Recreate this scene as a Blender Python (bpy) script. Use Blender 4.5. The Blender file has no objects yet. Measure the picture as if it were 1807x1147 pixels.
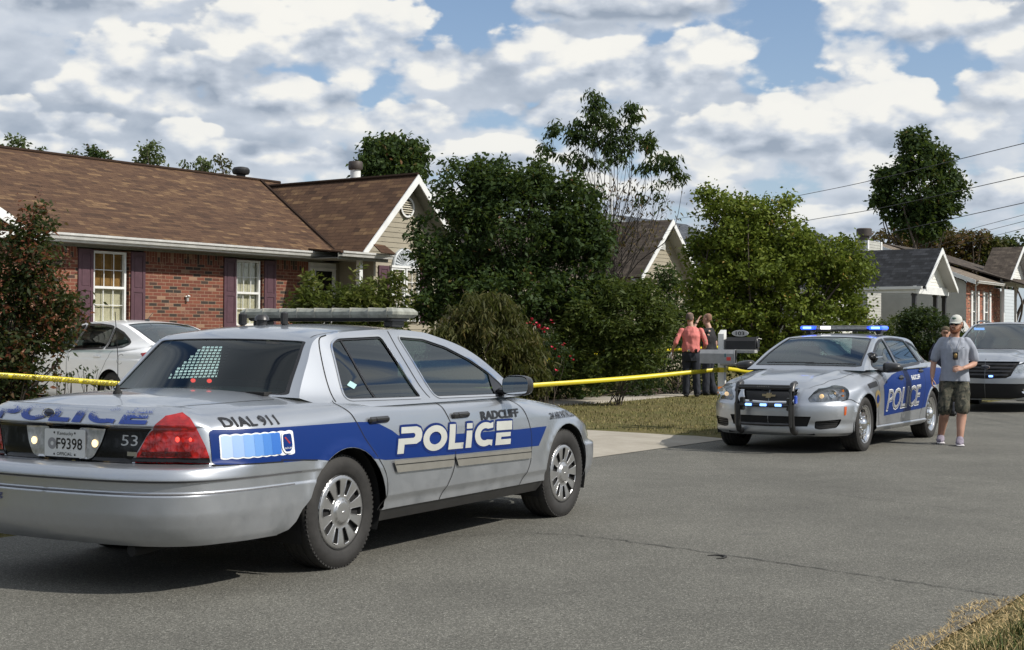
EXPOSURE = 0.26; SUN_STRENGTH = 4.0; SKY_STRENGTH = 0.1
# openings of clear sky between the clouds: direction (column / row of the far view), widths, amount
CLOUDS = [(815, 20, 75, 40, -.30), (1385, 95, 60, 75, -.30), (1345, 150, 45, 40, -.2), (1790, 10, 60, 25, -.22), (30, 95, 70, 16, -.10), (290, 60, 50, 25, -.14), (1710, 125, 50, 35, -.16), (905, 210, 90, 16, -.08)]
# single cumulus heads, far ones first: column, row, half width, half height, brightness
CELLS = [(1400, 395, 200, 34, .70), (1000, 350, 230, 40, .66), (300, 340, 260, 34, .66), (1720, 350, 150, 46, .72), (1240, 350, 100, 34, .80), (650, 290, 150, 34, .72), (450, 285, 130, 34, .70), (60, 285, 150, 36, .70), (1230, 298, 90, 34, .90), (1560, 300, 150, 44, .66), (860, 285, 130, 40, .66),
         (320, 248, 70, 28, .95), (140, 245, 90, 32, .88), (20, 215, 50, 24, 1.0), (560, 215, 100, 36, .84), (720, 218, 110, 40, .80), (1330, 250, 160, 60, .70), (1670, 240, 120, 52, .76), (1010, 205, 150, 50, .72), (230, 195, 170, 48, .70), (470, 185, 180, 46, .60),
         (1510, 205, 165, 70, 1.0), (205, 145, 105, 68, .98), (330, 155, 90, 52, .76), (1150, 135, 180, 72, .84), (950, 115, 110, 68, .94), (780, 125, 120, 66, .90), (600, 95, 180, 90, .94), (440, 80, 105, 68, 1.0), (1250, 95, 90, 52, .98),
         (60, 35, 160, 46, .60), (210, 20, 120, 36, .64), (1110, 22, 215, 44, .44), (1640, 70, 130, 58, .98), (1540, 45, 90, 52, .96), (1790, 95, 95, 52, .76), (1760, 190, 80, 44, .76)]
CLOUD_DARK = (2.5, 3.0, 3.75); CLOUD_MID = (5.2, 5.6, 6.2); CLOUD_LIT = (8.0, 7.85, 7.35)
SKY_TINT = (.95, 1.0, 1.05); HAZE_COL = (4.6, 5.3, 6.2)
import bpy, bmesh, math, random
import numpy as np
from mathutils import Vector, Matrix
from mathutils.geometry import delaunay_2d_cdt
R = math.radians
rng = np.random.default_rng(7)
random.seed(7)
SC = bpy.context.scene
COL = SC.collection

# ------------------------------------------------------------------ camera
cam_data = bpy.data.cameras.new("camera"); cam = bpy.data.objects.new("camera", cam_data); COL.objects.link(cam)
cam_data.sensor_fit = 'HORIZONTAL'; cam_data.sensor_width = 36.0
cam_data.lens = 36.0 * 2525.3 / 1807.0
cam_data.clip_start = 0.1; cam_data.clip_end = 3000
cam.matrix_world = Matrix.Translation((0, 0, 1.3839)) @ Matrix.Rotation(math.pi/2 + 0.0090, 4, 'X') @ Matrix.Rotation(0.0056, 4, 'Z')
SC.camera = cam
SC.render.resolution_x = 1024; SC.render.resolution_y = 650
SC.view_settings.view_transform = 'Standard'; SC.view_settings.look = 'None'
SC.view_settings.gamma = 1.0; SC.view_settings.exposure = EXPOSURE
# the frame is a hair taller than the photograph's own shape; both are centred

# ------------------------------------------------------------------ sun and sky
SUN_AZ = R(-22.0)      # direction to the sun, counted from +X towards +Y
SUN_EL = R(42.0)
sun_vec = Vector((math.cos(SUN_AZ)*math.cos(SUN_EL), math.sin(SUN_AZ)*math.cos(SUN_EL), math.sin(SUN_EL)))
sl = bpy.data.lights.new("sun", 'SUN'); sl.energy = SUN_STRENGTH; sl.angle = R(0.55); sl.color = (1.0, 0.945, 0.86)
so = bpy.data.objects.new("sun", sl); COL.objects.link(so)
so.rotation_euler = sun_vec.to_track_quat('Z', 'Y').to_euler()

class NG:
    """small helper to write node trees"""
    def __init__(s, tree):
        s.t = tree; s.n = tree.nodes; s.l = tree.links
    def node(s, typ, **kw):
        nd = s.n.new(typ)
        ins = kw.pop('ins', {})
        for k, v in kw.items(): setattr(nd, k, v)
        for k, v in ins.items(): s.put(nd.inputs[k], v)
        return nd
    def put(s, sock, v):
        if isinstance(v, bpy.types.NodeSocket): s.l.new(v, sock)
        else:
            if isinstance(v, (tuple, list)) and len(v) == 3 and sock.type == 'RGBA': v = (*v, 1)
            sock.default_value = v
    def math(s, op, a, b=None, c=None, clamp=False):
        nd = s.n.new('ShaderNodeMath'); nd.operation = op; nd.use_clamp = clamp
        s.put(nd.inputs[0], a)
        if b is not None: s.put(nd.inputs[1], b)
        if c is not None: s.put(nd.inputs[2], c)
        return nd.outputs[0]
    def vmath(s, op, a, b=None, scale=None):
        nd = s.n.new('ShaderNodeVectorMath'); nd.operation = op
        s.put(nd.inputs[0], a)
        if b is not None: s.put(nd.inputs[1], b)
        if scale is not None: s.put(nd.inputs['Scale'], scale)
        return nd.outputs['Value'] if op in ('DOT_PRODUCT', 'LENGTH', 'DISTANCE') else nd.outputs[0]
    def noise(s, vec, scale, detail=4, rough=0.5, dist=0.0, out='Fac', dim='3D'):
        nd = s.n.new('ShaderNodeTexNoise'); nd.noise_dimensions = dim
        if vec is not None: s.put(nd.inputs['Vector'], vec)
        s.put(nd.inputs['Scale'], scale); s.put(nd.inputs['Detail'], detail)
        s.put(nd.inputs['Roughness'], rough); s.put(nd.inputs['Distortion'], dist)
        return nd.outputs[out]
    def ramp(s, fac, stops, interp='LINEAR'):
        nd = s.n.new('ShaderNodeValToRGB'); nd.color_ramp.interpolation = interp
        el = nd.color_ramp.elements
        while len(el) < len(stops): el.new(0.5)
        for e, (p, c) in zip(el, stops):
            e.position = p; e.color = (*c, 1) if len(c) == 3 else c
        s.put(nd.inputs[0], fac)
        return nd.outputs[0]
    def maprange(s, v, a, b, c=0.0, d=1.0, smooth=False):
        nd = s.n.new('ShaderNodeMapRange'); nd.interpolation_type = 'SMOOTHSTEP' if smooth else 'LINEAR'
        s.put(nd.inputs[0], v)
        for i, q in enumerate((a, b, c, d)): s.put(nd.inputs[i+1], q)
        return nd.outputs[0]
    def mix(s, fac, a, b, mode='MIX'):
        nd = s.n.new('ShaderNodeMix'); nd.data_type = 'RGBA'; nd.blend_type = mode
        s.put(nd.inputs[0], fac); s.put(nd.inputs[6], a); s.put(nd.inputs[7], b)
        return nd.outputs[2]

def build_world():
    w = bpy.data.worlds.new("World"); SC.world = w; w.use_nodes = True
    g = NG(w.node_tree)
    for nd in list(g.n): g.n.remove(nd)
    out = g.node('ShaderNodeOutputWorld'); bg = g.node('ShaderNodeBackground')
    g.l.new(bg.outputs[0], out.inputs[0])
    sky = g.node('ShaderNodeTexSky', sky_type='NISHITA')
    sky.sun_disc = False; sky.sun_elevation = SUN_EL
    sky.sun_rotation = math.pi/2 - SUN_AZ
    sky.air_density = 1.0; sky.dust_density = 1.2; sky.ozone_density = 2.5; sky.altitude = 200
    tc = g.node('ShaderNodeTexCoord'); d = tc.outputs['Generated']
    sep = g.node('ShaderNodeSeparateXYZ', ins={0: d})
    az = g.math('ARCTAN2', sep.outputs[0], sep.outputs[1])           # 0 = straight ahead, + right
    el = g.math('ARCSINE', g.math('MAXIMUM', sep.outputs[2], 0.0))
    # stretched layer coordinates: clouds get flatter towards the horizon
    ev = g.math('MULTIPLY', g.math('POWER', g.math('ADD', el, 0.015), 0.8), 1.25)
    big = g.math('DIVIDE', 1.0, g.math('ADD', 1.0, g.math('MULTIPLY', g.math('MAXIMUM', g.math('SUBTRACT', el, 0.30), 0.0), 2.2)))
    az = g.math('MULTIPLY', az, big); ev = g.math('MULTIPLY', ev, big)
    def blobs(a2, e2, f, L):
        for (px, py, sx, sy, amp) in L:
            ca = math.atan((px-903.5)/2525.0); ce = 1.25*((596-py)/2525.0+0.015)**0.8
            xx = g.math('DIVIDE', g.math('SUBTRACT', a2, ca), sx/2525.0); yy = g.math('DIVIDE', g.math('SUBTRACT', e2, ce), sy/2525.0*1.45)
            r2 = g.math('ADD', g.math('MULTIPLY', xx, xx), g.math('MULTIPLY', yy, yy))
            f = g.math('ADD', f, g.math('MULTIPLY', g.math('EXPONENT', g.math('MULTIPLY', r2, -1.0)), amp))
        return f
    def coords(dx, dy):
        a2 = g.math('ADD', az, dx); e2 = g.math('ADD', ev, dy)
        v = g.node('ShaderNodeCombineXYZ', ins={0: a2, 1: g.math('MULTIPLY', e2, 1.25), 2: 3.7}).outputs[0]
        return a2, e2, v
    def field(dx, dy, full=True):
        a2, e2, v = coords(dx, dy)
        n2 = g.noise(v, 19.0, 7 if full else 5, 0.52, 0.0)
        warp = g.vmath('ADD', v, g.vmath('SCALE', g.noise(v, 34.0, 2, 0.6, out='Color'), scale=0.035))
        vo = g.node('ShaderNodeTexVoronoi', feature='SMOOTH_F1', ins={'Vector': warp, 'Scale': 36.0, 'Smoothness': 0.4})
        f = g.math('ADD', g.math('MULTIPLY', n2, 0.62), g.math('MULTIPLY', g.math('SUBTRACT', 0.5, vo.outputs['Distance']), 0.22))
        return f, a2, e2, v
    h0, a0, e0, v0 = field(0, 0); h1 = field(0.007, 0.020, False)[0]
    low = g.noise(v0, 6.5, 1, 0.5)
    f0 = g.math('ADD', g.math('MULTIPLY', h0, 0.72), g.math('MULTIPLY', low, 0.70))
    fd = blobs(a0, e0, f0, CLOUDS)
    dens = g.maprange(fd, 0.455, 0.535, 0, 1, smooth=True)
    nz = g.math('SUBTRACT', h0, 0.33)
    bump = g.math('MULTIPLY', g.math('SUBTRACT', h0, h1), 2.0)
    soft = g.math('ADD', g.math('ADD', g.math('MULTIPLY', g.math('SUBTRACT', 0.5, low), 1.2), 0.56), g.math('ADD', g.math('MULTIPLY', bump, .5), g.math('MULTIPLY', nz, .6)))
    base = g.mix(g.maprange(soft, 0.0, 0.55, 0, 1), CLOUD_DARK, CLOUD_MID)
    base = g.mix(g.maprange(soft, 0.5, 1.15, 0, 1, smooth=True), base, CLOUD_LIT)
    hz = g.math('EXPONENT', g.math('MULTIPLY', el, -9.0))
    clear = g.mix(g.math('MULTIPLY', hz, 0.6), g.mix(1.0, sky.outputs[0], SKY_TINT, 'MULTIPLY'), HAZE_COL)
    colr = g.mix(g.math('MULTIPLY', dens, .96), clear, base)
    jit = g.math('MULTIPLY', nz, 2.5); sh0 = g.math('ADD', g.math('MULTIPLY', nz, 1.5), g.math('MULTIPLY', bump, 1.7))
    E = lambda py: 1.25*((596-py)/2525.0+0.015)**0.8
    for (px, py, sx, sy, br) in CELLS:
        ca = math.atan((px-903.5)/2525.0); ce = E(py); sa = sx*1.12/2525.0; se = (E(py-sy)-ce)*1.12
        q0 = g.math('MULTIPLY', colr, 1e-12)                                         # keeps the layers in order
        xx = g.math('DIVIDE', g.math('SUBTRACT', g.math('ADD', a0, q0), ca), sa); yy = g.math('DIVIDE', g.math('SUBTRACT', g.math('ADD', e0, q0), ce), se)
        yb = g.math('MULTIPLY', g.math('MINIMUM', yy, 0.0), 0.35)                     # flatter, sooner ending base
        y2 = g.math('ADD', yy, yb)
        r = g.math('SQRT', g.math('ADD', g.math('MULTIPLY', xx, xx), g.math('MULTIPLY', y2, y2)))
        d = g.math('ADD', g.math('SUBTRACT', 1.0, r), jit)
        wid = g.maprange(yy, -.6, .3, .55, .16)                                       # crisp heads, soft bases
        m = g.math('DIVIDE', d, wid, clamp=True); m = g.math('MULTIPLY', g.math('MULTIPLY', m, m), g.math('SUBTRACT', 3.0, g.math('MULTIPLY', m, 2.0)))
        lt = g.math('ADD', g.math('ADD', g.math('MULTIPLY', yy, .50), g.math('MULTIPLY', xx, .10)), g.math('ADD', sh0, br-.28))
        c = g.mix(g.maprange(lt, -.25, .45, 0, 1), CLOUD_DARK, CLOUD_MID); c = g.mix(g.maprange(lt, .35, .95, 0, 1, smooth=True), c, CLOUD_LIT)
        colr = g.mix(g.math('MULTIPLY', m, .95), colr, c)
    colr = g.mix(g.math('MULTIPLY', hz, 0.42), colr, HAZE_COL)
    g.l.new(colr, bg.inputs[0]); bg.inputs[1].default_value = SKY_STRENGTH
build_world()

# ------------------------------------------------------------------ materials
MATS = {}
def material(name, build):
    if name in MATS: return MATS[name]
    m = bpy.data.materials.new(name); m.use_nodes = True
    g = NG(m.node_tree); bsdf = g.n['Principled BSDF']
    build(g, bsdf); MATS[name] = m
    return m
def bs(g, b, **kw):
    for k, v in kw.items(): g.put(b.inputs[k.replace('_', ' ')], v)
def plain(name, col, rough=0.5, metal=0.0, coat=0.0, emit=None, estr=0.0, var=0.0, vscale=8.0, bump=0.0, bscale=60.0, alpha=None, spec=None):
    def b(g, p):
        c = (*col, 1)
        if var or bump:
            o = g.node('ShaderNodeTexCoord').outputs['Object']
        if var:
            n = g.noise(o, vscale, 5, 0.6)
            c = g.mix(g.maprange(n, 0.3, 0.7), tuple(x*(1-var) for x in col), tuple(min(1, x*(1+var)) for x in col))
        g.put(p.inputs['Base Color'], c)
        bs(g, p, Roughness=rough, Metallic=metal, Coat_Weight=coat, Coat_Roughness=0.04)
        if spec is not None: p.inputs['Specular IOR Level'].default_value = spec
        if emit: p.inputs['Emission Color'].default_value = (*emit, 1); p.inputs['Emission Strength'].default_value = estr
        if bump:
            bn = g.node('ShaderNodeBump', ins={'Height': g.noise(o, bscale, 4, 0.6), 'Distance': bump})
            g.l.new(bn.outputs[0], p.inputs['Normal'])
    return material(name, b)

# ------------------------------------------------------------------ object helpers
def tag(o, label=None, cat=None, group=None, kind=None):
    if label: o["label"] = label
    if cat: o["category"] = cat
    if group: o["group"] = group
    if kind: o["kind"] = kind
    return o
def thing(name, label, cat, loc=(0, 0, 0), rz=0.0, group=None):
    o = bpy.data.objects.new(name, None); o.empty_display_size = 0.2
    o.location = loc; o.rotation_euler = (0, 0, rz); COL.objects.link(o)
    return tag(o, label, cat, group)
def link(name, me, mat=None, parent=None):
    o = bpy.data.objects.new(name, me); COL.objects.link(o)
    if mat is not None:
        for m in (mat if isinstance(mat, (list, tuple)) else [mat]): me.materials.append(m)
    if parent is not None: o.parent = parent
    return o
def mesh_np(name, V, F, smooth=False, normals=None, mi=None):
    """V (n,3), F list or (m,k) array"""
    me = bpy.data.meshes.new(name)
    V = np.asarray(V, np.float32)
    if isinstance(F, np.ndarray):
        m, k = F.shape
        me.vertices.add(len(V)); me.vertices.foreach_set('co', V.ravel())
        me.loops.add(m*k); me.loops.foreach_set('vertex_index', F.ravel().astype(np.int32))
        me.polygons.add(m); me.polygons.foreach_set('loop_start', np.arange(0, m*k, k, dtype=np.int32))
        me.update(calc_edges=True)
    else:
        me.from_pydata([tuple(map(float, v)) for v in V], [], [tuple(map(int, f)) for f in F]); me.update()
    if smooth: me.polygons.foreach_set('use_smooth', [True]*len(me.polygons))
    if mi is not None: me.polygons.foreach_set('material_index', np.asarray(mi, np.int32))
    if normals is not None:
        me.normals_split_custom_set_from_vertices([tuple(n) for n in normals])
    return me
class MB:
    """mesh builder: boxes, bars, tubes, prisms gathered into ONE mesh"""
    def __init__(s): s.V = []; s.F = []; s.M = []; s.n = 0; s.sm = []
    def add(s, V, F, mi=0, smooth=False):
        V = np.asarray(V, float).reshape(-1, 3)
        s.V.append(V)
        for f in F:
            s.F.append(tuple(int(i)+s.n for i in f)); s.M.append(mi); s.sm.append(smooth)
        s.n += len(V); return s
    def box(s, c, size, rz=0.0, bev=0.0, mi=0, rx=0.0, ry=0.0):
        sx, sy, sz = (q/2 for q in size)
        if bev <= 0:
            V = [(x, y, z) for z in (-sz, sz) for x, y in ((-sx, -sy), (sx, -sy), (sx, sy), (-sx, sy))]
            F = [(3, 2, 1, 0), (4, 5, 6, 7), (0, 1, 5, 4), (1, 2, 6, 5), (2, 3, 7, 6), (3, 0, 4, 7)]
        else:
            b = min(bev, sx*.95, sy*.95, sz*.95)
            V = []; F = []
            def ring(hx, hy, z):
                i = len(V)
                k = min(b, hx, hy)
                for x, y in ((-hx+k, -hy), (hx-k, -hy), (hx, -hy+k), (hx, hy-k), (hx-k, hy), (-hx+k, hy), (-hx, hy-k), (-hx, -hy+k)): V.append((x, y, z))
                return i
            r0 = ring(sx-b, sy-b, -sz); r1 = ring(sx, sy, -sz+b); r2 = ring(sx, sy, sz-b); r3 = ring(sx-b, sy-b, sz)
            F.append(tuple(range(r0+7, r0-1, -1))); F.append(tuple(range(r3, r3+8)))
            for a, c2 in ((r0, r1), (r1, r2), (r2, r3)):
                for i in range(8): F.append((a+i, a+(i+1) % 8, c2+(i+1) % 8, c2+i))
        M = Matrix.Translation(c) @ Matrix.Rotation(rz, 4, 'Z') @ Matrix.Rotation(ry, 4, 'Y') @ Matrix.Rotation(rx, 4, 'X')
        V = [M @ Vector(v) for v in V]
        return s.add(V, F, mi)
    def prism(s, pts, y0, y1, axis='y', mi=0):
        """closed 2-D outline extruded along an axis"""
        n = len(pts); V = []
        for w in (y0, y1):
            for a, b in pts:
                V.append({'y': (a, w, b), 'x': (w, a, b), 'z': (a, b, w)}[axis])
        F = [tuple(range(n)), tuple(range(2*n-1, n-1, -1))]
        for i in range(n):
            j = (i+1) % n; F.append((i, i+n, j+n, j))
        s.add(V, F, mi); return s
    def tube(s, pts, r, seg=8, mi=0, caps=True, smooth=True):
        pts = [Vector(p) for p in pts]; n = len(pts)
        rr = r if isinstance(r, (list, tuple, np.ndarray)) else [r]*n
        V = []; F = []; up = None
        for i, p in enumerate(pts):
            t = (pts[min(i+1, n-1)] - pts[max(i-1, 0)])
            if t.length < 1e-9: t = Vector((0, 0, 1))
            t.normalize()
            if up is None:
                up = Vector((0, 0, 1)) if abs(t.z) < 0.9 else Vector((1, 0, 0))
            a = t.cross(up)
            if a.length < 1e-6: a = t.orthogonal()
            a.normalize(); b = t.cross(a).normalized(); up = -b if False else up
            for k in range(seg):
                th = 2*math.pi*k/seg
                V.append(p + a*math.cos(th)*rr[i] + b*math.sin(th)*rr[i])
        for i in range(n-1):
            for k in range(seg):
                k2 = (k+1) % seg
                F.append((i*seg+k, i*seg+k2, (i+1)*seg+k2, (i+1)*seg+k))
        if caps: F.append(tuple(range(seg-1, -1, -1))); F.append(tuple(range((n-1)*seg, n*seg)))
        return s.add(V, F, mi, smooth)
    def lathe(s, prof, c=(0, 0, 0), axis='z', seg=32, mi=0, smooth=True):
        """prof list of (radius, height)"""
        V = []; F = []; n = len(prof)
        for k in range(seg):
            th = 2*math.pi*k/seg; co, si = math.cos(th), math.sin(th)
            for r, h in prof:
                p = {'z': (r*co, r*si, h), 'y': (r*co, h, r*si), 'x': (h, r*co, r*si)}[axis]
                V.append((p[0]+c[0], p[1]+c[1], p[2]+c[2]))
        for k in range(seg):
            k2 = (k+1) % seg
            for i in range(n-1): F.append((k*n+i, k2*n+i, k2*n+i+1, k*n+i+1))
        return s.add(V, F, mi, smooth)
    def sphere(s, c, r, seg=14, rings=8, mi=0, sc=(1, 1, 1)):
        V = [(c[0], c[1], c[2]-r*sc[2])]; F = []
        for i in range(1, rings):
            ph = -math.pi/2 + math.pi*i/rings
            for k in range(seg):
                th = 2*math.pi*k/seg
                V.append((c[0]+r*sc[0]*math.cos(ph)*math.cos(th), c[1]+r*sc[1]*math.cos(ph)*math.sin(th), c[2]+r*sc[2]*math.sin(ph)))
        V.append((c[0], c[1], c[2]+r*sc[2])); L = len(V)-1
        for k in range(seg):
            k2 = (k+1) % seg
            F.append((0, 1+k2, 1+k)); F.append((L, L-seg+k, L-seg+k2))
            for i in range(rings-2): F.append((1+i*seg+k, 1+i*seg+k2, 1+(i+1)*seg+k2, 1+(i+1)*seg+k))
        return s.add(V, F, mi, True)
    def build(s, name, mat, parent=None, fix=True):
        me = bpy.data.meshes.new(name)
        me.from_pydata([tuple(v) for v in np.concatenate(s.V)], [], s.F); me.update()
        if fix:
            bm = bmesh.new(); bm.from_mesh(me); bmesh.ops.recalc_face_normals(bm, faces=bm.faces); bm.to_mesh(me); bm.free()
        me.polygons.foreach_set('use_smooth', s.sm); me.polygons.foreach_set('material_index', s.M)
        if any(s.sm):
            me.update()
            try: me.set_sharp_from_angle(angle=R(38))
            except Exception: pass
        return link(name, me, mat, parent)

def pchip(xs, ys):
    xs = np.asarray(xs, float); ys = np.asarray(ys, float)
    h = np.diff(xs); dl = np.diff(ys)/h
    m = np.zeros(len(xs)); m[0] = dl[0]; m[-1] = dl[-1]
    for i in range(1, len(xs)-1):
        if dl[i-1]*dl[i] > 0:
            w1 = 2*h[i]+h[i-1]; w2 = h[i]+2*h[i-1]
            m[i] = (w1+w2)/(w1/dl[i-1]+w2/dl[i])
    def f(x):
        x = np.clip(np.asarray(x, float), xs[0], xs[-1])
        i = np.clip(np.searchsorted(xs, x, side='right')-1, 0, len(xs)-2)
        t = (x-xs[i])/h[i]
        return ((1+2*t)*(1-t)**2*ys[i] + t*(1-t)**2*h[i]*m[i] + t*t*(3-2*t)*ys[i+1] + t*t*(t-1)*h[i]*m[i+1])
    return f
def sstep(a, b, x):
    t = np.clip((np.asarray(x, float)-a)/(b-a), 0, 1); return t*t*(3-2*t)
def spline2(pts, n=24, closed=False):
    """Catmull-Rom through points (any dimension)"""
    P = np.asarray(pts, float); m = len(P); out = []
    rngi = range(m if closed else m-1)
    for i in rngi:
        if closed: p0, p1, p2, p3 = P[(i-1) % m], P[i], P[(i+1) % m], P[(i+2) % m]
        else: p0, p1, p2, p3 = P[max(i-1, 0)], P[i], P[i+1], P[min(i+2, m-1)]
        if not closed and i == 0: p0 = 2*p1-p2
        if not closed and i == m-2: p3 = 2*p2-p1
        for k in range(n):
            t = k/n
            out.append(0.5*((2*p1)+(-p0+p2)*t+(2*p0-5*p1+4*p2-p3)*t*t+(-p0+3*p1-3*p2+p3)*t**3))
    if not closed: out.append(P[-1])
    return np.array(out)
def inpoly(P, poly):
    P = np.asarray(P, float); poly = np.asarray(poly, float)
    x, y = P[:, 0], P[:, 1]; c = np.zeros(len(P), bool)
    j = len(poly)-1
    for i in range(len(poly)):
        xi, yi = poly[i]; xj, yj = poly[j]
        if yi != yj:
            c ^= ((yi > y) != (yj > y)) & (x < (xj-xi)*(y-yi)/(yj-yi)+xi)
        j = i
    return c
def resample(poly, step, closed=True):
    poly = [np.asarray(p, float) for p in poly]; out = []
    n = len(poly)
    for i in range(n if closed else n-1):
        a, b = poly[i], poly[(i+1) % n]
        k = max(1, int(math.ceil(np.linalg.norm(b-a)/step)))
        for q in range(k): out.append(a+(b-a)*q/k)
    if not closed: out.append(poly[-1])
    return np.array(out)
def patch(name, surf, poly, mat, parent=None, step=(0.05, 0.04), holes=(), off=0.0, mirror=False, ref=(1.3, 0.0, 0.5), e=0.012):
    """cut a 2-D outline out of a parametric surface surf(u,v)->(n,3) and mesh it finely; analytic normals"""
    su, sv = step
    S = np.array([1/su, 1/sv])
    loops = [resample(np.asarray(poly)*S, 1.0)] + [resample(np.asarray(h)*S, 1.0) for h in holes]
    pts = []; edges = []
    for L in loops:
        b = len(pts)
        pts += [tuple(p) for p in L]; edges += [(b+i, b+(i+1) % len(L)) for i in range(len(L))]
    lo = loops[0].min(0); hi = loops[0].max(0)
    gx, gy = np.meshgrid(np.arange(math.floor(lo[0])+.5, hi[0], 1.0), np.arange(math.floor(lo[1])+.5, hi[1], 1.0))
    G = np.stack([gx.ravel(), gy.ravel()], 1)
    if len(G):
        ok = inpoly(G, loops[0])
        for h in loops[1:]: ok &= ~inpoly(G, h)
        G = G[ok]
        B = np.concatenate(loops)
        if len(G) and len(B):
            keep = np.ones(len(G), bool)
            for i in range(0, len(G), 400):
                d = ((G[i:i+400, None, :]-B[None])**2).sum(2).min(1); keep[i:i+400] = d > 0.12
            G = G[keep]
        pts += [tuple(p) for p in G]
    r = delaunay_2d_cdt([Vector(p) for p in pts], edges, [], 0, 1e-5)
    V2 = np.array([tuple(v) for v in r[0]]); T = np.array([t for t in r[2] if len(t) == 3], int)
    cen = V2[T].mean(1)
    ok = inpoly(cen, loops[0])
    for h in loops[1:]: ok &= ~inpoly(cen, h)
    T = T[ok]
    UV = V2/S
    P = surf(UV[:, 0], UV[:, 1])
    du = surf(UV[:, 0]+e, UV[:, 1])-surf(UV[:, 0]-e, UV[:, 1])
    dv = surf(UV[:, 0], UV[:, 1]+e)-surf(UV[:, 0], UV[:, 1]-e)
    N = np.cross(du, dv); N /= np.maximum(np.linalg.norm(N, axis=1), 1e-9)[:, None]
    if ((P-np.array(ref))*N).sum() < 0: N = -N
    P = P+N*off
    a, b, c = P[T[:, 0]], P[T[:, 1]], P[T[:, 2]]
    fn = np.cross(b-a, c-a)
    bad = (fn*N[T[:, 0]]).sum(1) < 0
    T[bad] = T[bad][:, ::-1]
    if mirror:
        P = P*[1, -1, 1]; N = N*[1, -1, 1]; T = T[:, ::-1]
    me = mesh_np(name, P, np.ascontiguousarray(T), smooth=True, normals=N)
    return link(name, me, mat, parent)
def strip(pts, w):
    """thin band polygon around a 2-D polyline"""
    P = np.asarray(pts, float); L = []; Rr = []
    for i in range(len(P)):
        t = P[min(i+1, len(P)-1)]-P[max(i-1, 0)]; t = t/max(np.linalg.norm(t), 1e-9)
        n = np.array([-t[1], t[0]])*w/2; L.append(P[i]+n); Rr.append(P[i]-n)
    return np.array(L+Rr[::-1])
def text_2d(body, height, shear=0.0, offset=0.0, spacing=1.0, width=1.0, align='LEFT'):
    """a word as flat triangles: returns V (n,2) with cap height = height, faces"""
    cu = bpy.data.curves.new("word", 'FONT'); cu.body = body; cu.size = 1.0; cu.shear = shear
    cu.offset = offset; cu.space_character = spacing; cu.resolution_u = 3; cu.align_x = align
    o = bpy.data.objects.new("word", cu); COL.objects.link(o)
    dg = bpy.context.evaluated_depsgraph_get(); dg.update()
    me = bpy.data.meshes.new_from_object(o.evaluated_get(dg))
    bpy.data.objects.remove(o)
    bm = bmesh.new(); bm.from_mesh(me); bpy.data.meshes.remove(me)
    cap = 0.729
    k = height/cap
    bmesh.ops.scale(bm, vec=(k*width, k, 1), verts=bm.verts)
    return bm
def word(name, body, height, place, mat, parent, shear=0.0, offset=0.0, spacing=1.0, width=1.0, fit=None, cut=0.05, align='LEFT'):
    """letters laid on a surface: place(a,b)->3-D points for arrays a,b (metres along, metres up)"""
    bm = text_2d(body, height, shear, offset, spacing, width, align)
    xs = [v.co.x for v in bm.verts]
    if fit:
        k = fit/(max(xs)-min(xs)); x0 = min(xs)
        for v in bm.verts: v.co.x = (v.co.x-x0)*k
    if cut:
        x0 = min(v.co.x for v in bm.verts); x1 = max(v.co.x for v in bm.verts)
        y0 = min(v.co.y for v in bm.verts); y1 = max(v.co.y for v in bm.verts)
        for q in np.arange(x0+cut, x1, cut): bmesh.ops.bisect_plane(bm, geom=bm.verts[:]+bm.edges[:]+bm.faces[:], plane_co=(q, 0, 0), plane_no=(1, 0, 0))
        for q in np.arange(y0+cut, y1, cut): bmesh.ops.bisect_plane(bm, geom=bm.verts[:]+bm.edges[:]+bm.faces[:], plane_co=(0, q, 0), plane_no=(0, 1, 0))
    bmesh.ops.triangulate(bm, faces=bm.faces)
    A = np.array([v.co[:] for v in bm.verts])
    P = place(A[:, 0], A[:, 1])
    for v, p in zip(bm.verts, P): v.co = Vector(p)
    me = bpy.data.meshes.new(name); bm.to_mesh(me); bm.free()
    return link(name, me, mat, parent)
# ------------------------------------------------------------------ cars
def m_paint(name, col, metal=0.65, rough=0.32, coat=0.9, dirty=1.0):
    def b(g, p):
        o = g.node('ShaderNodeTexCoord').outputs['Object']
        fl = g.noise(o, 900.0, 2, 0.5)
        dirt = g.maprange(g.noise(o, 5.0, 6, 0.65), 0.35, 0.75)
        low = g.maprange(g.node('ShaderNodeSeparateXYZ', ins={0: o}).outputs[2], 0.25, 0.75, 0.34, 0.0)
        k = g.math('MULTIPLY', dirt, g.math('MULTIPLY', g.math('ADD', low, 0.06), dirty))
        c = g.mix(g.math('MULTIPLY', fl, 0.35), col, tuple(min(1, x*1.25) for x in col))
        c = g.mix(k, c, (0.22, 0.205, 0.18))
        g.put(p.inputs['Base Color'], c)
        g.put(p.inputs['Metallic'], g.math('SUBTRACT', metal, g.math('MULTIPLY', k, metal)))
        g.put(p.inputs['Roughness'], g.math('ADD', rough, g.math('MULTIPLY', k, 0.35)))
        bs(g, p, Coat_Weight=coat, Coat_Roughness=0.035)
        bn = g.node('ShaderNodeBump', ins={'Height': g.noise(o, 30.0, 2, 0.5), 'Distance': 0.0006, 'Strength': 0.5})
        g.l.new(bn.outputs[0], p.inputs['Coat Normal'])
    m = material(name, b)
    if coat == 0: m.node_tree.nodes['Principled BSDF'].inputs['Specular IOR Level'].default_value = .22
    return m
SILVER = m_paint('silver_paint', (0.45, 0.475, 0.51), 0.88, 0.36)
WHITEP = m_paint('white_paint', (0.86, 0.87, 0.88), 0.0, 0.35, .9, .15)
BLUE = m_paint('blue_vinyl', (0.002, 0.022, 0.135), 0.0, 0.45, .0, .12)
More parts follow.
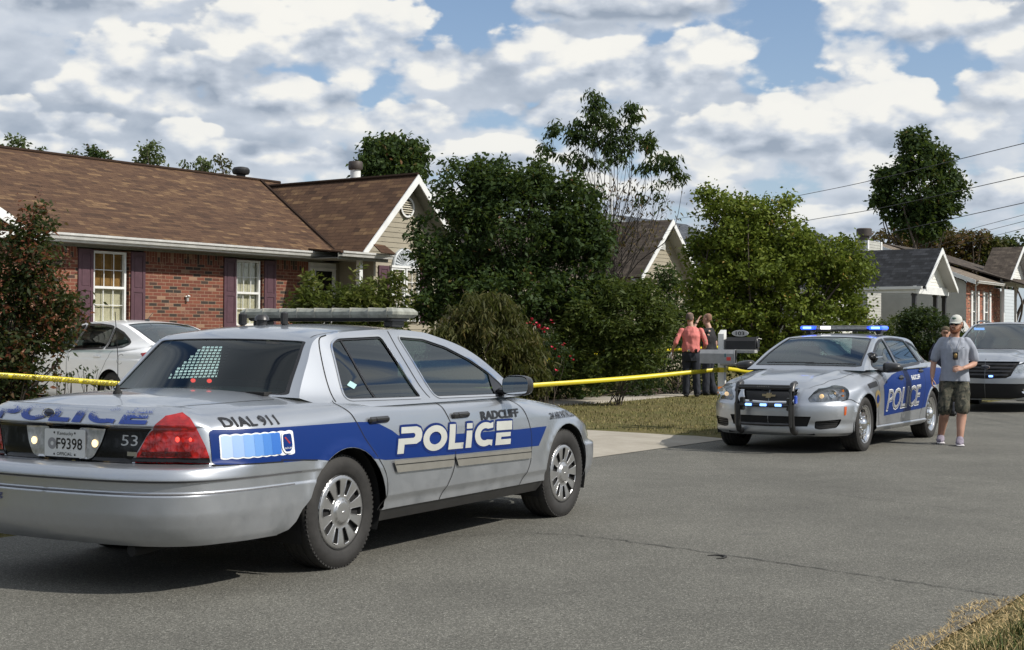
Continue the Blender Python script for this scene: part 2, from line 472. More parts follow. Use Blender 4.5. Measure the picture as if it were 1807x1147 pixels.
BLUE_EDGE = m_paint('blue_outline', (0.002, 0.016, 0.11), 0.0, 0.45, .0, .1)
REFL = plain('reflective_white', (0.43, 0.44, 0.41), 0.4, 0.0, 0.3, var=0.06)
WHITE_D = plain('white_decal', (0.75, 0.77, 0.78), 0.4)
BLACK_D = plain('black_decal', (0.012, 0.012, 0.014), 0.35)
BLACKP = plain('black_plastic', (0.018, 0.018, 0.019), 0.38, coat=0.3, var=0.25)
GLOSSB = plain('gloss_black', (0.006, 0.006, 0.007), 0.2, coat=.25, spec=.3)
MATTEB = plain('matte_black', (0.012, 0.012, 0.012), 0.9)
GAP = plain('gap_shadow_seal', (0.006, 0.006, 0.006), 0.9)
CHROME = plain('chrome', (0.80, 0.80, 0.80), 0.08, 1.0)
SATIN = plain('satin_silver', (0.50, 0.50, 0.50), 0.28, 0.85, var=0.05)
MOULD = plain('champagne_moulding', (0.30, 0.29, 0.26), 0.4, 0.5, var=0.08)
RUBBER = plain('tyre_rubber', (0.022, 0.021, 0.020), 0.75, var=0.3, vscale=14, bump=0.001, bscale=120)
FABRIC = plain('seat_cloth', (0.035, 0.036, 0.04), 0.9)
def _redl(g, p):
    o = g.node('ShaderNodeTexCoord').outputs['Object']
    v = g.node('ShaderNodeTexVoronoi', ins={'Vector': o, 'Scale': 26.0}); n = g.noise(o, 9.0, 3, .6)
    c = g.mix(g.maprange(v.outputs['Distance'], .05, .6), (.60, .02, .016), (.16, .004, .005)); c = g.mix(g.maprange(n, .35, .65), c, (.34, .008, .008))
    g.put(p.inputs['Base Color'], c); bs(g, p, Roughness=.15, Coat_Weight=1.0, Coat_Roughness=.03)
    bn = g.node('ShaderNodeBump', ins={'Height': v.outputs['Distance'], 'Distance': .006, 'Strength': .6}); g.l.new(bn.outputs[0], p.inputs['Normal'])
REDL = material('red_lens', _redl)
REDLIT = plain('lit_red_lamp', (0.6, 0.02, 0.02), 0.2, emit=(1, 0.06, 0.04), estr=2.2)
AMBER = plain('amber_lens', (0.55, 0.16, 0.02), 0.15, coat=1.0)
ORANGE_L = plain('orange_marker', (0.50, 0.09, 0.015), 0.2, coat=0.8)
CLEARL = plain('clear_lens_housing', (0.55, 0.55, 0.55), 0.12, 0.5, coat=1.0, var=0.35, vscale=26)
WARML = plain('lit_warm_lamp', (0.9, 0.75, 0.45), 0.3, emit=(1.0, 0.72, 0.35), estr=1.6)
BLUELIT = plain('lit_blue_lamp', (0.1, 0.2, 0.9), 0.2, emit=(0.012, 0.05, 1.0), estr=3.2)
BLUECORE = plain('lit_blue_diode', (0.4, 0.6, 1.0), 0.2, emit=(0.20, 0.42, 1.0), estr=2.4)
BLUELENS = plain('blue_lens', (0.02, 0.07, 0.45), 0.12, coat=1.0)
def _glass(tint, fac):
    def b(g, p):
        out = g.n['Material Output']; g.n.remove(p)
        tr = g.node('ShaderNodeBsdfTransparent', ins={0: tint}); gl = g.node('ShaderNodeBsdfGlossy', ins={0: (0.9, 0.95, 0.95), 1: 0.015})
        bf = g.node('ShaderNodeNewGeometry').outputs['Backfacing']; fr = g.node('ShaderNodeFresnel', ins={0: g.math('SUBTRACT', 1.5, g.math('MULTIPLY', bf, 1.5-1/1.5))})
        k = g.math('ADD', g.math('MULTIPLY', fr.outputs[0], 1.0), fac)
        mx = g.node('ShaderNodeMixShader'); g.put(mx.inputs[0], k); g.l.new(tr.outputs[0], mx.inputs[1]); g.l.new(gl.outputs[0], mx.inputs[2])
        g.l.new(mx.outputs[0], out.inputs[0])
    return b
GLASS = material('tinted_glass', _glass((0.27, 0.37, 0.36), 0.08))
GLASSD = material('dark_tinted_glass', _glass((0.33, 0.44, 0.44), 0.0))
LENS = material('clear_lens', _glass((0.85, 0.88, 0.9), 0.03))
MIRROR = plain('mirror_glass', (0.75, 0.78, 0.8), 0.02, 1.0)

class Shell:
    def __init__(s, plan, keys, ztop, roll, wheels, flare=0.010):
        c = spline2([(x, y) for x, y in plan], 24)
        d = np.r_[0, np.cumsum(np.linalg.norm(np.diff(c, axis=0), axis=1))]
        s.L = d[-1]; uu = np.linspace(0, s.L, 900)
        s.U = uu; s.X = np.interp(uu, d, c[:, 0]); s.Y = np.interp(uu, d, c[:, 1])
        k = np.ones(21)/21
        sm = lambda a: np.convolve(np.pad(a, 10, mode='reflect', reflect_type='odd'), k, 'valid')
        s.X = sm(s.X); s.Y = sm(s.Y); s.Y[0] = 0; s.Y[-1] = 0
        tx = np.gradient(s.X, uu); ty = np.gradient(s.Y, uu); n = np.hypot(tx, ty)
        s.NX = -ty/n; s.NY = tx/n; s.NY[0] = 0; s.NY[-1] = 0
        iy = int(np.argmax(s.Y))
        s.side = slice(None)
        s.u_of_x = lambda x: np.interp(x, s.X, s.U)
        s.u_rear_y = lambda y: np.interp(y, s.Y[:iy], s.U[:iy])
        s.u_front_y = lambda y: np.interp(y, s.Y[iy:][::-1], s.U[iy:][::-1])
        s.keys = [(s.u_of_x(kx) if not isinstance(kx, str) else (0 if kx == 'r' else s.L), pchip(*zip(*pr))) for kx, pr in keys]
        s.ztop = pchip(s.u_of_x(np.array([a for a, b in ztop])) if ztop[0][0] > -90 else None, [b for a, b in ztop])
        s.ra = pchip(s.u_of_x(np.array([a for a, b, c2 in roll])), [b for a, b, c2 in roll])
        s.rr = pchip(s.u_of_x(np.array([a for a, b, c2 in roll])), [c2 for a, b, c2 in roll])
        s.wheels = wheels; s.flare = flare
    def off(s, u, z):
        u = np.asarray(u, float); z = np.asarray(z, float)
        o = s.keys[0][1](z)
        for (ua, fa), (ub, fb) in zip(s.keys[:-1], s.keys[1:]):
            w = sstep(ua, ub, u); o = np.where(u >= ua, fa(z)*(1-w)+fb(z)*w, o)
        return o
    def surf(s, u, z):
        u = np.asarray(u, float); z = np.asarray(z, float)
        uc = np.clip(u, 0, s.L)
        x = np.interp(uc, s.U, s.X); y = np.interp(uc, s.U, s.Y); nx = np.interp(uc, s.U, s.NX); ny = np.interp(uc, s.U, s.NY)
        d = np.clip(s.ztop(uc)-z, 0, None); r = s.rr(uc)
        o = s.off(uc, z) - s.ra(uc)*np.clip(1-d/r, 0, 1)**2.2
        for wx, wz, wr in s.wheels:
            q = np.hypot(x-wx, z-wz)
            o = o + s.flare*np.exp(-((q-wr)/0.035)**2)*(ny > 0.6)
        return np.stack([x+nx*o, y+ny*o, z+0*x], -1)
    def xz(s, x, z): return s.surf(s.u_of_x(np.asarray(x, float)), z)
    def P(s, pts): return [(float(s.u_of_x(x)), z) for x, z in pts]           # side-view outline -> (u, z)
    def PR(s, pts): return [(float(s.u_rear_y(y)), z) for y, z in pts]        # rear-view outline
    def PF(s, pts): return [(float(s.u_front_y(y)), z) for y, z in pts]
    def cap(s, u0, u1, zc, rear, p=2.3, blend=0.16):
        """surface over the deck (rear=True) or the hood; args (sigma 0..1, s -1..1)"""
        def f(sg, q):
            sg = np.asarray(sg, float); q = np.asarray(q, float); a = np.clip(np.abs(q), 0, 1.0)
            us = u0+(u1-u0)*sg
            S = s.surf(us, s.ztop(us))
            ue = (u0*a) if rear else (s.L-(s.L-u0)*a)
            E = s.surf(ue, s.ztop(ue)); E1 = s.surf(np.array([u0]), s.ztop(np.array([u0])))[0]
            w2 = np.clip(1-sg, 0, 1)**2
            x = S[..., 0]+(E[..., 0]-E1[0])*w2
            y = S[..., 1]*a+(E[..., 1]-E1[1]*a)*w2
            dist = np.abs(x-E[..., 0]); w = np.clip(1-dist/blend, 0, 1)**2
            zz = S[..., 2]+(zc(x)-S[..., 2])*(1-a**p)
            z = w*(E[..., 2]+(S[..., 2]-E1[2])*a)+(1-w)*zz
            return np.stack([x, y*np.sign(q), z], -1)
        return f
class Green:
    """greenhouse: G(x,z) side sheet, rail E(sigma), centreline C(sigma)"""
    def __init__(s, yb, zb, k1, k2, E, C, px=2.0, pz=2.2, flarez=0.05, flarey=0.05):
        s.yb = pchip([a for a, b in yb], [b for a, b in yb]); s.zb = pchip([a for a, b in zb], [b for a, b in zb]) ; s.k1 = k1; s.k2 = k2
        s.px = px; s.pz = pz; s.fz = flarez; s.fy = flarey
        n = len(E); e = spline2(E, 20); c = spline2(C, 20); s.n = n-1
        sg = np.linspace(0, n-1, len(e))
        s.ex = lambda q: np.interp(q, sg, e[:, 0]); s.ez = lambda q: np.interp(q, sg, e[:, 1])
        s.cx = lambda q: np.interp(q, sg, c[:, 0]); s.cz = lambda q: np.interp(q, sg, c[:, 1])
        s.rail = e
    def side(s, x, z):
        x = np.asarray(x, float); z = np.asarray(z, float); d = z-s.zb(x); dp = np.clip(d, 0, None)
        y = s.yb(x)-s.k1*dp-s.k2*dp**2+s.fy*np.exp(-np.clip(d, -0.02, 9)/s.fz)
        return np.stack([x, y, z], -1)
    def top(s, q, a):
        q = np.asarray(q, float); a = np.asarray(a, float); b = np.clip(np.abs(a), 0, 1)
        ex, ez, cx, cz = s.ex(q), s.ez(q), s.cx(q), s.cz(q)
        ye = s.side(ex, ez)[..., 1]
        return np.stack([ex+(cx-ex)*(1-b**s.px), a*ye, ez+(cz-ez)*(1-b**s.pz)], -1)

def make_wheel(name, parent, loc, rad, width, rimr, style, outer=1, spin=0.0, steer=0.0, mats=None):
    """tyre mesh = the wheel part; hub cap / rim below it. outer=+1 if the outside faces +y"""
    w = width/2
    mb = MB()
    prof = [(rimr-0.01, w-0.035), (rimr+0.004, w-0.012), (rimr+0.02, w-0.004), (rimr+0.05, w+0.006), (rad-0.045, w+0.004), (rad-0.02, w-0.008), (rad-0.006, w-0.022), (rad, w-0.04)]
    for gq in (-0.5, 0.0, 0.5):
        prof += [(rad, (w-0.04)*0+(-gq)*w*0.8+0.009), (rad-0.008, -gq*w*0.8+0.006), (rad-0.008, -gq*w*0.8-0.006), (rad, -gq*w*0.8-0.009)]
    prof += [(rad, -w+0.04), (rad-0.02, -w+0.008), (rad-0.06, -w), (rimr, -w+0.03)]
    mb.lathe(prof, axis='y', seg=64)
    # shoulder tread blocks
    for i in range(72):
        th = 2*math.pi*i/72
        mb.box((math.cos(th)*(rad-0.012), w-0.026, math.sin(th)*(rad-0.012)), (0.016, 0.030, 0.012), ry=-th+math.pi/2)
    t = mb.build(name, RUBBER, parent)
    t.location = loc; t.rotation_euler = (0, spin, (0 if outer > 0 else math.pi)+steer)
    # rim barrel
    rb = MB(); rb.lathe([(rimr+0.003, w-0.006), (rimr-0.008, w-0.012), (rimr-0.014, w-0.05), (rimr-0.03, -w+0.03)], axis='y', seg=48)
    rb.lathe([(0.0, w-0.075), (rimr-0.02, w-0.075)], axis='y', seg=24, mi=1)
    rb.build('rim', [SATIN if style != 'cap10' else MATTEB, MATTEB], t)
    cy = w-0.012
    if style == 'cap10':
        prof = pchip([0, .066, .074, .085, .12, .19, .214, .229], [.022, .018, .004, .000, .004, .010, .006, -.012])
        surf = lambda u, v: np.stack([u, cy+prof(np.hypot(u, v)), v], -1)
        out = [(0.229*math.cos(a), 0.229*math.sin(a)) for a in np.linspace(0, 2*math.pi, 64, endpoint=False)]
        holes = []
        for i in range(10):
            a = 2*math.pi*(i+.5)/10
            loc4 = [(0.103, -0.014), (0.112, -0.019), (0.182, -0.029), (0.192, -0.024), (0.194, 0.0), (0.192, 0.024), (0.182, 0.029), (0.112, 0.019), (0.103, 0.014)]
            loc4 = [(r_, q*0.82) for r_, q in loc4]
            holes.append([(r_*math.cos(a)-q*math.sin(a), r_*math.sin(a)+q*math.cos(a)) for r_, q in loc4])
        cp = patch('hubcap', surf, out, SATIN, t, step=(0.012, 0.012), holes=holes, ref=(0, -1, 0), e=.002)
        wl = MB()
        for h in holes:
            H0 = surf(np.array([p[0] for p in h]), np.array([p[1] for p in h]))
            n = len(h); cc = H0.mean(0)
            Hl = cc+(H0-cc)*1.10+[0, 0.0035, 0]
            Hi = cc+(H0-cc)*0.88-[0, 0.022, 0]
            wl.add(np.concatenate([H0+(H0-cc)*0.16, Hl, H0-[0, 0.0, 0], Hi]), [(a_*n+i, a_*n+(i+1) % n, (a_+1)*n+(i+1) % n, (a_+1)*n+i) for a_ in range(2) for i in range(n)], smooth=False)
            wl.add(np.concatenate([H0, Hi]), [(i, (i+1) % n, n+(i+1) % n, n+i) for i in range(n)], mi=1)  # inner slot walls coloured black for the shade inside the slots
        wl.lathe([(0.0, cy+.004-.012), (0.2, cy-.014)], axis='y', seg=32, mi=1)
        wl.build('slot_rims', [SATIN, MATTEB], cp)
        bd = MB(); bd.sphere((0, cy+.021, 0), 0.016, sc=(1.0, 0.3, 0.55)); bd.build('oval_badge', SATIN, cp)
    elif style == 'steel9':
        prof = pchip([0, .05, .075, .10, .15, .19, .215, rimr], [.010, .006, -.02, -.03, -.02, -.028, -.012, -.004])
        surf = lambda u, v: np.stack([u, cy+prof(np.hypot(u, v)), v], -1)
        out = [(rimr*.995*math.cos(a), rimr*.995*math.sin(a)) for a in np.linspace(0, 2*math.pi, 56, endpoint=False)]
        holes = []
        for i in range(9):
            a = 2*math.pi*(i+.5)/9
            holes.append([(0.172*math.cos(a)+0.022*math.cos(b)*math.cos(a)-0.027*math.sin(b)*math.sin(a), 0.172*math.sin(a)+0.022*math.cos(b)*math.sin(a)+0.027*math.sin(b)*math.cos(a)) for b in np.linspace(0, 2*math.pi, 10, endpoint=False)])
        cp = patch('wheel_disc', surf, out, CHROME, t, step=(0.016, 0.016), holes=holes, ref=(0, -1, 0), e=.003)
        m = MB(); m.lathe([(0.0, cy+.03), (.03, cy+.028), (.055, cy+.018), (.072, cy-.004), (.078, cy-.02)], axis='y', seg=28)
        for i in range(5):
            a = 2*math.pi*i/5; m.sphere((0.095*math.cos(a), cy-.018, 0.095*math.sin(a)), 0.013)
        m.build('centre_cap', CHROME, cp)
    else:
        m = MB()
        m.lathe([(0.0, cy+.004), (.04, cy), (.055, cy-.015)], axis='y', seg=24)
        nsp = 10
        for i in range(nsp):
            a = 2*math.pi*i/nsp
            m.box((math.cos(a)*(rimr*.56), cy-.012, math.sin(a)*(rimr*.56)), (rimr*.98, 0.02, 0.034), ry=-a, bev=.005)
        m.build('spokes', SATIN, t)
    return t
# ------------------------------------------------------------------ placing along the street
NV = np.array([-.843, .537]); DV = np.array([.537, .843]); O0 = np.array([1.05, 16.9])
def ST(s, t):
    """s metres from the road's left edge towards the houses, t metres along the street"""
    p = O0+NV*s+DV*t; return float(p[0]), float(p[1])
lawn_h = pchip([-40, -12, -8, -6.75, -6.42, -6.25, -.05, 0, .3, 2, 5, 9, 12.5, 20, 60, 400], [.6, .25, .10, .045, .005, -.03, -.03, .0, .035, .07, .15, .19, .42, .6, 1.0, 2.0])
def ground_z(x, y):
    s = (x-O0[0])*NV[0]+(y-O0[1])*NV[1]; t = (x-O0[0])*DV[0]+(y-O0[1])*DV[1]
    return float(lawn_h(s))
def sheet(name, svals, tvals, zf, mat, parent=None, jitter=0):
    S, T = np.meshgrid(svals, tvals); P = O0[None, None]+S[..., None]*NV+T[..., None]*DV
    Z = zf(S, T)
    V = np.stack([P[..., 0], P[..., 1], Z], -1).reshape(-1, 3); nt, ns = S.shape
    i = np.arange(nt-1)[:, None]*ns+np.arange(ns-1)[None]; i = i.ravel()
    F = np.stack([i, i+ns, i+ns+1, i+1], 1)
    return link(name, mesh_np(name, V, F, smooth=True), mat, parent)

def m_asphalt(g, p):
    o = g.node('ShaderNodeTexCoord').outputs['Object']
    sp = g.noise(o, 62.0, 3, .75); fine = g.noise(o, 135.0, 2, .7); big = g.noise(o, .55, 5, .6); mid = g.noise(o, 3.0, 5, .65)
    c = g.ramp(sp, [(.30, (.038, .037, .033)), (.45, (.090, .088, .079)), (.58, (.120, .117, .106)), (.72, (.22, .213, .195))])
    c = g.mix(g.maprange(fine, .60, .68), c, (.40, .39, .36))
    c = g.mix(g.maprange(fine, .36, .30), c, (.03, .029, .028))
    k = g.math('ADD', g.maprange(big, .3, .7, .80, 1.16), g.maprange(mid, .3, .7, -.07, .07))
    kk = g.node('ShaderNodeCombineXYZ', ins={0: k, 1: k, 2: g.math('MULTIPLY', k, .955)}).outputs[0]
    c = g.mix(1.0, c, kk, 'MULTIPLY')
    st = g.noise(o, 1.4, 3, .6)
    c = g.mix(g.math('MULTIPLY', g.maprange(st, .66, .72), .35), c, (.05, .049, .048))
    g.put(p.inputs['Base Color'], c); p.inputs['Roughness'].default_value = .88; p.inputs['Specular IOR Level'].default_value = .35
    bn = g.node('ShaderNodeBump', ins={'Height': g.math('ADD', sp, g.math('MULTIPLY', fine, .5)), 'Distance': .006, 'Strength': .7}); g.l.new(bn.outputs[0], p.inputs['Normal'])
def m_lawn(g, p):
    o = g.node('ShaderNodeTexCoord').outputs['Object']
    a = g.noise(o, 1.1, 5, .65); b = g.noise(o, 26.0, 4, .7); c3 = g.noise(o, 5.0, 4, .6)
    c = g.mix(g.maprange(a, .40, .62), (.125, .108, .045), (.070, .082, .024))
    c = g.mix(g.maprange(b, .3, .7, 0, .6), c, (.19, .155, .08))
    c = g.mix(g.math('MULTIPLY', g.maprange(c3, .55, .7), .5), c, (.055, .045, .028))
    g.put(p.inputs['Base Color'], c); p.inputs['Roughness'].default_value = .95; p.inputs['Specular IOR Level'].default_value = .1
    bn = g.node('ShaderNodeBump', ins={'Height': b, 'Distance': .03}); g.l.new(bn.outputs[0], p.inputs['Normal'])
def m_concrete(g, p):
    o = g.node('ShaderNodeTexCoord').outputs['Object']
    a = g.noise(o, 2.2, 6, .65); b = g.noise(o, 70.0, 3, .6)
    c = g.mix(g.maprange(a, .3, .7), (.26, .235, .19), (.38, .35, .295)); c = g.mix(g.maprange(b, .35, .7, 0, .35), c, (.20, .18, .15))
    g.put(p.inputs['Base Color'], c); p.inputs['Roughness'].default_value = .9
    bn = g.node('ShaderNodeBump', ins={'Height': b, 'Distance': .003}); g.l.new(bn.outputs[0], p.inputs['Normal'])
def _uv(g): return g.node('ShaderNodeUVMap', uv_map='uv').outputs[0]
def m_brick(dark=1.0):
    def f(g, p):
        uv = _uv(g)
        br = g.node('ShaderNodeTexBrick', ins={'Vector': uv, 'Color1': (0, 0, 0), 'Color2': (1, 1, 1), 'Mortar': (.5, .5, .5), 'Scale': 1.0, 'Mortar Size': .0055, 'Mortar Smooth': .1, 'Bias': 0.0, 'Brick Width': .203, 'Row Height': .0677})
        v = g.node('ShaderNodeSeparateColor', ins={0: br.outputs[0]}).outputs[0]
        n = g.noise(uv, 40.0, 4, .65)
        v2 = g.math('ADD', g.math('MULTIPLY', v, .86), g.math('MULTIPLY', n, .14))
        k = dark
        c = g.ramp(v2, [(0, tuple(k*q for q in (.035, .030, .026))), (.20, tuple(k*q for q in (.055, .040, .032))), (.24, tuple(k*q for q in (.16, .050, .032))), (.48, tuple(k*q for q in (.215, .068, .040))), (.70, tuple(k*q for q in (.26, .085, .050))), (.84, tuple(k*q for q in (.19, .060, .042))), (.87, tuple(k*q for q in (.33, .20, .13))), (1, tuple(k*q for q in (.40, .24, .15)))], 'LINEAR')
        spl = g.maprange(g.noise(uv, 2.3, 4, .6), .60, .68)
        c = g.mix(g.math('MULTIPLY', spl, g.maprange(n, .42, .6)), c, (.40, .25, .15))
        c = g.mix(br.outputs['Fac'], c, tuple(k*q for q in (.40, .265, .18)))
        g.put(p.inputs['Base Color'], c); p.inputs['Roughness'].default_value = .9
        h = g.math('ADD', g.math('MULTIPLY', g.math('SUBTRACT', 1.0, br.outputs['Fac']), 1.0), g.math('MULTIPLY', n, .3))
        bn = g.node('ShaderNodeBump', ins={'Height': h, 'Distance': .008}); g.l.new(bn.outputs[0], p.inputs['Normal'])
    return f
def m_shingle(cols, w=.30, h=.135):
    def f(g, p):
        uv = _uv(g)
        def tex(off, bw):
            return g.node('ShaderNodeTexBrick', ins={'Vector': g.vmath('ADD', uv, off), 'Color1': (0, 0, 0), 'Color2': (1, 1, 1), 'Mortar': (.2, .2, .2), 'Scale': 1.0, 'Mortar Size': .004, 'Mortar Smooth': .0, 'Bias': 0.0, 'Brick Width': bw, 'Row Height': h})
        b1 = tex((0, 0, 0), w); b2 = tex((.13, 0, 0), w*.53)
        v = g.math('ADD', g.math('MULTIPLY', g.node('ShaderNodeSeparateColor', ins={0: b1.outputs[0]}).outputs[0], .6), g.math('MULTIPLY', g.node('ShaderNodeSeparateColor', ins={0: b2.outputs[0]}).outputs[0], .4))
        n = g.noise(uv, 90.0, 3, .7); big = g.noise(uv, .6, 5, .6)
        v = g.math('ADD', v, g.math('MULTIPLY', g.math('SUBTRACT', n, .5), .35)); v = g.math('ADD', v, g.math('MULTIPLY', g.math('SUBTRACT', big, .5), .3))
        c = g.ramp(v, cols)
        c = g.mix(g.math('MULTIPLY', b1.outputs['Fac'], .75), c, tuple(q*.35 for q in cols[0][1]))  # joint lines darkened as painted shadow between the shingles
        g.put(p.inputs['Base Color'], c); p.inputs['Roughness'].default_value = .93; p.inputs['Specular IOR Level'].default_value = .25
        vy = g.node('ShaderNodeSeparateXYZ', ins={0: uv}).outputs[1]
        saw = g.math('SUBTRACT', 1.0, g.math('FRACT', g.math('DIVIDE', vy, h)))
        bn = g.node('ShaderNodeBump', ins={'Height': g.math('ADD', saw, g.math('MULTIPLY', v, .5)), 'Distance': .010}); g.l.new(bn.outputs[0], p.inputs['Normal'])
    return f
BROWN_SH = material('brown_shingles', m_shingle([(0, (.048, .027, .017)), (.38, (.082, .045, .027)), (.66, (.103, .058, .033)), (.88, (.155, .094, .049)), (1, (.19, .115, .06))], .36, .115))
DARKBR_SH = material('grey_brown_shingles', m_shingle([(0, (.035, .028, .022)), (.5, (.065, .052, .042)), (1, (.11, .09, .07))]))
BLACK_SH = material('black_shingles', m_shingle([(0, (.012, .013, .015)), (.5, (.022, .024, .028)), (1, (.045, .048, .055))]))
SLATE_SH = material('slate_shingles', m_shingle([(0, (.035, .04, .05)), (.5, (.06, .068, .08)), (1, (.10, .11, .125))]))
TAN_SH = material('tan_shingles', m_shingle([(0, (.11, .09, .068)), (.5, (.165, .135, .105)), (1, (.23, .19, .15))]))
BRICK = material('red_brick', m_brick(.78)); BRICK2 = material('orange_brick', m_brick(1.25))
ASPH = material('asphalt', m_asphalt); LAWN = material('lawn', m_lawn); CONC = material('concrete', m_concrete)
TANS = plain('tan_siding', (.30, .27, .205), .6, var=.10, vscale=2.5); GREYS = plain('grey_siding', (.40, .40, .37), .6, var=.08, vscale=2.5)
WHITES = plain('white_siding', (.72, .72, .68), .55, var=.06, vscale=2.5); WTRIM = plain('white_trim', (.70, .71, .70), .45, var=.08, vscale=4)
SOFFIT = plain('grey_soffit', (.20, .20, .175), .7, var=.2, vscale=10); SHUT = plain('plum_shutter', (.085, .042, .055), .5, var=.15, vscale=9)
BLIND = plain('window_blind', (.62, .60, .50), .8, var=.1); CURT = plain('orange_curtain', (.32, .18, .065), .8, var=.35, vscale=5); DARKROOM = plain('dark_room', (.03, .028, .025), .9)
WGLASS = material('house_glass', _glass((.80, .85, .82), .03)) if False else None

def uv_mesh(name, quads, mat, parent=None, uvs=None):
    """quads: list of 4 (or 3) corner lists; uv in metres along first edge / across it"""
    V = []; F = []; U = []
    for k, q in enumerate(quads):
        q = [Vector(p) for p in q]; b = len(V); V += q; F.append(tuple(range(b, b+len(q))))
        if uvs: U += uvs[k]
        else:
            e = (q[1]-q[0]).normalized(); n = e.cross(q[-1]-q[0]).normalized(); f = n.cross(e)
            U += [((p-q[0]).dot(e), (p-q[0]).dot(f)) for p in q]
    me = bpy.data.meshes.new(name); me.from_pydata([tuple(v) for v in V], [], F); me.update()
    l = me.uv_layers.new(name='uv')
    for i, lp in enumerate(me.loops): l.data[i].uv = U[lp.vertex_index]
    return link(name, me, mat, parent)
def slab(name, q, th, mat, parent, edge=None, u0=(0, 0)):
    """roof sheet: four corners, thickness downwards along the normal"""
    q = [Vector(p) for p in q]; n = (q[1]-q[0]).cross(q[-1]-q[0]).normalized()
    if n.z < 0: n = -n
    b = [p-n*th for p in q]; quads = [q]; m = len(q)
    e = (q[1]-q[0]).normalized(); f = n.cross(e)
    uv = [[((p-q[0]).dot(e)+u0[0], (p-q[0]).dot(f)+u0[1]) for p in q]]
    for i in range(m):
        j = (i+1) % m; quads.append([q[i], b[i], b[j], q[j]]); uv.append([(0, 0.01), (0, 0.02), (.1, .02), (.1, .01)])
    quads.append(b[::-1]); uv.append([(0, 0)]*m)
    return uv_mesh(name, quads, mat, parent, uv)
def wall(name, outline, holes, y, mat, parent, depth=.10, axis='y'):
    """upright wall sheet (x,z outline) with real openings and reveals; axis 'x' puts it at x=y in the (y,z) plane"""
    loops = [resample(outline, 1.0)]+[resample(h, 1.0) for h in holes]; pts = []; ed = []
    for q in loops:
        b = len(pts); pts += [tuple(p) for p in q]; ed += [(b+i, b+(i+1) % len(q)) for i in range(len(q))]
    r = delaunay_2d_cdt([Vector(p) for p in pts], ed, [], 0, 1e-5)
    V = np.array([tuple(v) for v in r[0]]); T = [t for t in r[2] if len(t) == 3]; c = V[np.array(T)].mean(1)
    ok = inpoly(c, loops[0])
    for h in loops[1:]: ok &= ~inpoly(c, h)
    mk = (lambda a, b, d: (a, y+d, b)) if axis == 'y' else (lambda a, b, d: (y+d, a, b))
    quads = []; uvs = []
    for t, k in zip(T, ok):
        if k: quads.append([mk(V[i][0], V[i][1], 0) for i in t]); uvs.append([(V[i][0], V[i][1]) for i in t])
    for h in loops[1:]:
        for i in range(len(h)):
            a = h[i]; b = h[(i+1) % len(h)]; quads.append([mk(*a, 0), mk(*b, 0), mk(*b, depth), mk(*a, depth)])
            if abs(a[0]-b[0]) < 1e-6: uvs.append([(0, a[1]), (0, b[1]), (depth, b[1]), (depth, a[1])])
            else: uvs.append([(a[0], 0), (b[0], 0), (b[0], depth), (a[0], depth)])
    return uv_mesh(name, quads, mat, parent, uvs)
def siding(name, xr, z0, z1, y, mat, parent, row=.115, axis='y', sgn=-1, lap=.014):
    """horizontal boards; xr(z)->(x0,x1); outside faces sgn along the axis"""
    V = []; F = []; z = z0
    while z < z1-1e-6:
        zz = min(z+row, z1); a0, a1 = xr(z); b0, b1 = xr(zz)
        if a1-a0 > .01:
            if b1 < b0: b0 = b1 = (b0+b1)/2
            i = len(V); o = sgn*lap
            P = [(a0, o, z), (a1, o, z), (b1, sgn*.002, zz), (b0, sgn*.002, zz), (a0, 0, z), (a1, 0, z)]
            V += [(p[0], y+p[1], p[2]) if axis == 'y' else (y+p[1], p[0], p[2]) for p in P]
            F += [(i, i+1, i+2, i+3), (i+4, i+5, i+1, i)]
        z = zz
    me = bpy.data.meshes.new(name); me.from_pydata(V, [], F); me.update()
    return link(name, me, mat, parent)
def sash_window(h, x0, x1, z0, z1, y, blind, sgn=-1, cols=3, fr=.045, name='window', rows=2, upper=None):
    """double-hung window: frame, muntins, glass, blind; outside faces -y"""
    m = MB(); cx = (x0+x1)/2; zm = (z0+z1)/2
    m.box((cx, y, z1-fr/2), (x1-x0, .07, fr)); m.box((cx, y, z0+fr/2), (x1-x0, .09, fr))
    for x in (x0+fr/2, x1-fr/2): m.box((x, y, zm), (fr, .068, z1-z0-2*fr))
    w = m.build(name, WTRIM, h)
    m = MB(); m.box((cx, y-.012, zm), (x1-x0-2*fr, .05, .045)); m.build('meeting_rail', WTRIM, w)
    m = MB(); ix0, ix1 = x0+fr, x1-fr
    for half, yy in ((0, y+.014), (1, y-.004)):
        za = z0+fr if half == 0 else zm+.022; zb = zm-.022 if half == 0 else z1-fr
        for c in range(1, cols): m.box((ix0+(ix1-ix0)*c/cols, yy, (za+zb)/2), (.014, .014, zb-za))
        for r_ in range(1, rows): m.box((cx, yy, za+(zb-za)*r_/rows), (ix1-ix0, .0138, .014))
    m.build('muntins', WTRIM, w)
    g = MB(); g.box((cx, y+.026, zm), (x1-x0-2*fr, .004, z1-z0-2*fr)); g.build('pane', PANE, w)
    b = MB(); b.box((cx, y+.07, (z0+zm)/2), (x1-x0-.06, .01, zm-z0-.02)); b.build('blind', blind, w)
    b = MB(); b.box((cx, y+.075, (z1+zm)/2), (x1-x0-.06, .01, z1-zm)); b.build('curtain', upper or blind, w)
    return w
PANE = material('window_pane', _glass((.90, .90, .86), .02))
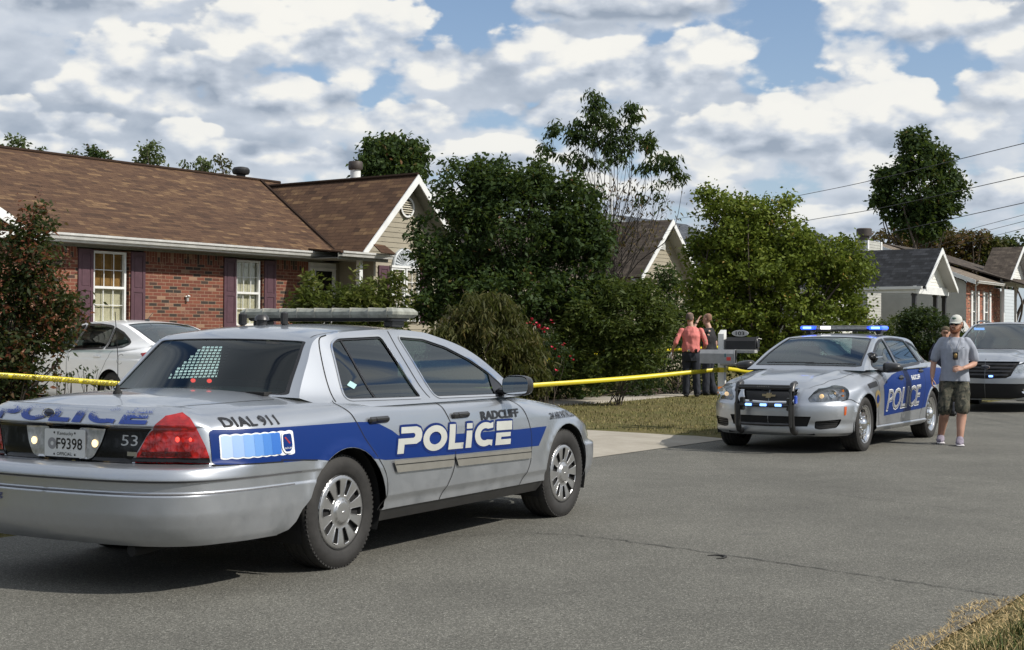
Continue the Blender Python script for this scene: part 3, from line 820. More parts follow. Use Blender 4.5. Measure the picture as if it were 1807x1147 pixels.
def shutter(h, x0, x1, z0, z1, y):
    m = MB(); cx = (x0+x1)/2; w = x1-x0; zm = (z0+z1)/2-.03
    m.box((cx, y-.008, (z0+z1)/2), (w, .016, z1-z0))
    for x in (x0+.03, x1-.03): m.box((x, y-.022, (z0+z1)/2), (.06, .014, z1-z0))
    for z in (z0+.04, zm, z1-.04): m.box((cx, y-.0215, z), (w-.12, .013, .08 if z != zm else .07))
    for a, b in ((z0+.08, zm-.035), (zm+.035, z1-.08)): m.box((cx, y-.019, (a+b)/2), (w-.17, .010, b-a-.05), bev=.004)
    return m.build('shutter', SHUT, h)
def gutter(h, x0, x1, y, z, mat=None):
    m = MB(); pr = [(y, z-.11), (y-.085, z-.11), (y-.10, z-.06), (y-.125, z-.04), (y-.125, z), (y-.115, z), (y-.115, z-.03), (y-.09, z-.055), (y-.075, z-.10), (y, z-.10)]
    m.prism(pr, x0, x1, 'x'); return m.build('gutter', mat or plain('gutter_white', (.50, .50, .48), .45, var=.15, vscale=5), h)
def down_pipe(h, x, y, z0, z1):
    m = MB(); m.tube([(x, y-.12, z1), (x, y+.02, z1-.12), (x, y+.02, z0)], .035, 8); return m.build('downpipe', WTRIM, h)

def build_ground():
    sv = np.r_[np.linspace(-60, -8, 14), np.arange(-7.6, -5.9, .08), np.linspace(-5.9, -.2, 4), np.arange(-.12, 9, .22), np.linspace(9.2, 60, 40), np.linspace(70, 900, 14)]
    tv = np.r_[np.linspace(-300, -30, 10), np.arange(-28, 60, .6), np.linspace(62, 1200, 24)]
    o = sheet('ground', sv, tv, lambda S, T: lawn_h(S)+.012*np.sin(S*2.1+T*.7)*np.clip(S/4, 0, 1)*np.clip(np.abs(S), 0, 1), LAWN)
    tag(o, kind='structure')
    # ragged asphalt edge along both verges
    t = np.arange(-28, 120, .35); rg = np.random.default_rng(3)
    def rag(n, a): 
        r = rg.normal(0, 1, n); k = np.array([1, 2, 3, 2, 1])/9; return np.convolve(r, k, 'same')*a
    eL = rag(len(t), .035); eR = -6.33+rag(len(t), .06)
    V = []; F = []
    cols = 6
    for i, tt in enumerate(t):
        for c in range(cols+1):
            s = eR[i]+(eL[i]-eR[i])*c/cols; x, y = ST(s, tt); V.append((x, y, .004-.0*c))
    for i in range(len(t)-1):
        for c in range(cols): a = i*(cols+1)+c; F.append((a, a+cols+1, a+cols+2, a+1))
    tag(link('road', mesh_np('road', V, F), ASPH), kind='structure')
    far = sheet('road', np.linspace(-6.2, 0, 3), np.linspace(119.9, 500, 4), lambda S, T: 0*S+.004, ASPH); tag(far, kind='structure')
    near = sheet('road', np.linspace(-6.2, 0, 3), np.linspace(-300, -28, 4), lambda S, T: 0*S+.004, ASPH); tag(near, kind='structure')
    # driveway slab with its flared apron
    V = []; F = []
    for s in np.r_[np.linspace(-.12, .9, 6), np.linspace(1.3, 12.2, 24)]:
        fl = max(0, .6-s)*.55
        for k in range(9):
            t_ = (-2.6-fl)+(3.05 - (-2.6)+2*fl)*k/8 - max(0, s-.6)*.06*(k/8); x, y = ST(s, t_); V.append((x, y, max(.010, float(lawn_h(s))+.012)))
    for a in range(29):
        for k in range(8): i = a*9+k; F.append((i, i+1, i+10, i+9))
    tag(link('driveway', mesh_np('driveway', V, F, smooth=True), CONC), kind='structure')
    o = sheet('sidewalk', [5.15, 5.2, 6.25, 6.3], np.arange(3.2, 70, 1.5), lambda S, T: lawn_h(S)+.018-.03*((S < 5.18) | (S > 6.28)), CONC); tag(o, kind='structure')
    # long cracks in the asphalt
    ck = MB()
    def crack(P, w):
        P = spline2(P, 14); r = np.random.default_rng(int(P[0][0]*100) % 999); V = []; n = len(P)
        for i, q in enumerate(P):
            tt = P[min(i+1, n-1)]-P[max(i-1, 0)]; nn = np.array([-tt[1], tt[0]])/max(np.linalg.norm(tt), 1e-9)
            j = r.normal(0, .012); ww = w*(.35+r.random()*.9)*min(1, i/4+.2, (n-1-i)/4+.2)
            V += [(*(q+nn*(j+ww)), .0085), (*(q+nn*(j-ww)), .0085)]
        ck.add(V, [(2*i, 2*i+1, 2*i+3, 2*i+2) for i in range(n-1)])
    crack([(.05, 10.15), (.55, 9.97), (1.1, 9.42), (1.75, 8.75), (2.2, 8.25), (2.57, 7.83), (2.7, 7.7)], .006)
    crack([(2.6, 13.2), (2.98, 12.61), (3.45, 11.95), (3.98, 11.12), (4.6, 10.3)], .0045)
    crack([(-.9, 10.0), (-.5, 9.9), (.05, 10.15)], .0025)
    crack([(4.5, 19.9), (5.2, 18.6), (6.1, 17.2), (7.4, 15.6)], .003)
    tag(ck.build('road_cracks', plain('crack_tar', (.022, .021, .02), .9), None, fix=False), kind='structure')
    # a curl of black rubber and a few crumbs lying on the road
    x0, y0 = 1.31, 9.05
    m = MB(); m.tube([(x0-.06, y0+.06, .008), (x0-.01, y0+.066, .010), (x0+.03, y0+.05, .010), (x0+.048, y0, .010), (x0+.025, y0-.05, .009), (x0-.02, y0-.062, .007)], [.0025, .004, .006, .009, .006, .0025], 8)
    tag(m.build('rubber_scrap', RUBBER), 'curled scrap of black rubber lying beside the long crack in the road', 'litter')
build_ground()

def m_grass_leaf(cols):
    def f(g, p):
        a = g.node('ShaderNodeAttribute', attribute_name='v').outputs['Fac']
        c = g.ramp(a, cols)
        g.put(p.inputs['Base Color'], c); p.inputs['Roughness'].default_value = .7; p.inputs['Specular IOR Level'].default_value = .2
    return f
def blades(name, pts, h, w, mat, lean=.5, seed=1):
    """one curved blade (two quads) per point"""
    r = np.random.default_rng(seed); n = len(pts); P = np.asarray(pts, float)
    a = r.random(n)*2*math.pi; hh = h*(.5+r.random(n)); ln = lean*hh*(.3+r.random(n)); ww = w*(.6+.8*r.random(n)); b = a+math.pi/2+r.normal(0, .6, n)
    dx = np.stack([np.cos(a), np.sin(a), 0*a], 1); wx = np.stack([np.cos(b), np.sin(b), 0*b], 1)
    up = np.array([0, 0, 1.0]); mid = P+dx*(ln*.3)[:, None]+up*(hh*.6)[:, None]; tip = P+dx*ln[:, None]+up*hh[:, None]
    V = np.stack([P-wx*ww[:, None]/2, P+wx*ww[:, None]/2, mid+wx*ww[:, None]*.4, mid-wx*ww[:, None]*.4, tip], 1).reshape(-1, 3)
    i = np.arange(n)*5
    F = [tuple(q) for q in np.stack([i, i+1, i+2, i+3], 1)]+[tuple(q) for q in np.stack([i+3, i+2, i+4], 1)]
    me = mesh_np(name, V, F); at = me.attributes.new('v', 'FLOAT', 'POINT'); at.data.foreach_set('value', np.repeat(r.random(n), 5).astype(np.float32))
    o = link(name, me, mat); return o
GRASS_DRY = material('dry_grass', m_grass_leaf([(0, (.075, .085, .022)), (.35, (.130, .125, .038)), (.7, (.21, .180, .070)), (1, (.32, .27, .13))]))
GRASS_GRN = material('green_grass', m_grass_leaf([(0, (.030, .050, .012)), (.45, (.060, .085, .020)), (.75, (.14, .13, .045)), (1, (.36, .28, .13))]))
STRAW = material('straw', m_grass_leaf([(0, (.28, .20, .09)), (.5, (.42, .31, .15)), (1, (.55, .42, .22))]))
def build_grass():
    r = np.random.default_rng(5); out = []
    n = 80000
    s = .05+r.random(n)*10.5; t = -10+r.random(n)*32
    keep = ~((s > 5.15) & (s < 6.3) & (t > 3.1)) & ~((t > -2.75) & (t < 3.45-np.clip(s-.6, 0, 99)*.06+np.clip(.6-s, 0, 1)*.5))
    # tufty, thinner in bare spots
    dens = .5+.5*np.sin(s*3.1+1.3*np.sin(t*1.7))*np.sin(t*2.3+s)
    keep &= r.random(n) < .45+.55*dens
    s, t = s[keep], t[keep]; P = O0+s[:, None]*NV+t[:, None]*DV
    z = lawn_h(s)
    tag(blades('grass', np.column_stack([P, z]), .034, .012, GRASS_DRY, seed=2), 'dry yellow grass of the lawn between the road and the houses', 'grass', kind='stuff')
    n = 26000; s = -6.22-r.random(n)**1.2*1.7+r.normal(0, .05, n); t = -15.0+r.random(n)*11
    edge = -6.62+.10*np.sin(t*2.2)+.07*np.sin(t*5.1+1); k = s < edge; s, t = s[k], t[k]
    P = O0+s[:, None]*NV+t[:, None]*DV; tag(blades('grass', np.column_stack([P, lawn_h(s)]), .060, .006, GRASS_GRN, lean=.9, seed=4), 'green and straw coloured verge grass at the near right road edge', 'grass', kind='stuff')
    n = 12000; t = -13.5+r.random(n)*8; s = -6.27+.08*np.sin(t*2.2)+.07*np.sin(t*5.1+1)-r.random(n)**1.1*.50
    P = O0+s[:, None]*NV+t[:, None]*DV; tag(blades('dead_grass', np.column_stack([P, np.maximum(lawn_h(s), .006)]), .014, .004, STRAW, lean=3.2, seed=6), 'matted dead straw grass creeping over the asphalt edge', 'grass', kind='stuff')
    n = 14000; s = .02+r.random(n)*1.2; t = -9.5+r.random(n)*6.5
    P = O0+s[:, None]*NV+t[:, None]*DV; tag(blades('grass', np.column_stack([P, lawn_h(s)]), .055, .008, GRASS_DRY, seed=8), 'dry verge grass behind the near police car at the left road edge', 'grass', kind='stuff')
build_grass()

def wing_roof(h, xc, hw, y0, y1, ze, zr, mat, parent=None, th=.05, names='roof'):
    """gable with its ridge along y: two slopes"""
    a = slab(names, [(xc-hw, y0, ze), (xc-hw, y1, ze), (xc, y1, zr), (xc, y0, zr)], th, mat, parent or h)
    b = slab(names, [(xc+hw, y1, ze), (xc+hw, y0, ze), (xc, y0, zr), (xc, y1, zr)], th, mat, parent or h)
    return a, b
def rake(h, xc, hw, y, ze, zr, w=.14, th=.03, mat=None):
    for sg in (-1, 1):
        m = MB(); m.prism([(xc, zr+.005), (xc+sg*hw, ze+.005), (xc+sg*hw, ze-w), (xc, zr-w*1.3)], y-th, y, 'y'); m.build('rake_board', mat or WTRIM, h)

def house_one():
    h = thing('brick_house', 'red brick house with brown shingle roof and plum shutters behind the near police car', 'house', (-5.5229, 30.0, 0), R(54))
    zb = .2
    wins = [(-3.96, -3.12), (-.36, .40)]; z0, z1 = 1.60, 2.99
    holes = [[(a, z0), (b, z0), (b, z1), (a, z1)] for a, b in wins]
    wall('brick_wall', [(-6.6, zb), (1.80, zb), (1.80, 2.83), (.80, 2.83), (.80, 2.995), (-.72, 2.995), (-.72, 2.83), (-2.78, 2.83), (-2.78, 2.995), (-4.33, 2.995), (-4.33, 2.83), (-6.6, 2.83)], holes, 0, BRICK, h, depth=.12)
    # a soldier course of upright bricks under the eaves
    for x0, x1 in ((-6.6, -4.33), (-2.78, -.72), (.80, 1.80)):
        q = [(x0, -.004, 2.83), (x1, -.004, 2.83), (x1, -.004, 3.03), (x0, -.004, 3.03)]
        uv_mesh('soldier_course', [q, [(x0, -.004, 2.83), (x0, 0, 2.83), (x1, 0, 2.83), (x1, -.004, 2.83)]], BRICK, h, [[(0, x0+.003), (0, x1+.003), (.2, x1+.003), (.2, x0+.003)], [(0, 0)]*4])
    for k, (a, b) in enumerate(wins):
        sash_window(h, a+.01, b-.055, z0+.01, z1-.01, .055, BLIND, upper=CURT if k == 0 else BLIND)
        shutter(h, a-.35, a-.01, z0-.03, 3.0, 0); shutter(h, b+.03, b+.37, z0-.03, 3.0, 0)
        m = MB(); m.box(((a+b)/2, -.02, z0-.03), (b-a, .07, .06)); m.build('window_sill', BRICK2, h)
    m = MB(); m.tube([(-1.74, -.03, 2.17), (-1.66, -.07, 2.18)], .02, 8); m.box((-1.70, -.03, 2.12), (.05, .06, .10), bev=.01); m.sphere((-1.70, -.06, 2.18), .03); m.build('hose_tap', plain('pale_metal', (.55, .55, .52), .4, .5), h)
    # frieze, soffit, fascia, gutter
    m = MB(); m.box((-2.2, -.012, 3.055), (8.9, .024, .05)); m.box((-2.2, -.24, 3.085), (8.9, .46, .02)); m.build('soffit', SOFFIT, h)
    m = MB(); m.box((-2.05, -.462, 3.14), (8.6, .02, .14)); m.build('fascia', WTRIM, h)
    gutter(h, -5.45, 2.35, -.475, 3.225)
    down_pipe(h, -5.2, -.05, .3, 3.08)
    # roofs
    ez, rz, ey, ry = 3.235, 5.24, -.50, 3.75
    main = slab('roof', [(-13.5, ey, ez), (2.9, ey, ez), (4.6, ry, rz), (-13.5, ry, rz)], .06, BROWN_SH, h)
    slab('roof', [(4.6, ry, rz), (4.6, 8.0, 3.2), (-13.5, 8.0, 3.2), (-13.5, ry, rz)], .06, BROWN_SH, h)
    xc, hw, yg, wz = 3.88, 1.84, -1.36, 5.06
    slab('roof', [(xc-hw, 3.0, 3.22), (xc-hw, yg, 3.22), (xc, yg, wz), (xc, 4.2, wz)], .06, BROWN_SH, h)
    slab('roof', [(xc+hw, yg, 3.22), (xc+hw, 7.0, 3.22), (xc, 7.0, wz), (xc, yg, wz)], .06, BROWN_SH, h)
    m = MB(); m.tube([(2.16, -.44, 3.30), (3.92, 3.72, 5.25)], .035, 5); m.tube([(xc, yg, wz+.02), (xc, 4.1, wz+.02)], .04, 6); m.tube([(-13.4, ry, rz+.01), (4.6, ry, rz+.01)], .045, 6); m.build('ridge_cap', BROWN_SH, h)
    rake(h, xc, hw, yg, 3.22, wz, .15)
    # wing front wall: lapped boards, round louvre, arched window
    zt = lambda z: (2.77, 5.0) if z < 3.2 else (xc-max(0, (wz-.1-z))*1.0, xc+max(0, (wz-.1-z))*1.0)
    siding('gable_siding', zt, .3, 4.95, -1.0, TANS, h, row=.115)
    siding('side_siding', lambda z: (-1.0, 0.0), .3, 3.1, 2.77, TANS, h, axis='x', sgn=-1, row=.115)
    m = MB(); m.box((2.775, -1.015, 1.7), (.07, .07, 2.8)); m.build('corner_board', TANS, h)
    m = MB(); m.prism([(xc-.30, 4.75), (xc+.30, 4.75), (xc+1.80, 3.24), (xc+1.84, 3.16), (xc, 4.92), (xc-1.84, 3.16), (xc-1.80, 3.24)][::-1], yg+.002, -1.0, 'y'); 
    sf = MB()
    for sg in (-1, 1): sf.add([(xc, yg, wz-.12), (xc+sg*hw, yg, 3.10), (xc+sg*hw, -1.0, 3.10), (xc, -1.0, wz-.12)], [(0, 1, 2, 3)])
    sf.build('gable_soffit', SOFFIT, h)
    m = MB(); m.lathe([(.0, 0), (.215, 0), (.235, -.02), (.235, -.045), (.195, -.045), (.19, -.03)], c=(xc, -1.02, 4.34), axis='y', seg=28)
    lv = m.build('louvre_vent', WTRIM, h)
    m = MB()
    for k in range(6):
        z = 4.20+.052*k; w = 2*math.sqrt(max(.001, .185**2-(z-4.34)**2)); m.box((xc, -1.055, z), (w, .035, .010), rx=.7)
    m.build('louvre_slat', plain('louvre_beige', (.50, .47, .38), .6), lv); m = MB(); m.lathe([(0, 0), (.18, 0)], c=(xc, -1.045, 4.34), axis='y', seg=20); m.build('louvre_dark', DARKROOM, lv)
    # arch
    ac = 3.81; pts = [(ac+.42*math.cos(a), 3.0+.40*math.sin(a)) for a in np.linspace(0, math.pi, 20)]
    m = MB(); m.prism(pts, -1.055, -1.0, 'y'); ar = m.build('window_arch', plain('weathered_fan', (.40, .43, .45), .5, var=.15), h)
    m = MB()
    for a in np.linspace(.12, math.pi-.12, 13): m.tube([(ac+.05*math.cos(a), -1.058, 3.01+.05*math.sin(a)), (ac+.34*math.cos(a), -1.068, 3.0+.33*math.sin(a))], [.006, .016], 6)
    m.tube([(ac+.39*math.cos(a), -1.06, 3.0+.37*math.sin(a)) for a in np.linspace(0, math.pi, 20)], .022, 6); m.build('fan_ribs', plain('fan_rib', (.52, .55, .57), .5), ar)
    m = MB(); m.box((ac, -1.04, 2.975), (.98, .09, .05)); m.build('window_head', WTRIM, h)
    sash_window(h, 3.33, 3.80, 1.75, 2.95, -1.03, CURT, cols=2, upper=CURT); sash_window(h, 3.84, 4.31, 1.75, 2.95, -1.03, CURT, cols=2, upper=CURT)
    shutter(h, 2.93, 3.27, 1.72, 2.98, -1.02); shutter(h, 4.36, 4.70, 1.72, 2.98, -1.02)
    # recessed door, side lights and porch
    siding('porch_wall', lambda z: (1.80, 2.77), .3, 3.05, 0.02, TANS, h, row=.115)
    m = MB(); m.box((2.18, -.03, 2.0), (.82, .06, 2.04)); dr = m.build('door', WTRIM, h)
    m = MB(); m.box((2.20, -.065, 2.42), (.50, .01, .84)); m.build('door_pane', GLOSSB, dr)
    m = MB(); m.box((2.18, -.07, 2.90), (.80, .03, .02)); m.box((2.20, -.07, 2.01), (.56, .02, .03)); m.sphere((2.48, -.09, 1.95), .03); m.build('door_trim', WTRIM, dr)
    m = MB(); m.box((2.20, -1.12, 1.75), (.11, .11, 2.7), bev=.01); m.build('porch_post', WTRIM, h)
    m = MB(); m.box((2.1, -.90, 3.07), (1.5, .92, .02)); m.box((2.08, -1.34, 3.10), (1.6, .02, .13)); m.build('porch_soffit', SOFFIT, h)
    slab('porch_roof', [(1.30, -1.40, 3.20), (2.78, -1.40, 3.20), (2.78, -.45, 3.29), (1.30, -.45, 3.29)], .03, BROWN_SH, h)
    slab('porch_roof', [(2.35, -1.62, 3.215), (2.98, -1.50, 3.215), (2.75, -1.37, 3.40), (2.35, -1.37, 3.42)], .02, BROWN_SH, h)
    gutter(h, 1.30, 2.92, -1.36, 3.205)
    m = MB(); m.box((1.0, -.75, .42), (3.6, 1.5, .36)); m.build('porch_floor', CONC, h)
    # roof furniture
    m = MB(); m.lathe([(.11, 5.10), (.11, 5.34), (.19, 5.36), (.215, 5.41), (.215, 5.47), (.175, 5.52), (.08, 5.54), (0, 5.54)], c=(3.42, 3.9, 0), seg=24); m.build('roof_vent', plain('vent_black', (.015, .015, .016), .5), h)
    m = MB(); m.lathe([(.13, 4.9), (.13, 5.58), (.15, 5.60)], c=(5.70, 2.2, 0), seg=20); f_ = m.build('flue', WTRIM, h)
    m = MB(); m.lathe([(.165, 5.58), (.18, 5.61), (.18, 5.76), (.16, 5.79), (0, 5.80)], c=(5.70, 2.2, 0), seg=20); m.build('flue_cap', plain('dark_metal', (.05, .04, .035), .6), f_)
    # left garage wing, mostly behind the shrub
    gc, gh = -9.3, 2.75
    slab('roof', [(gc+gh, -1.62, 3.20), (gc+gh, 2.0, 3.20), (gc, 3.0, 4.62), (gc, -1.62, 4.62)], .05, BROWN_SH, h)
    rake(h, gc, gh, -1.60, 3.20, 4.62, .16)
    siding('garage_siding', lambda z: (gc-2.5, gc+2.45) if z < 3.2 else (gc-(4.45-z)*1.9, gc+(4.45-z)*1.9), .3, 4.4, -1.25, GREYS, h)
    siding('garage_side_siding', lambda z: (-1.25, 0), .3, 3.1, gc+2.45, GREYS, h, axis='x', sgn=1)
    # back and end walls so that the body is closed
    m = MB(); m.box((-3, 4.0, 1.7), (19, 7.4, 2.8)); m.build('rear_walls', TANS, h); 
    m = MB(); m.box((3.88, 2.6, 1.7), (2.2, 7.0, 2.8)); m.build('wing_walls', TANS, h)
    return h
house_one()

def far_house(name, label, px, rise, mats, yaw=54, z0=0, hw=1.84, ze=3.22, zr=5.06, back=4.2, main=None, brick=False, gable=WHITES, porch=True, wallmat=None):
    """street-facing gable wing (origin at its front centre) with an optional long main roof behind"""
    h = thing(name, label, 'house', (px[0], px[1], z0), R(yaw), 'houses further along the street')
    roofm = mats
    slab('roof', [(-hw, back, ze), (-hw, -.4, ze), (0, -.4, zr), (0, back, zr)], .06, roofm, h); slab('roof', [(hw, -.4, ze), (hw, back, ze), (0, back, zr), (0, -.4, zr)], .06, roofm, h)
    rake(h, 0, hw, -.4, ze, zr, .15)
    k = hw/(zr-ze); zt = lambda z: (-(zr-.08-z)*k*.97, (zr-.08-z)*k*.97)
    siding('gable_siding', zt, ze-.02, zr-.1, 0, gable, h)
    for sg in (-1, 1):
        sf = MB(); sf.add([(0, -.4, zr-.12), (sg*hw, -.4, ze-.1), (sg*hw, 0, ze-.1), (0, 0, zr-.12)], [(0, 1, 2, 3)]); sf.build('gable_soffit', plain('pale_soffit', (.45, .45, .45), .7), h)
    m = MB(); m.prism([(-.16, zr-.92), (.16, zr-.92), (.16, zr-.62), (0, zr-.48), (-.16, zr-.62)], -.05, -.012, 'y'); lv = m.build('louvre_vent', WTRIM, h)
    m = MB(); [m.box((0, -.055, zr-.87+.06*i), (.25, .012, .02)) for i in range(5)]; m.build('louvre_slat', SOFFIT, lv)
    if main:
        x0, x1, yb, zr2 = main
        slab('roof', [(x0, back-3.2, ze), (x1, back-3.2, ze), (x1, yb, zr2), (x0, yb, zr2)], .06, roofm, h); slab('roof', [(x1, yb, zr2), (x1, yb+4.2, ze), (x0, yb+4.2, ze), (x0, yb, zr2)], .06, roofm, h)
        m = MB(); m.box(((x0+x1)/2, yb, ze/2), (x1-x0-.8, 7.2, ze-.1)); m.build('walls', wallmat or WHITES, h)
    return h

def houses_far():
    h2 = far_house('weatherboard_house', 'low house with grey brown roof between the dark tree and the green tree', (4.68, 44.9), 0, DARKBR_SH, z0=.25, hw=1.9, ze=3.0, zr=4.86, gable=TANS, main=(-9, 3.5, 4.2, 4.86), wallmat=TANS)
    m = MB(); m.box((-.2, .6, 1.6), (3.0, 1.0, 3.0)); m.build('wing_wall', TANS, h2)
    # taller slate roofs behind
    h = thing('slate_roof_house', 'house with a dark slate roof rising just behind the white gable trim', 'house', (6.5, 60.0, .3), R(54), 'houses further along the street')
    slab('roof', [(-1.2, -2.5, 3.9), (6.2, -2.5, 3.9), (5.6, 2.2, 6.35), (-1.0, 2.2, 6.35)], .06, SLATE_SH, h); slab('roof', [(5.6, 2.2, 6.35), (6.2, 7, 3.9), (-1.2, 7, 3.9), (-1.0, 2.2, 6.35)], .06, SLATE_SH, h)
    siding('end_siding', lambda z: (-2.0, 6.5) if z < 4 else (-2.0+(z-4)*1.7, 6.5-(z-4)*1.7), .5, 6.2, -1.0, WHITES, h, axis='x', sgn=-1)
    rk = MB(); rk.prism([(-2.5, 3.95), (2.2, 6.4), (7, 3.95), (7, 3.80), (2.2, 6.2), (-2.5, 3.80)], -1.26, -1.2, 'x'); rk.build('rake_board', WTRIM, h)
    m = MB(); m.box((2.5, 2.2, 2), (6.6, 8.2, 3.8)); m.build('walls', WHITES, h); m = MB(); m.tube([(-.9, 2.2, 6.3), (-.9, 2.2, 7.0)], .04, 8); m.build('vent_pipe', WTRIM, h)
    h = thing('grey_roof_house', 'house behind the green tree showing only its long grey roof', 'house', (12.6, 63.0, .3), R(54), 'houses further along the street')
    slab('roof', [(-3, -2.5, 3.9), (7.5, -2.5, 3.9), (7.5, 1.8, 6.05), (-3, 1.8, 6.05)], .06, SLATE_SH, h); slab('roof', [(7.5, 1.8, 6.05), (7.5, 6.2, 3.9), (-3, 6.2, 3.9), (-3, 1.8, 6.05)], .06, SLATE_SH, h)
    m = MB(); m.box((2.2, 1.8, 2), (9.6, 7.8, 3.7)); m.build('walls', GREYS, h); m = MB(); m.box((2, 1.8, 6.12), (9, .35, .12)); m.build('ridge_vent', BLACKP, h)
    # black roofed porch house
    h3 = far_house('porch_house', 'white gabled porch house with a black shingle roof behind the trimmed bush', (14.75, 50.4), 0, BLACK_SH, hw=1.62, ze=3.22, zr=4.62, back=9.0, z0=0)
    m = MB(); m.box((0, -.02, 3.12), (3.3, .10, .26)); m.build('porch_beam', WTRIM, h3)
    m = MB(); m.box((-1.62, 4.2, 3.12), (.10, 8.4, .22)); m.build('porch_beam', WTRIM, h3); gm = MB(); gm.box((-1.70, 4.2, 3.18), (.11, 9.0, .10)); gm.build('gutter', WTRIM, h3)
    for x, y in ((-1.5, .05), (1.5, .05), (0.6, .05), (-1.5, 2.2), (-1.5, 4.6)):
        m = MB(); m.box((x, y, 1.6), (.13, .13, 2.9)); [m.box((x, y, z), (.17, .17, .06)) for z in (.3, 1.2, 2.95)]; m.build('porch_post', plain('dark_post', (.035, .035, .038), .5), h3)
    siding('house_siding', lambda z: (-1.6, 4.5), .3, 3.1, 4.8, WHITES, h3); siding('house_siding', lambda z: (4.8, 9.0), .3, 3.1, -1.05, GREYS, h3, axis='x', sgn=-1)
    for y in (5.6, 7.2):
        m = MB(); m.box((-1.08, y, 1.7), (.05, .95, 2.4)); d = m.build('window', WTRIM, h3); m = MB(); m.box((-1.112, y, 1.75), (.02, .55, 1.9)); m.build('pane', GLOSSB, d)
    m = MB(); m.box((-.2, 4.77, 1.5), (.95, .05, 2.1)); d = m.build('door', WTRIM, h3); m = MB(); m.box((-.2, 4.74, 1.8), (.5, .02, 1.0)); m.build('door_pane', GLOSSB, d)
    m = MB(); m.box((1.0, 7.7, 1.6), (4.0, 5.6, 3.1)); m.build('walls', GREYS, h3)
    slab('roof', [(-6.5, 5.0, 3.2), (6.0, 5.0, 3.2), (6.0, 8.8, 4.62), (-6.5, 8.8, 4.62)], .05, BLACK_SH, h3)
    # chimney chase standing behind
    m = MB(); m.box((0, 0, 2.6), (1.5, .9, 5.2)); c = m.build('chimney', GREYS); c.location = (14.75, 60.0, .3); c.rotation_euler = (0, 0, R(54)); tag(c, 'grey boarded chimney stack with a round black cowl above the black roof', 'chimney')
    siding('boards', lambda z: (-.75, .75), .1, 5.2, -.45, GREYS, c); siding('boards', lambda z: (-.45, .45), .1, 5.2, -.75, GREYS, c, axis='x')
    m = MB(); [m.box((x, y, 4.9), (.14, .14, .62)) for x in (-.72, .72) for y in (-.42, .42)]; m.build('corner_board', WTRIM, c)
    m = MB(); m.lathe([(.22, 5.2), (.22, 5.42), (.32, 5.44), (.32, 5.72), (.28, 5.76), (0, 5.78)], seg=20); m.build('cowl', plain('dark_metal', (.05, .04, .035), .6), c)
    # brick house at the right with tan roof, grey side wall
    h4 = thing('brick_house', 'orange brick house with a tan roof and narrow shuttered windows', 'house', (19.2, 60.5, .55), R(56), 'houses further along the street')
    ze, zr = 3.35, 5.15
    slab('roof', [(-.35, -.5, ze), (4.4, -.5, ze), (4.4, 4.2, zr), (-.35, 4.2, zr)], .06, TAN_SH, h4); slab('roof', [(9.5, 4.2, zr), (9.5, 8.6, ze), (-.35, 8.6, ze), (-.35, 4.2, zr)], .06, TAN_SH, h4)
    slab('roof', [(4.3, -1.6, ze-.1), (9.5, -1.6, ze-.1), (9.5, 4.2, zr+.04), (2.0, 4.2, zr+.04)], .06, DARKBR_SH, h4)
    holes = [[(a, 1.2), (b, 1.2), (b, 2.95), (a, 2.95)] for a, b in ((.85, 1.55), (2.65, 3.35))]
    wall('brick_wall', [(0, 0), (4.2, 0), (4.2, 3.3), (0, 3.3)], holes, 0, BRICK2, h4)
    for a, b in ((.85, 1.55), (2.65, 3.35)):
        sash_window(h4, a, b, 1.2, 2.95, .05, DARKROOM, cols=2); m = MB(); m.box((a-.14, -.03, 2.07), (.22, .04, 1.8)); m.box((b+.14, -.03, 2.07), (.22, .04, 1.8)); m.build('shutter', WTRIM, h4)
    siding('side_siding', lambda z: (0, 8.4) if z < 3.3 else ((z-3.3)*2.45, 8.4-(z-3.3)*2.45), .0, 5.0, 0, GREYS, h4, axis='x', sgn=-1)
    rk = MB(); rk.prism([(-.5, ze+.02), (4.2, zr+.02), (8.6, ze+.02), (8.6, ze-.16), (4.2, zr-.16), (-.5, ze-.16)], -.38, -.35, 'x'); rk.build('rake_board', WTRIM, h4)
    gutter(h4, -.3, 3.7, -.5, ze); down_pipe(h4, -.02, -.42, .1, 3.25)
    wall('brick_wall', [(4.2, 0), (8.5, 0), (8.5, 3.3), (4.2, 3.3)], [[(5.0, .3), (5.9, .3), (5.9, 2.7), (5.0, 2.7)], [(6.6, 1.1), (7.5, 1.1), (7.5, 2.7), (6.6, 2.7)]], .9, BRICK2, h4)
    m = MB(); m.box((5.45, .96, 1.5), (.86, .05, 2.36)); m.build('door', WTRIM, h4); sash_window(h4, 6.6, 7.5, 1.1, 2.7, .95, DARKROOM, cols=2)
    m = MB(); [m.box((x, -1.3, 1.7), (.1, .1, 3.2)) for x in (4.5, 6.4, 8.4)]; m.build('porch_post', WTRIM, h4)
    m = MB(); [m.box((4.5+.14*i, -1.3, .72), (.02, .02, .8)) for i in range(28)]; m.box((6.4, -1.3, 1.12), (3.9, .05, .04)); m.build('porch_railing', plain('rail_rust', (.20, .10, .06), .6), h4)
    m = MB(); m.box((4.7, 4.6, 1.6), (9.2, 7.2, 3.2)); m.build('walls', GREYS, h4)
    # white gabled neighbour cut by the frame
    h5 = far_house('white_gable_house', 'white gabled house with pale blue side wall at the right edge', (23.1, 65.8), 0, DARKBR_SH, yaw=56, hw=2.2, ze=3.3, zr=4.9, back=1.0, z0=.8)
    m = MB(); m.box((0, .0, 3.2), (4.4, .10, .3)); m.build('porch_beam', WTRIM, h5); siding('front_siding', lambda z: (2.0, 6.0), -.6, 3.1, 1.5, plain('pale_blue_siding', (.52, .57, .60), .5), h5, row=.16)
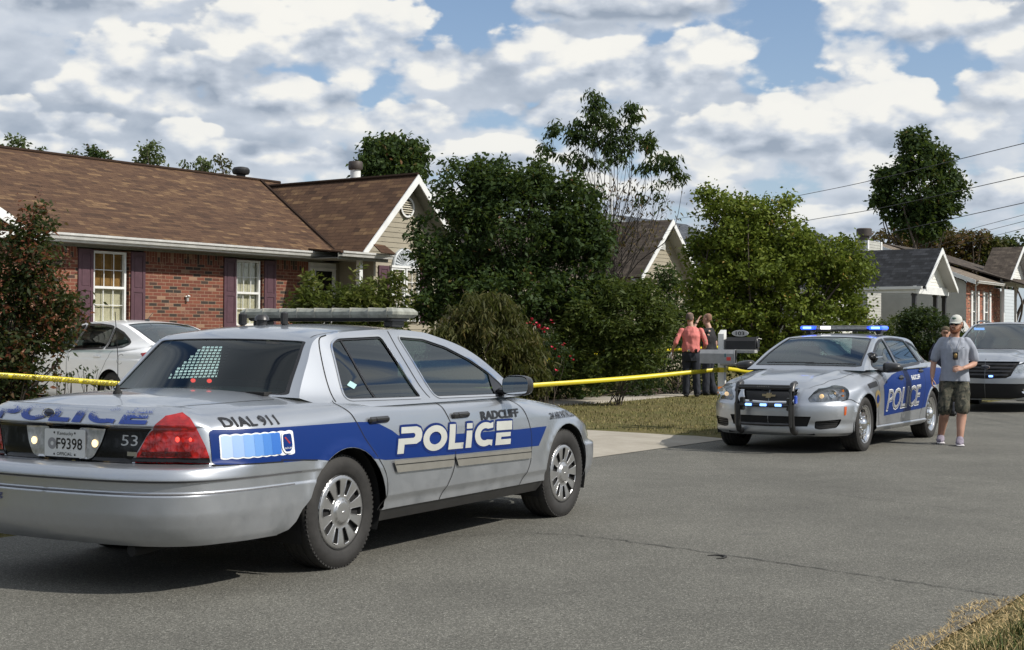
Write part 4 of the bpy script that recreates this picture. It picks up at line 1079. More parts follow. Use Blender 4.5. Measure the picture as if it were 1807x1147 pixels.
    m = MB(); [m.box((x, -.05, 1.3), (.1, .1, 3.9)) for x in (-2.1, 0, 2.1)]; m.build('porch_post', WTRIM, h5)
    m = MB(); m.tube([(-2.1, -.2, 1.0), (-3.3, -1.4, .1)], .03, 6); m.tube([(-2.1, -1.0, 1.0), (-3.3, -2.2, .1)], .03, 6); [m.tube([(-2.1-.2*i, -.2-.2*i, 1.0-.15*i), (-2.1-.2*i, -.2-.2*i, -.2)], .015, 5) for i in range(6)]; m.build('stair_rail', WTRIM, h5)
    m = MB(); m.box((4.0, 3.1, 1.3), (4.0, 3.0, 3.6)); m.build('walls', WHITES, h5)
    # satellite dish
    d = thing('satellite_dish', 'grey satellite dish on a pole in front of the orange brick house', 'satellite dish', (16.15, 51.5, .3))
    m = MB(); m.lathe([(0, .10), (.15, .085), (.30, .045), (.40, 0), (.41, .004), (.30, .055), (.15, .097), (0, .112)], seg=28)
    q = m.build('dish', plain('dish_grey', (.42, .42, .40), .5), d); q.location = (0, 0, 1.55); q.rotation_euler = (R(62), 0, R(-150+180))
    m = MB(); m.tube([(0, .05, -.3), (0, .05, 1.4), (0, 0, 1.5)], .03, 8); m.tube([(0, 0, 1.3), (.15, -.5, 1.45)], .015, 6); m.box((.15, -.52, 1.47), (.07, .1, .07)); m.build('pole', plain('dish_pole', (.2, .2, .2), .5), d)
houses_far()

def wires():
    W = [([(8.58, 24.0, 4.70), (8.06, 32.0, 4.96), (7.46, 38.0, 5.18), (6.19, 48.0, 5.53), (5.0, 60, 6.1)], .008, 'topmost of the six overhead cables at the right, running down behind the green tree'),
         ([(8.9, 24.0, 4.22), (8.2, 32.0, 4.33), (7.6, 38.0, 4.50), (6.6, 48.0, 4.62), (6.0, 56, 4.7)], .008, 'second overhead cable from the top, crossing the tall far tree'),
         ([(8.9, 24.5, 3.78), (9.0, 34.0, 3.95), (8.6, 42.0, 4.0), (7.6, 50.0, 4.05)], .008, 'third overhead cable from the top, crossing low over the black roof'),
         ([(10.3, 28.0, 3.93), (10.8, 34.0, 4.00), (11.2, 40.0, 3.95)], .006, 'thin fourth overhead cable at the right edge'),
         ([(10.3, 28.0, 3.80), (10.8, 34.0, 3.86), (11.2, 40.0, 3.80)], .006, 'thin fifth overhead cable at the right edge'),
         ([(10.3, 28.0, 3.66), (11.0, 36.0, 3.72), (11.4, 42.0, 3.66)], .006, 'lowest thin overhead cable at the right edge')]
    for pts, r, lab in W:
        pts = [(x*1.5, y*1.5, 1.384+(z-1.384)*1.5) for x, y, z in pts]; r *= 1.4
        p0 = np.array(pts[0]); p1 = np.array(pts[1]); e = p0-(p1-p0)*2.0
        m = MB(); m.tube([tuple(p) for p in spline2([tuple(e)]+pts, 10)], r, 5)
        tag(m.build('power_line', plain('cable_black', (.02, .02, .02), .6)), lab, 'power line', 'overhead cables')
wires()

def mailbox():
    t = thing('mailbox_post', 'white wooden post with a slanted top carrying two mailboxes', 'post', (3.10, 21.1, .0), R(57))
    m = MB(); m.box((0, 0, .76), (.092, .092, 1.52)); m.V = [np.where((v[:, 2:3] > 1.4) & (v[:, 0:1] < 0), v-[0, 0, .06], v) for v in m.V]; m.build('post', plain('post_white', (.66, .66, .63), .6, var=.1), t)
    m = MB(); m.box((-.05, -.26, 1.205), (.10, .60, .05), bev=.005); m.box((0, -.24, 1.01), (.10, .5, .03)); m.box((0, -.30, 1.20), (.10, .48, .02)); m.build('cross_arm', plain('arm_grey', (.36, .36, .34), .7, var=.2), t)
    def box(name, label, loc, rz, size, mat, flat, open_):
        b = thing(name, label, 'mailbox', loc, rz, None)
        w, l, hgt = size; n = 12
        prof = [(-w/2, 0), (w/2, 0), (w/2, hgt*.55)]+[(w/2*math.cos(a), hgt*.55+hgt*.45*math.sin(a)) for a in np.linspace(0, math.pi, n)[1:-1]]+[(-w/2, hgt*.55)] if not flat else [(-w/2, 0), (w/2, 0), (w/2, hgt*.72), (w*.28, hgt), (-w*.28, hgt), (-w/2, hgt*.72)]
        m = MB(); V = []; k = len(prof)
        for x in (-l/2, l/2): V += [(x, a, z) for a, z in prof]
        F = [(i, (i+1) % k, k+(i+1) % k, k+i) for i in range(k)]+[tuple(range(k))]
        m.add(V, F); 
        if not open_: m.add([(l/2, a, z) for a, z in prof], [tuple(range(k))])
        m.build('shell', mat, b)
        if open_:
            m = MB(); m.add([(l/2-.04, a*.94, .005+z*.94) for a, z in prof], [tuple(range(k))]); m.build('inner_wall', MATTEB, b)
        m = MB(); m.tube([(l/2, a, z) for a, z in prof+[prof[0]]], .008, 6, caps=False); m.build('rim', mat, b)
        return b
    g = box('mailbox', 'grey open metal mailbox with a small red sticker, lower of the two on the post', (2.995, 20.78, 1.03), R(-18), (.20, .50, .20), plain('box_grey', (.27, .275, .28), .45, .5, var=.15), True, True)
    m = MB(); m.box((.17, -.102, .07), (.06, .004, .05)); m.build('red_sticker', plain('sticker_red', (.55, .05, .04), .4), g)
    m = MB(); m.box((.12, -.104, .12), (.02, .006, .05)); m.build('flag', plain('teal_flag', (.03, .12, .14), .4), g)
    k = box('mailbox', 'black plastic mailbox with an oval 103 plate on top', (3.38, 20.98, 1.215), R(-24), (.22, .44, .20), plain('box_black', (.014, .014, .015), .55, var=.2), True, False)
    m = MB(); m.box((.23, 0, .11), (.02, .14, .14), bev=.01); m.tube([(.24, -.03, .18), (.28, 0, .17), (.24, .03, .18)], .008, 6); m.build('door', BLACKP, k)
    pts = [(.125*math.cos(a), .048*math.sin(a)) for a in np.linspace(0, 2*math.pi, 28, endpoint=False)]
    m = MB(); m.prism([(a-.02, b+.255) for a, b in pts], -.06, -.05, 'y'); pl = m.build('number_plate', plain('plate_grey', (.55, .55, .53), .5), k)
    m = MB(); m.prism([(a*.9-.02, b*.86+.255) for a, b in pts], -.063, -.0605, 'y'); m.build('plate_face', plain('plate_face', (.45, .45, .44), .5), pl)
    word('plate_number', '103', .055, lambda a, b: np.stack([a-.085, a*0-.0655, b+.228], -1), BLACK_D, pl, fit=.13, offset=.02, cut=0)
mailbox()
def tape():
    def band(name, label, pts, w, twist=0, words=True):
        P = spline2(pts, 24); n = len(P); V = []; 
        d = np.r_[0, np.cumsum(np.linalg.norm(np.diff(P, axis=0), axis=1))]
        for i, p in enumerate(P):
            tt = P[min(i+1, n-1)]-P[max(i-1, 0)]; tt /= np.linalg.norm(tt); sd = np.cross(tt, [0, 0, 1]); sd /= np.linalg.norm(sd)
            a = twist*math.sin(d[i]*1.1)*.5+.12*math.sin(d[i]*2.3); up = np.array([0, 0, 1])*math.cos(a)+sd*math.sin(a)
            V += [p-up*w/2, p+up*w/2]
        me = mesh_np(name, V, [(2*i, 2*i+2, 2*i+3, 2*i+1) for i in range(n-1)], smooth=True); o = link(name, me, TAPE)
        sol = o.modifiers.new('thickness', 'SOLIDIFY'); sol.thickness = .0015
        tag(o, label, 'barrier tape', 'yellow barrier tape')
        if words:
            L = d[-1]; x = .15
            def place(a, b, x0=0):
                q = np.clip(a, 0, L); pos = np.stack([np.interp(q, d, P[:, k]) for k in range(3)], -1)
                tt = P[-1]-P[0]; sd = np.cross(tt/np.linalg.norm(tt), [0, 0, 1]); sd /= np.linalg.norm(sd)
                return pos+np.outer(b-w*.30, [0, 0, 1])+sd*.014
            word('printed_words', 'POLICE LINE DO NOT CROSS   '*6, w*.62, place, plain('tape_ink', (.12, .10, .015), .6), o, cut=.12, width=1.1, offset=.03)
        return o
    TAPE = material('yellow_tape', lambda g, p: (g.put(p.inputs['Base Color'], (.62, .52, .022)), g.put(p.inputs['Roughness'], .38), g.put(p.inputs['Transmission Weight'], 0.0)))
    band('barrier_tape', 'long yellow tape from the red leaved shrub to the mailbox post', [(-6.9, 15.0, 1.02), (-5.55, 15.9, .93), (-4.35, 16.9, .80), (-2.6, 18.0, .70), (-.6, 18.8, .695), (.13, 19.25, .735), (1.5, 20.15, .815), (3.05, 21.07, .93)], .062, .3)
    band('barrier_tape', 'short yellow tape from the mailbox post down behind the facing police sedan', [(3.14, 21.10, .95), (3.9, 21.9, .86), (5.2, 23.4, .80), (7.0, 25.8, .85)], .062, .4, words=False)
    band('barrier_tape', 'far yellow tape threading through the bushes behind the two men', [(.6, 26.0, .98), (1.25, 27.2, 1.04), (2.3, 29.0, 1.15), (3.3, 31.0, 1.13), (4.8, 33, 1.2)], .07, .4, words=False)
    m = MB(); m.box((3.10, 21.1, .93), (.105, .105, .07), rz=R(57)); tag(m.build('tape_knot', TAPE), 'yellow tape knotted round the white post', 'barrier tape')
tape()
def rounded(pts, r, n=4):
    """round the corners of a closed outline"""
    P = [np.asarray(p, float) for p in pts]; out = []
    m = len(P)
    for i in range(m):
        a, b, c = P[i-1], P[i], P[(i+1) % m]
        la, lc = np.linalg.norm(a-b), np.linalg.norm(c-b); k = min(r, la*.45, lc*.45)
        p0 = b+(a-b)/la*k; p1 = b+(c-b)/lc*k
        for q in range(n+1):
            t = q/n; out.append(p0*(1-t)**2+2*b*t*(1-t)+p1*t*t)
    return [tuple(o) for o in out]
def arch_pts(cx, cz, r, z0, n=22):
    """from rear foot to front foot of a wheel arch, going over the top"""
    a0 = math.asin(np.clip((z0-cz)/r, -1, 1))
    return [(cx+r*math.cos(a), cz+r*math.sin(a)) for a in np.linspace(math.pi-a0, a0, n)]
def side_placer(sh, x0, z0, left, off=0.002):
    def f(a, b):
        x = x0+(-a if left else a); z = z0+b
        P = sh.xz(x, z)
        e = 1e-3; n = np.cross(sh.xz(x+e*8, z)-P, sh.xz(x, z+e*8)-P); n /= np.linalg.norm(n, axis=-1)[..., None]
        n = np.where(n[..., 1:2] < 0, -n, n)
        P = P+n*off
        if not left: P = P*[1, -1, 1]
        return P
    return f
def both(fn):
    for mirror in (False, True): fn(mirror)
def lathe_dark_well(t, x, z, r, y0, y1, name='wheel_well'):
    m = MB(); n = 20
    V = []; F = []
    for k in range(n+1):
        a = math.pi*k/n*1.24-math.pi*.12
        for y in (y0, y1): V.append((x+r*math.cos(a), y, z+r*math.sin(a)))
    for k in range(n): F.append((2*k, 2*k+2, 2*k+3, 2*k+1))
    F.append(tuple(2*k+(0 if abs(y0) < abs(y1) else 1) for k in range(n+1)))
    m.add(V, F); return m

def interior(t, belt, x0, x1, hw, seats, dash_x, cage_x=None, left_drive=True):
    m = MB(); m.box(((x0+x1)/2, 0, belt-.30), (x1-x0, hw*2, .06)); m.build('cabin_floor', MATTEB, t)
    for (sx, sy, w) in seats:
        s = MB(); s.box((sx, sy, belt-.13), (.13, w, .5), ry=-0.22, bev=.045); s.box((sx-.06, sy, belt+.17), (.09, min(w, .27), .17), ry=-0.2, bev=.04)
        s.build('seat', FABRIC, t)
    d = MB(); d.box((dash_x, 0, belt-.06), (.40, hw*1.9, .14), bev=.05)
    d.tube([(dash_x-.28+.05*math.cos(a), .37+.18*math.sin(a), belt-.02+.17*math.cos(a)) for a in np.linspace(0, 2*math.pi, 18)], .014, 6, caps=False)
    d.build('dashboard', MATTEB, t)

def crown():
    t = thing('police_sedan', 'silver police sedan seen from behind, plate F9398, worn blue letters across its boot', 'police car', (X1, Y1, 0), A1, 'police vehicles')
    WB = 2.912; TR = .345; AR = .385
    plan = [(-1.445, 0), (-1.435, .30), (-1.40, .56), (-1.32, .76), (-1.18, .885), (-.95, .94), (-.6, .965), (0, .985), (.8, .99), (1.6, .988), (2.3, .98), (2.9, .965), (3.3, .935), (3.58, .865), (3.76, .72), (3.86, .50), (3.90, .24), (3.91, 0)]
    rear = [(.18, -.16), (.25, -.10), (.31, -.045), (.38, -.012), (.45, 0), (.546, 0), (.554, -.018), (.612, -.016), (.620, 0), (.655, -.008), (.68, -.026), (.692, -.07), (.70, -.135), (.76, -.140), (.86, -.150), (.893, -.152), (.898, -.130), (.94, -.148), (.98, -.172), (1.02, -.20)]
    corner = [(.18, -.14), (.25, -.08), (.31, -.04), (.38, -.012), (.45, 0), (.548, 0), (.556, -.010), (.612, -.010), (.62, 0), (.655, -.006), (.68, -.016), (.69, -.03), (.70, -.05), (.76, -.055), (.86, -.07), (.90, -.08), (.95, -.10), (1.02, -.13)]
    side0 = [(.18, -.09), (.25, -.055), (.31, -.025), (.38, -.012), (.45, -.003), (.548, 0), (.556, -.006), (.612, -.006), (.62, 0), (.66, -.001), (.70, -.003), (.78, -.012), (.88, -.030), (.95, -.050), (1.02, -.072)]
    side = [(.18, -.09), (.25, -.055), (.31, -.030), (.36, -.022), (.385, -.012), (.40, -.005), (.56, 0), (.68, -.003), (.78, -.012), (.88, -.030), (.95, -.050), (1.02, -.072)]
    fside = [(.18, -.10), (.25, -.06), (.31, -.03), (.38, -.014), (.56, 0), (.66, -.004), (.74, -.014), (.82, -.035), (.90, -.06), (1.0, -.10)]
    front = [(.18, -.12), (.27, -.05), (.36, -.01), (.46, 0), (.53, 0), (.548, -.012), (.56, -.045), (.62, -.055), (.70, -.075), (.76, -.12), (.84, -.2)]
    sh = Shell(plan, [('r', rear), (-1.30, rear), (-1.08, corner), (-.80, side0), (-.45, side0), (.3, side), (2.6, side), (3.1, fside), (3.55, front), ('f', front)],
               [(-1.445, 1.0), (-1.3, 1.0), (-1.1, .99), (-.7, .992), (0, .985), (.6, .975), (1.2, .965), (2.05, .952), (2.45, .925), (3.0, .865), (3.4, .805), (3.62, .74), (3.8, .70), (3.91, .70)],
               [(-1.445, .02, .03), (-1.25, .05, .06), (-1.05, .13, .13), (-.8, .13, .14), (-.2, .10, .11), (.3, .06, .06), (1.9, .06, .06), (2.5, .13, .12), (3.3, .15, .12), (3.7, .08, .08), (3.91, .05, .05)],
               [(0, .34, AR), (WB, .34, AR)])
    zt = lambda x: float(sh.ztop(sh.u_of_x(x)))
    topline = [(float(u), float(sh.ztop(u))) for u in np.linspace(sh.L, 0, 90)]
    zb = .315
    rear_bottom = [(float(u), .27+.0*u) for u in np.linspace(0, float(sh.u_of_x(-.60)), 30)]
    ra = arch_pts(0, .34, AR, .27); fa = arch_pts(WB, .34, AR+.0, .24)
    bottom = rear_bottom + sh.P([(-.60, .274), (-.52, .292), (-.465, .335), (-.425, .40)]+[q for q in ra[:-1] if q[1] > .46 or q[0] > 0]+[(AR-.02, zb)]) + sh.P([(x, zb) for x in np.linspace(.45, 2.40, 30)]) + sh.P([(WB-AR+.02, zb)]+fa[2:]) + [(float(u), .235) for u in np.linspace(float(sh.u_of_x(3.36)), sh.L, 24)]
    tail = sh.PR([(.525, .70), (.545, .76), (.60, .85), (.66, .91), (.72, .955)])+sh.P([(-1.25, .972)]) + sh.P([(-1.205, .945), (-1.165, .88), (-1.13, .80), (-1.11, .735), (-1.11, .70)])
    tail_r = tail
    lowtail = sh.PR([(.50, .70), (.508, .728), (.54, .735)])+sh.P([(-1.112, .735), (-1.105, .70)])
    reverse = [rounded(sh.PR([(.115, .88), (.315, .885), (.285, .80), (.235, .725), (.19, .71), (.125, .71)]), .02)]
    plate_u = [sh.PR([(0.0, 0)])]
    head = rounded(sh.P([(3.50, .745), (3.50, .59), (3.80, .565)])+[(float(sh.u_front_y(.36)), .57), (float(sh.u_front_y(.36)), .665)]+sh.P([(3.72, .69), (3.6, .725)]), .02)
    grille = [(float(sh.u_front_y(y)), z) for y, z in ((.33, .655), (.33, .56))]+[(sh.L-1e-3, .56), (sh.L-1e-3, .655)]
    black_panel = sh.PR([(0.0, .70), (.5, .70), (.508, .728), (.545, .78), (.60, .86), (.625, .888), (.0, .893)])
    holes_r = [black_panel, tail]
    for mir in (False, True):
        body = patch('body', sh.surf, bottom+topline, SILVER, t, step=(.05, .010), e=.004, holes=[black_panel_in(black_panel), tail, head], mirror=mir)
        patch('taillight', sh.surf, tail, REDL, t, step=(.02, .02), off=.006, mirror=mir)
        patch('taillight_base', sh.surf, lowtail, GLOSSB, t, step=(.03, .02), off=.010, mirror=mir)
        patch('lens_band', sh.surf, sh.PR([(.56, .742), (.575, .765), (.72, .768)])+sh.P([(-1.21, .768), (-1.20, .742)]), plain('lens_band_red', (.07, .004, .004), .2, coat=1), t, step=(.03, .02), off=.0085, mirror=mir)
        patch('boot_panel', sh.surf, black_panel, GLOSSB, t, step=(.04, .02), off=.003, mirror=mir)
        patch('reversing_lamp', sh.surf, reverse[0], CLEARL, t, step=(.02, .02), off=.010, mirror=mir)
        hl = patch('headlight', sh.surf, head, LENS, t, step=(.02, .02), off=.004, mirror=mir)
        patch('reflector', sh.surf, head, CLEARL, hl, step=(.02, .02), off=-.03, mirror=mir)
        amb = rounded(sh.P([(3.52, .725), (3.51, .62), (3.66, .61), (3.66, .70)]), .02)
        patch('indicator', sh.surf, amb, AMBER, hl, step=(.02, .02), off=-.012, mirror=mir)
        patch('grille', sh.surf, grille, MATTEB, t, step=(.03, .02), off=.004, mirror=mir)
        # black sill under the doors
        sill = sh.P([(x, zb+.004) for x in np.linspace(.36, 2.55, 20)]+[(x, .235) for x in np.linspace(2.5, .40, 20)])
        patch('sill', sh.surf, sill, BLACKP, t, step=(.06, .02), off=-.012, mirror=mir)
        # blue side stripe, scalloped plate at its back end
        st = [(-1.10, .86)]+[(x, z) for x, z in ((-1.095, .875), (-1.07, .882), (-.6, .875), (-.2, .873), (.10, .872), (.22, .866), (.34, .848), (.47, .80), (.53, .768), (1.0, .742), (2.10, .722), (2.55, .722), (2.41, .584), (2.26, .586), (1.2, .604), (.44, .622), (.375, .625))]
        arcb = [(x, z) for x, z in arch_pts(0, .34, AR+.002, .27, 40) if z > .655 or (x > 0 and z > .622)][::-1]
        st += [(p[0], p[1]) for p in arcb]+[(-.30, .675), (-.6, .68), (-1.06, .695), (-1.085, .70), (-1.095, .72)]
        patch('stripe', sh.surf, sh.P(st), BLUE, t, step=(.05, .03), off=.0016, mirror=mir)
        for xa, xb, za, zb2 in ((.45, 1.165, .614, .536), (1.185, 2.265, .603, .506)):
            ms = lambda x: .615-.022*(x-.45)
            q = [(xa, ms(xa)), (xb, ms(xb)), (xb, ms(xb)-.072), (xa+.04, ms(xa)-.076)]
            patch('door_moulding', sh.surf, rounded(sh.P(q), .01), MOULD, t, step=(.05, .02), off=.016, mirror=mir)
            patch('door_moulding', sh.surf, sh.P([(xa+.02, ms(xa)-.024), (xb, ms(xb)-.022), (xb, ms(xb)-.028), (xa+.02, ms(xa)-.030)]), MATTEB, t, step=(.05, .02), off=.0175, mirror=mir)
        for ln in ([(.015, 1.0), (.05, .95), (.10, .88), (.18, .76), (.32, .62), (.385, .53), (.395, .42), (.33, .32)],
                   [(1.04, .985), (1.10, .92), (1.16, .83), (1.20, .74), (1.205, .58), (1.17, .48), (1.06, .34), (1.05, .318)],
                   [(2.06, .955), (2.16, .90), (2.24, .82), (2.29, .70), (2.295, .56), (2.27, .45), (2.17, .33), (2.165, .318)],
                   [(-.62, .695), (-.3, .672)], [(-1.10, .695), (-.6, .684)],
                   ):
            patch('door_gap', sh.surf, strip(spline_uv(sh, ln), .007), GAP, t, step=(.03, .03), off=.0022, mirror=mir)
        patch('groove_shade_line', sh.surf, strip(np.array([(float(u), .551) for u in np.linspace(0, float(sh.u_of_x(-.50)), 60)]), .006), plain('groove_shade_grey', (.10, .10, .105), .6), t, step=(.05, .02), off=.0035, mirror=mir)  # dark lines painted over the shallow grooves to deepen their shade
        patch('groove_shade_line', sh.surf, strip(np.array([(float(u), .616) for u in np.linspace(0, float(sh.u_of_x(-.44)), 60)]), .006), plain('groove_shade_grey', (.10, .10, .105), .6), t, step=(.05, .02), off=.0035, mirror=mir)
        hl2 = [(2.35, .955), (2.7, .925), (3.1, .868), (3.45, .795), (3.6, .745)]
        # handles
        for hx in (.33, 1.295):
            h = MB()
            hz = .875 if hx < 1 else .862
            y = float(sh.xz(hx, hz)[1])
            h.box((hx, y+.012, hz), (.215, .03, .042), bev=.014)
            h.box((hx+.02, y+.022, hz+.004), (.15, .022, .030), bev=.010)
            if mir:
                h.V = [v*[1, -1, 1] for v in h.V]
            h.build('door_handle', BLACKP, t)
        m = lathe_dark_well(t, 0, .34, AR+.02, .55, .93); m2 = lathe_dark_well(t, WB, .34, AR+.02, .50, .92)
        for q in (m, m2):
            if mir: q.V = [v*[1, -1, 1] for v in q.V]
            q.build('wheel_well', MATTEB, t)
    # inner body floor so that nothing shows through below
    u = MB(); u.box((1.3, 0, .27), (4.4, 1.2, .08)); u.box((1.45, 0, .30), (2.0, 1.8, .08)); u.box((-.75, 0, .36), (1.0, 1.3, .2)); u.build('underbody', MATTEB, t)
    ex = MB(); ex.tube([(-1.30, -.50, .24), (-1.0, -.50, .25)], .032, 12); ex.build('exhaust_pipe', MATTEB, t)
    # deck and hood
    zcd = pchip([-1.5, -1.24, -1.12, -.95, -.7, -.4, .1], [.96, .99, 1.025, 1.048, 1.062, 1.068, 1.07])
    u0 = float(sh.u_rear_y(.60)); u1 = float(sh.u_of_x(.05))
    deck = sh.cap(u0, u1, zcd, True, 2.6, .22)
    patch('boot_lid', deck, [(0, -1), (1, -1), (1, 1), (0, 1)], SILVER, t, step=(.025, .04))
    zch = pchip([1.8, 2.3, 2.6, 3.0, 3.4, 3.7, 3.85, 3.95], [1.0, .99, .965, .925, .865, .79, .73, .69])
    v0 = float(sh.u_front_y(.56)); v1 = float(sh.u_of_x(2.05))
    hood = sh.cap(v0, v1, zch, False, 2.6, .18)
    patch('bonnet', hood, [(0, -1), (1, -1), (1, 1), (0, 1)], SILVER, t, step=(.03, .04))
    for sgn in (1, -1):
        patch('panel_gap', deck, strip([(0.02, .86*sgn), (.3, .90*sgn), (.75, .86*sgn)], .008), GAP, t, step=(.03, .03), off=.001)
        patch('panel_gap', hood, strip([(0.02, .90*sgn), (.5, .90*sgn), (.95, .90*sgn)], .007), GAP, t, step=(.03, .03), off=.001)
    # greenhouse
    g = Green([(-.6, .68), (-.2, .755), (.1, .812), (.35, .852), (.8, .865), (1.9, .865), (2.2, .84), (2.6, .78)],
              [(-.6, .99), (2.6, .95)], .40, .25,
              [(-.20, 1.02), (-.02, 1.22), (.12, 1.36), (.30, 1.403), (.65, 1.428), (1.0, 1.435), (1.28, 1.423), (1.45, 1.40), (1.80, 1.31), (2.10, 1.155), (2.40, .965)],
              [(-.43, 1.045), (-.19, 1.215), (.05, 1.378), (.25, 1.435), (.6, 1.463), (1.0, 1.472), (1.35, 1.455), (1.55, 1.415), (1.9, 1.28), (2.25, 1.125), (2.60, .965)], flarez=.05, flarey=.045)
    back = rounded([(.06, -.93), (1.93, -.93), (1.93, .93), (.06, .93)], .08)
    back_g = [(.0, -.95), (2.0, -.93), (2.0, .93), (.0, .95)]
    ws = rounded([(7.02, -.93), (9.85, -.955), (9.85, .955), (7.02, .93)], .10)
    patch('roof', g.top, [(0, -1), (10, -1), (10, 1), (0, 1)], SILVER, t, e=.06, step=(.14, .06), holes=[back, ws])
    patch('rear_window', g.top, back, GLASSD, t, e=.40, step=(.12, .07), off=-.004)
    patch('windscreen', g.top, ws, GLASS, t, e=.40, step=(.14, .07), off=-.004)
    for nm, q in (('rear_window_seal', back), ('windscreen_seal', ws)):
        q = np.array(q); c = q.mean(0)
        inner = [(a+(c[0]-a)*.035, b+(c[1]-b)*.03) for a, b in q]
        patch(nm, g.top, q, BLACK_D, t, e=.06, step=(.12, .07), holes=[inner], off=.001)
    rail = [(x, z) for x, z in g.rail if True]
    base = [(x, .955 if x > 0 else .985) for x in np.linspace(2.38, -.10, 40)]
    sideout = [(x, z) for x, z in rail]+base
    wr = rounded([(.165, 1.003), (.245, 1.335), (.32, 1.372), (.80, 1.388), (.945, .992)], .035)
    wf = rounded([(1.005, 1.385), (1.30, 1.372), (1.55, 1.318), (1.80, 1.228), (1.99, 1.130), (2.12, 1.045), (2.14, .975), (1.125, .988)], .03)
    for mir in (False, True):
        sp = patch('side_frame', g.side, sideout, SILVER, t, step=(.05, .03), holes=[wr, wf], mirror=mir)
        for nm, q in (('rear_door_window', wr), ('front_door_window', wf)):
            wd = patch(nm, g.side, q, GLASS, t, step=(.06, .04), off=-.010, mirror=mir)
            q = np.array(q); c = q.mean(0); inn = []; outn = []
            for i in range(len(q)):
                tt = q[(i+1) % len(q)]-q[i-1]; tt /= np.linalg.norm(tt); nn = np.array([-tt[1], tt[0]])
                if nn @ (c-q[i]) < 0: nn = -nn
                inn.append(tuple(q[i]+nn*.010)); outn.append(tuple(q[i]-nn*.012))
            patch('window_trim', g.side, outn, CHROME, wd, step=(.05, .03), holes=[[tuple(p) for p in q]], off=.004, mirror=mir)
            patch('window_seal', g.side, [tuple(p) for p in q], BLACK_D, wd, step=(.05, .03), holes=[inn], off=-.004, mirror=mir)
            if nm[0] == 'r':
                patch('window_divider', g.side, strip([(.36, 1.375), (.40, 1.2), (.445, .998)], .016), BLACK_D, wd, step=(.04, .03), off=-.006, mirror=mir)
            else:
                patch('mirror_sail', g.side, [(1.93, .985), (1.99, 1.13), (2.12, 1.045), (2.13, .985)], BLACK_D, wd, step=(.04, .03), off=-.003, mirror=mir)
        for ln in ([(.06, .99), (.10, 1.2), (.16, 1.36), (.24, 1.395)], [(1.035, .985), (.99, 1.1), (.93, 1.3), (.915, 1.425)]):
            patch('door_gap', g.side, strip(spline2(ln, 8), .007), GAP, t, step=(.03, .03), off=.002, mirror=mir)
        patch('ditch_gap', g.top, strip([(2.2, .935), (5, .94), (7, .935)], .008), GAP, t, e=.06, step=(.1, .02), off=.0015, mirror=mir)
        # mirror
        mm = MB(); sgn = -1 if mir else 1
        V = []; 
        prof = [(0, .55), (.02, .80), (.05, .93), (.09, 1.0), (.13, 1.0), (.14, .97)]
        n = 20; F = []
        for d, k in prof:
            for j in range(n):
                a = 2*math.pi*j/n; ca, sa = math.cos(a), math.sin(a)
                ce = abs(ca)**.6*math.copysign(1, ca); se = abs(sa)**.6*math.copysign(1, sa)
                V.append((2.06-d, sgn*(1.045+ce*.108*k), 1.045+se*.073*k))
        for i in range(len(prof)-1):
            for j in range(n): F.append((i*n+j, i*n+(j+1) % n, (i+1)*n+(j+1) % n, (i+1)*n+j))
        F.append(tuple(range(n)))
        mm.add(V, F, smooth=True)
        mm.box((2.02, sgn*.915, 1.00), (.09, .12, .05), bev=.015)
        mo = mm.build('door_mirror', BLACKP, t)
        mg = MB(); mg.add([(1.922, V[-n+j][1]*.99+sgn*.0105, 1.045+(V[-n+j][2]-1.045)*.9) for j in range(n)], [tuple(range(n))]); mg.build('mirror_glass', MIRROR, mo)
    # light bar
    lb = thing_part(t)
    b = MB(); b.box((1.10, 0, 1.510), (.24, 1.22, .035), bev=.012); b.box((1.10, 0, 1.53), (.20, .5, .02))
    bar = b.build('light_bar', BLACKP, t)
    dome = MB(); dome.box((1.10, 0, 1.546), (.30, 1.34, .064), bev=.022)
    dome.build('lens_cover', plain('weathered_lens', (0.24, 0.25, 0.22), .55, var=.35, vscale=16), bar)
    for i in range(9):
        q = MB(); q.box((1.10, -.60+.15*i, 1.5485), (.304, .008, .068), bev=.02); q.build('lens_divider', plain('old_plastic', (0.25, 0.25, 0.22), .6), bar)
    q = MB()
    for sy in (-.56, .56): q.box((1.10, sy, 1.475), (.16, .07, .05), bev=.01)
    q.build('mounting_foot', BLACKP, bar)
    q = MB(); q.box((.60, .335, 1.50), (.05, .05, .085), bev=.01); q.build('roof_antenna', BLACKP, t)
    q = MB(); q.box((.60, -.02, 1.505), (.05, .04, .09), bev=.01); q.build('roof_antenna', BLACKP, t)
    q = MB(); q.lathe([(.0, 1.53), (.03, 1.53), (.045, 1.515), (.052, 1.495), (.035, 1.49), (.035, 1.46), (.05, 1.455)], c=(.60, .17, 0), seg=20); q.build('beacon_mount', BLACKP, t)
    # whip antenna on the boot
    q = MB(); q.lathe([(.028, 1.045), (.026, 1.06), (.014, 1.075), (.010, 1.10), (.002, 1.105)], c=(-.90, 0, 0), seg=16); q.tube([(-.90, 0, 1.10), (-.90, 0, 1.25), (-.915, .01, 1.52)], .0022, 6); q.build('whip_antenna', MATTEB, t)
    # rear details
    def rp(y0, z0, off=.006, sgn=1):
        def f(a, b):
            y = y0-a; z = z0+b
            P = sh.surf(sh.u_rear_y(np.abs(y)), z); P = P*np.stack([np.ones_like(y), np.sign(y), np.ones_like(y)], -1)
            return P+[-off, 0, 0]
        return f
    px = float(sh.surf(0.0, .80)[0])-.012
    q = MB(); q.prism(rounded([(-.153, .718), (.153, .718), (.153, .870), (-.153, .870)], .012, 3), px-.004, px, 'x')
    q.V = [v+[0, -.02, 0] for v in q.V]
    pl = q.build('licence_plate', plain('plate_white', (0.62, 0.63, 0.62), .4), t)
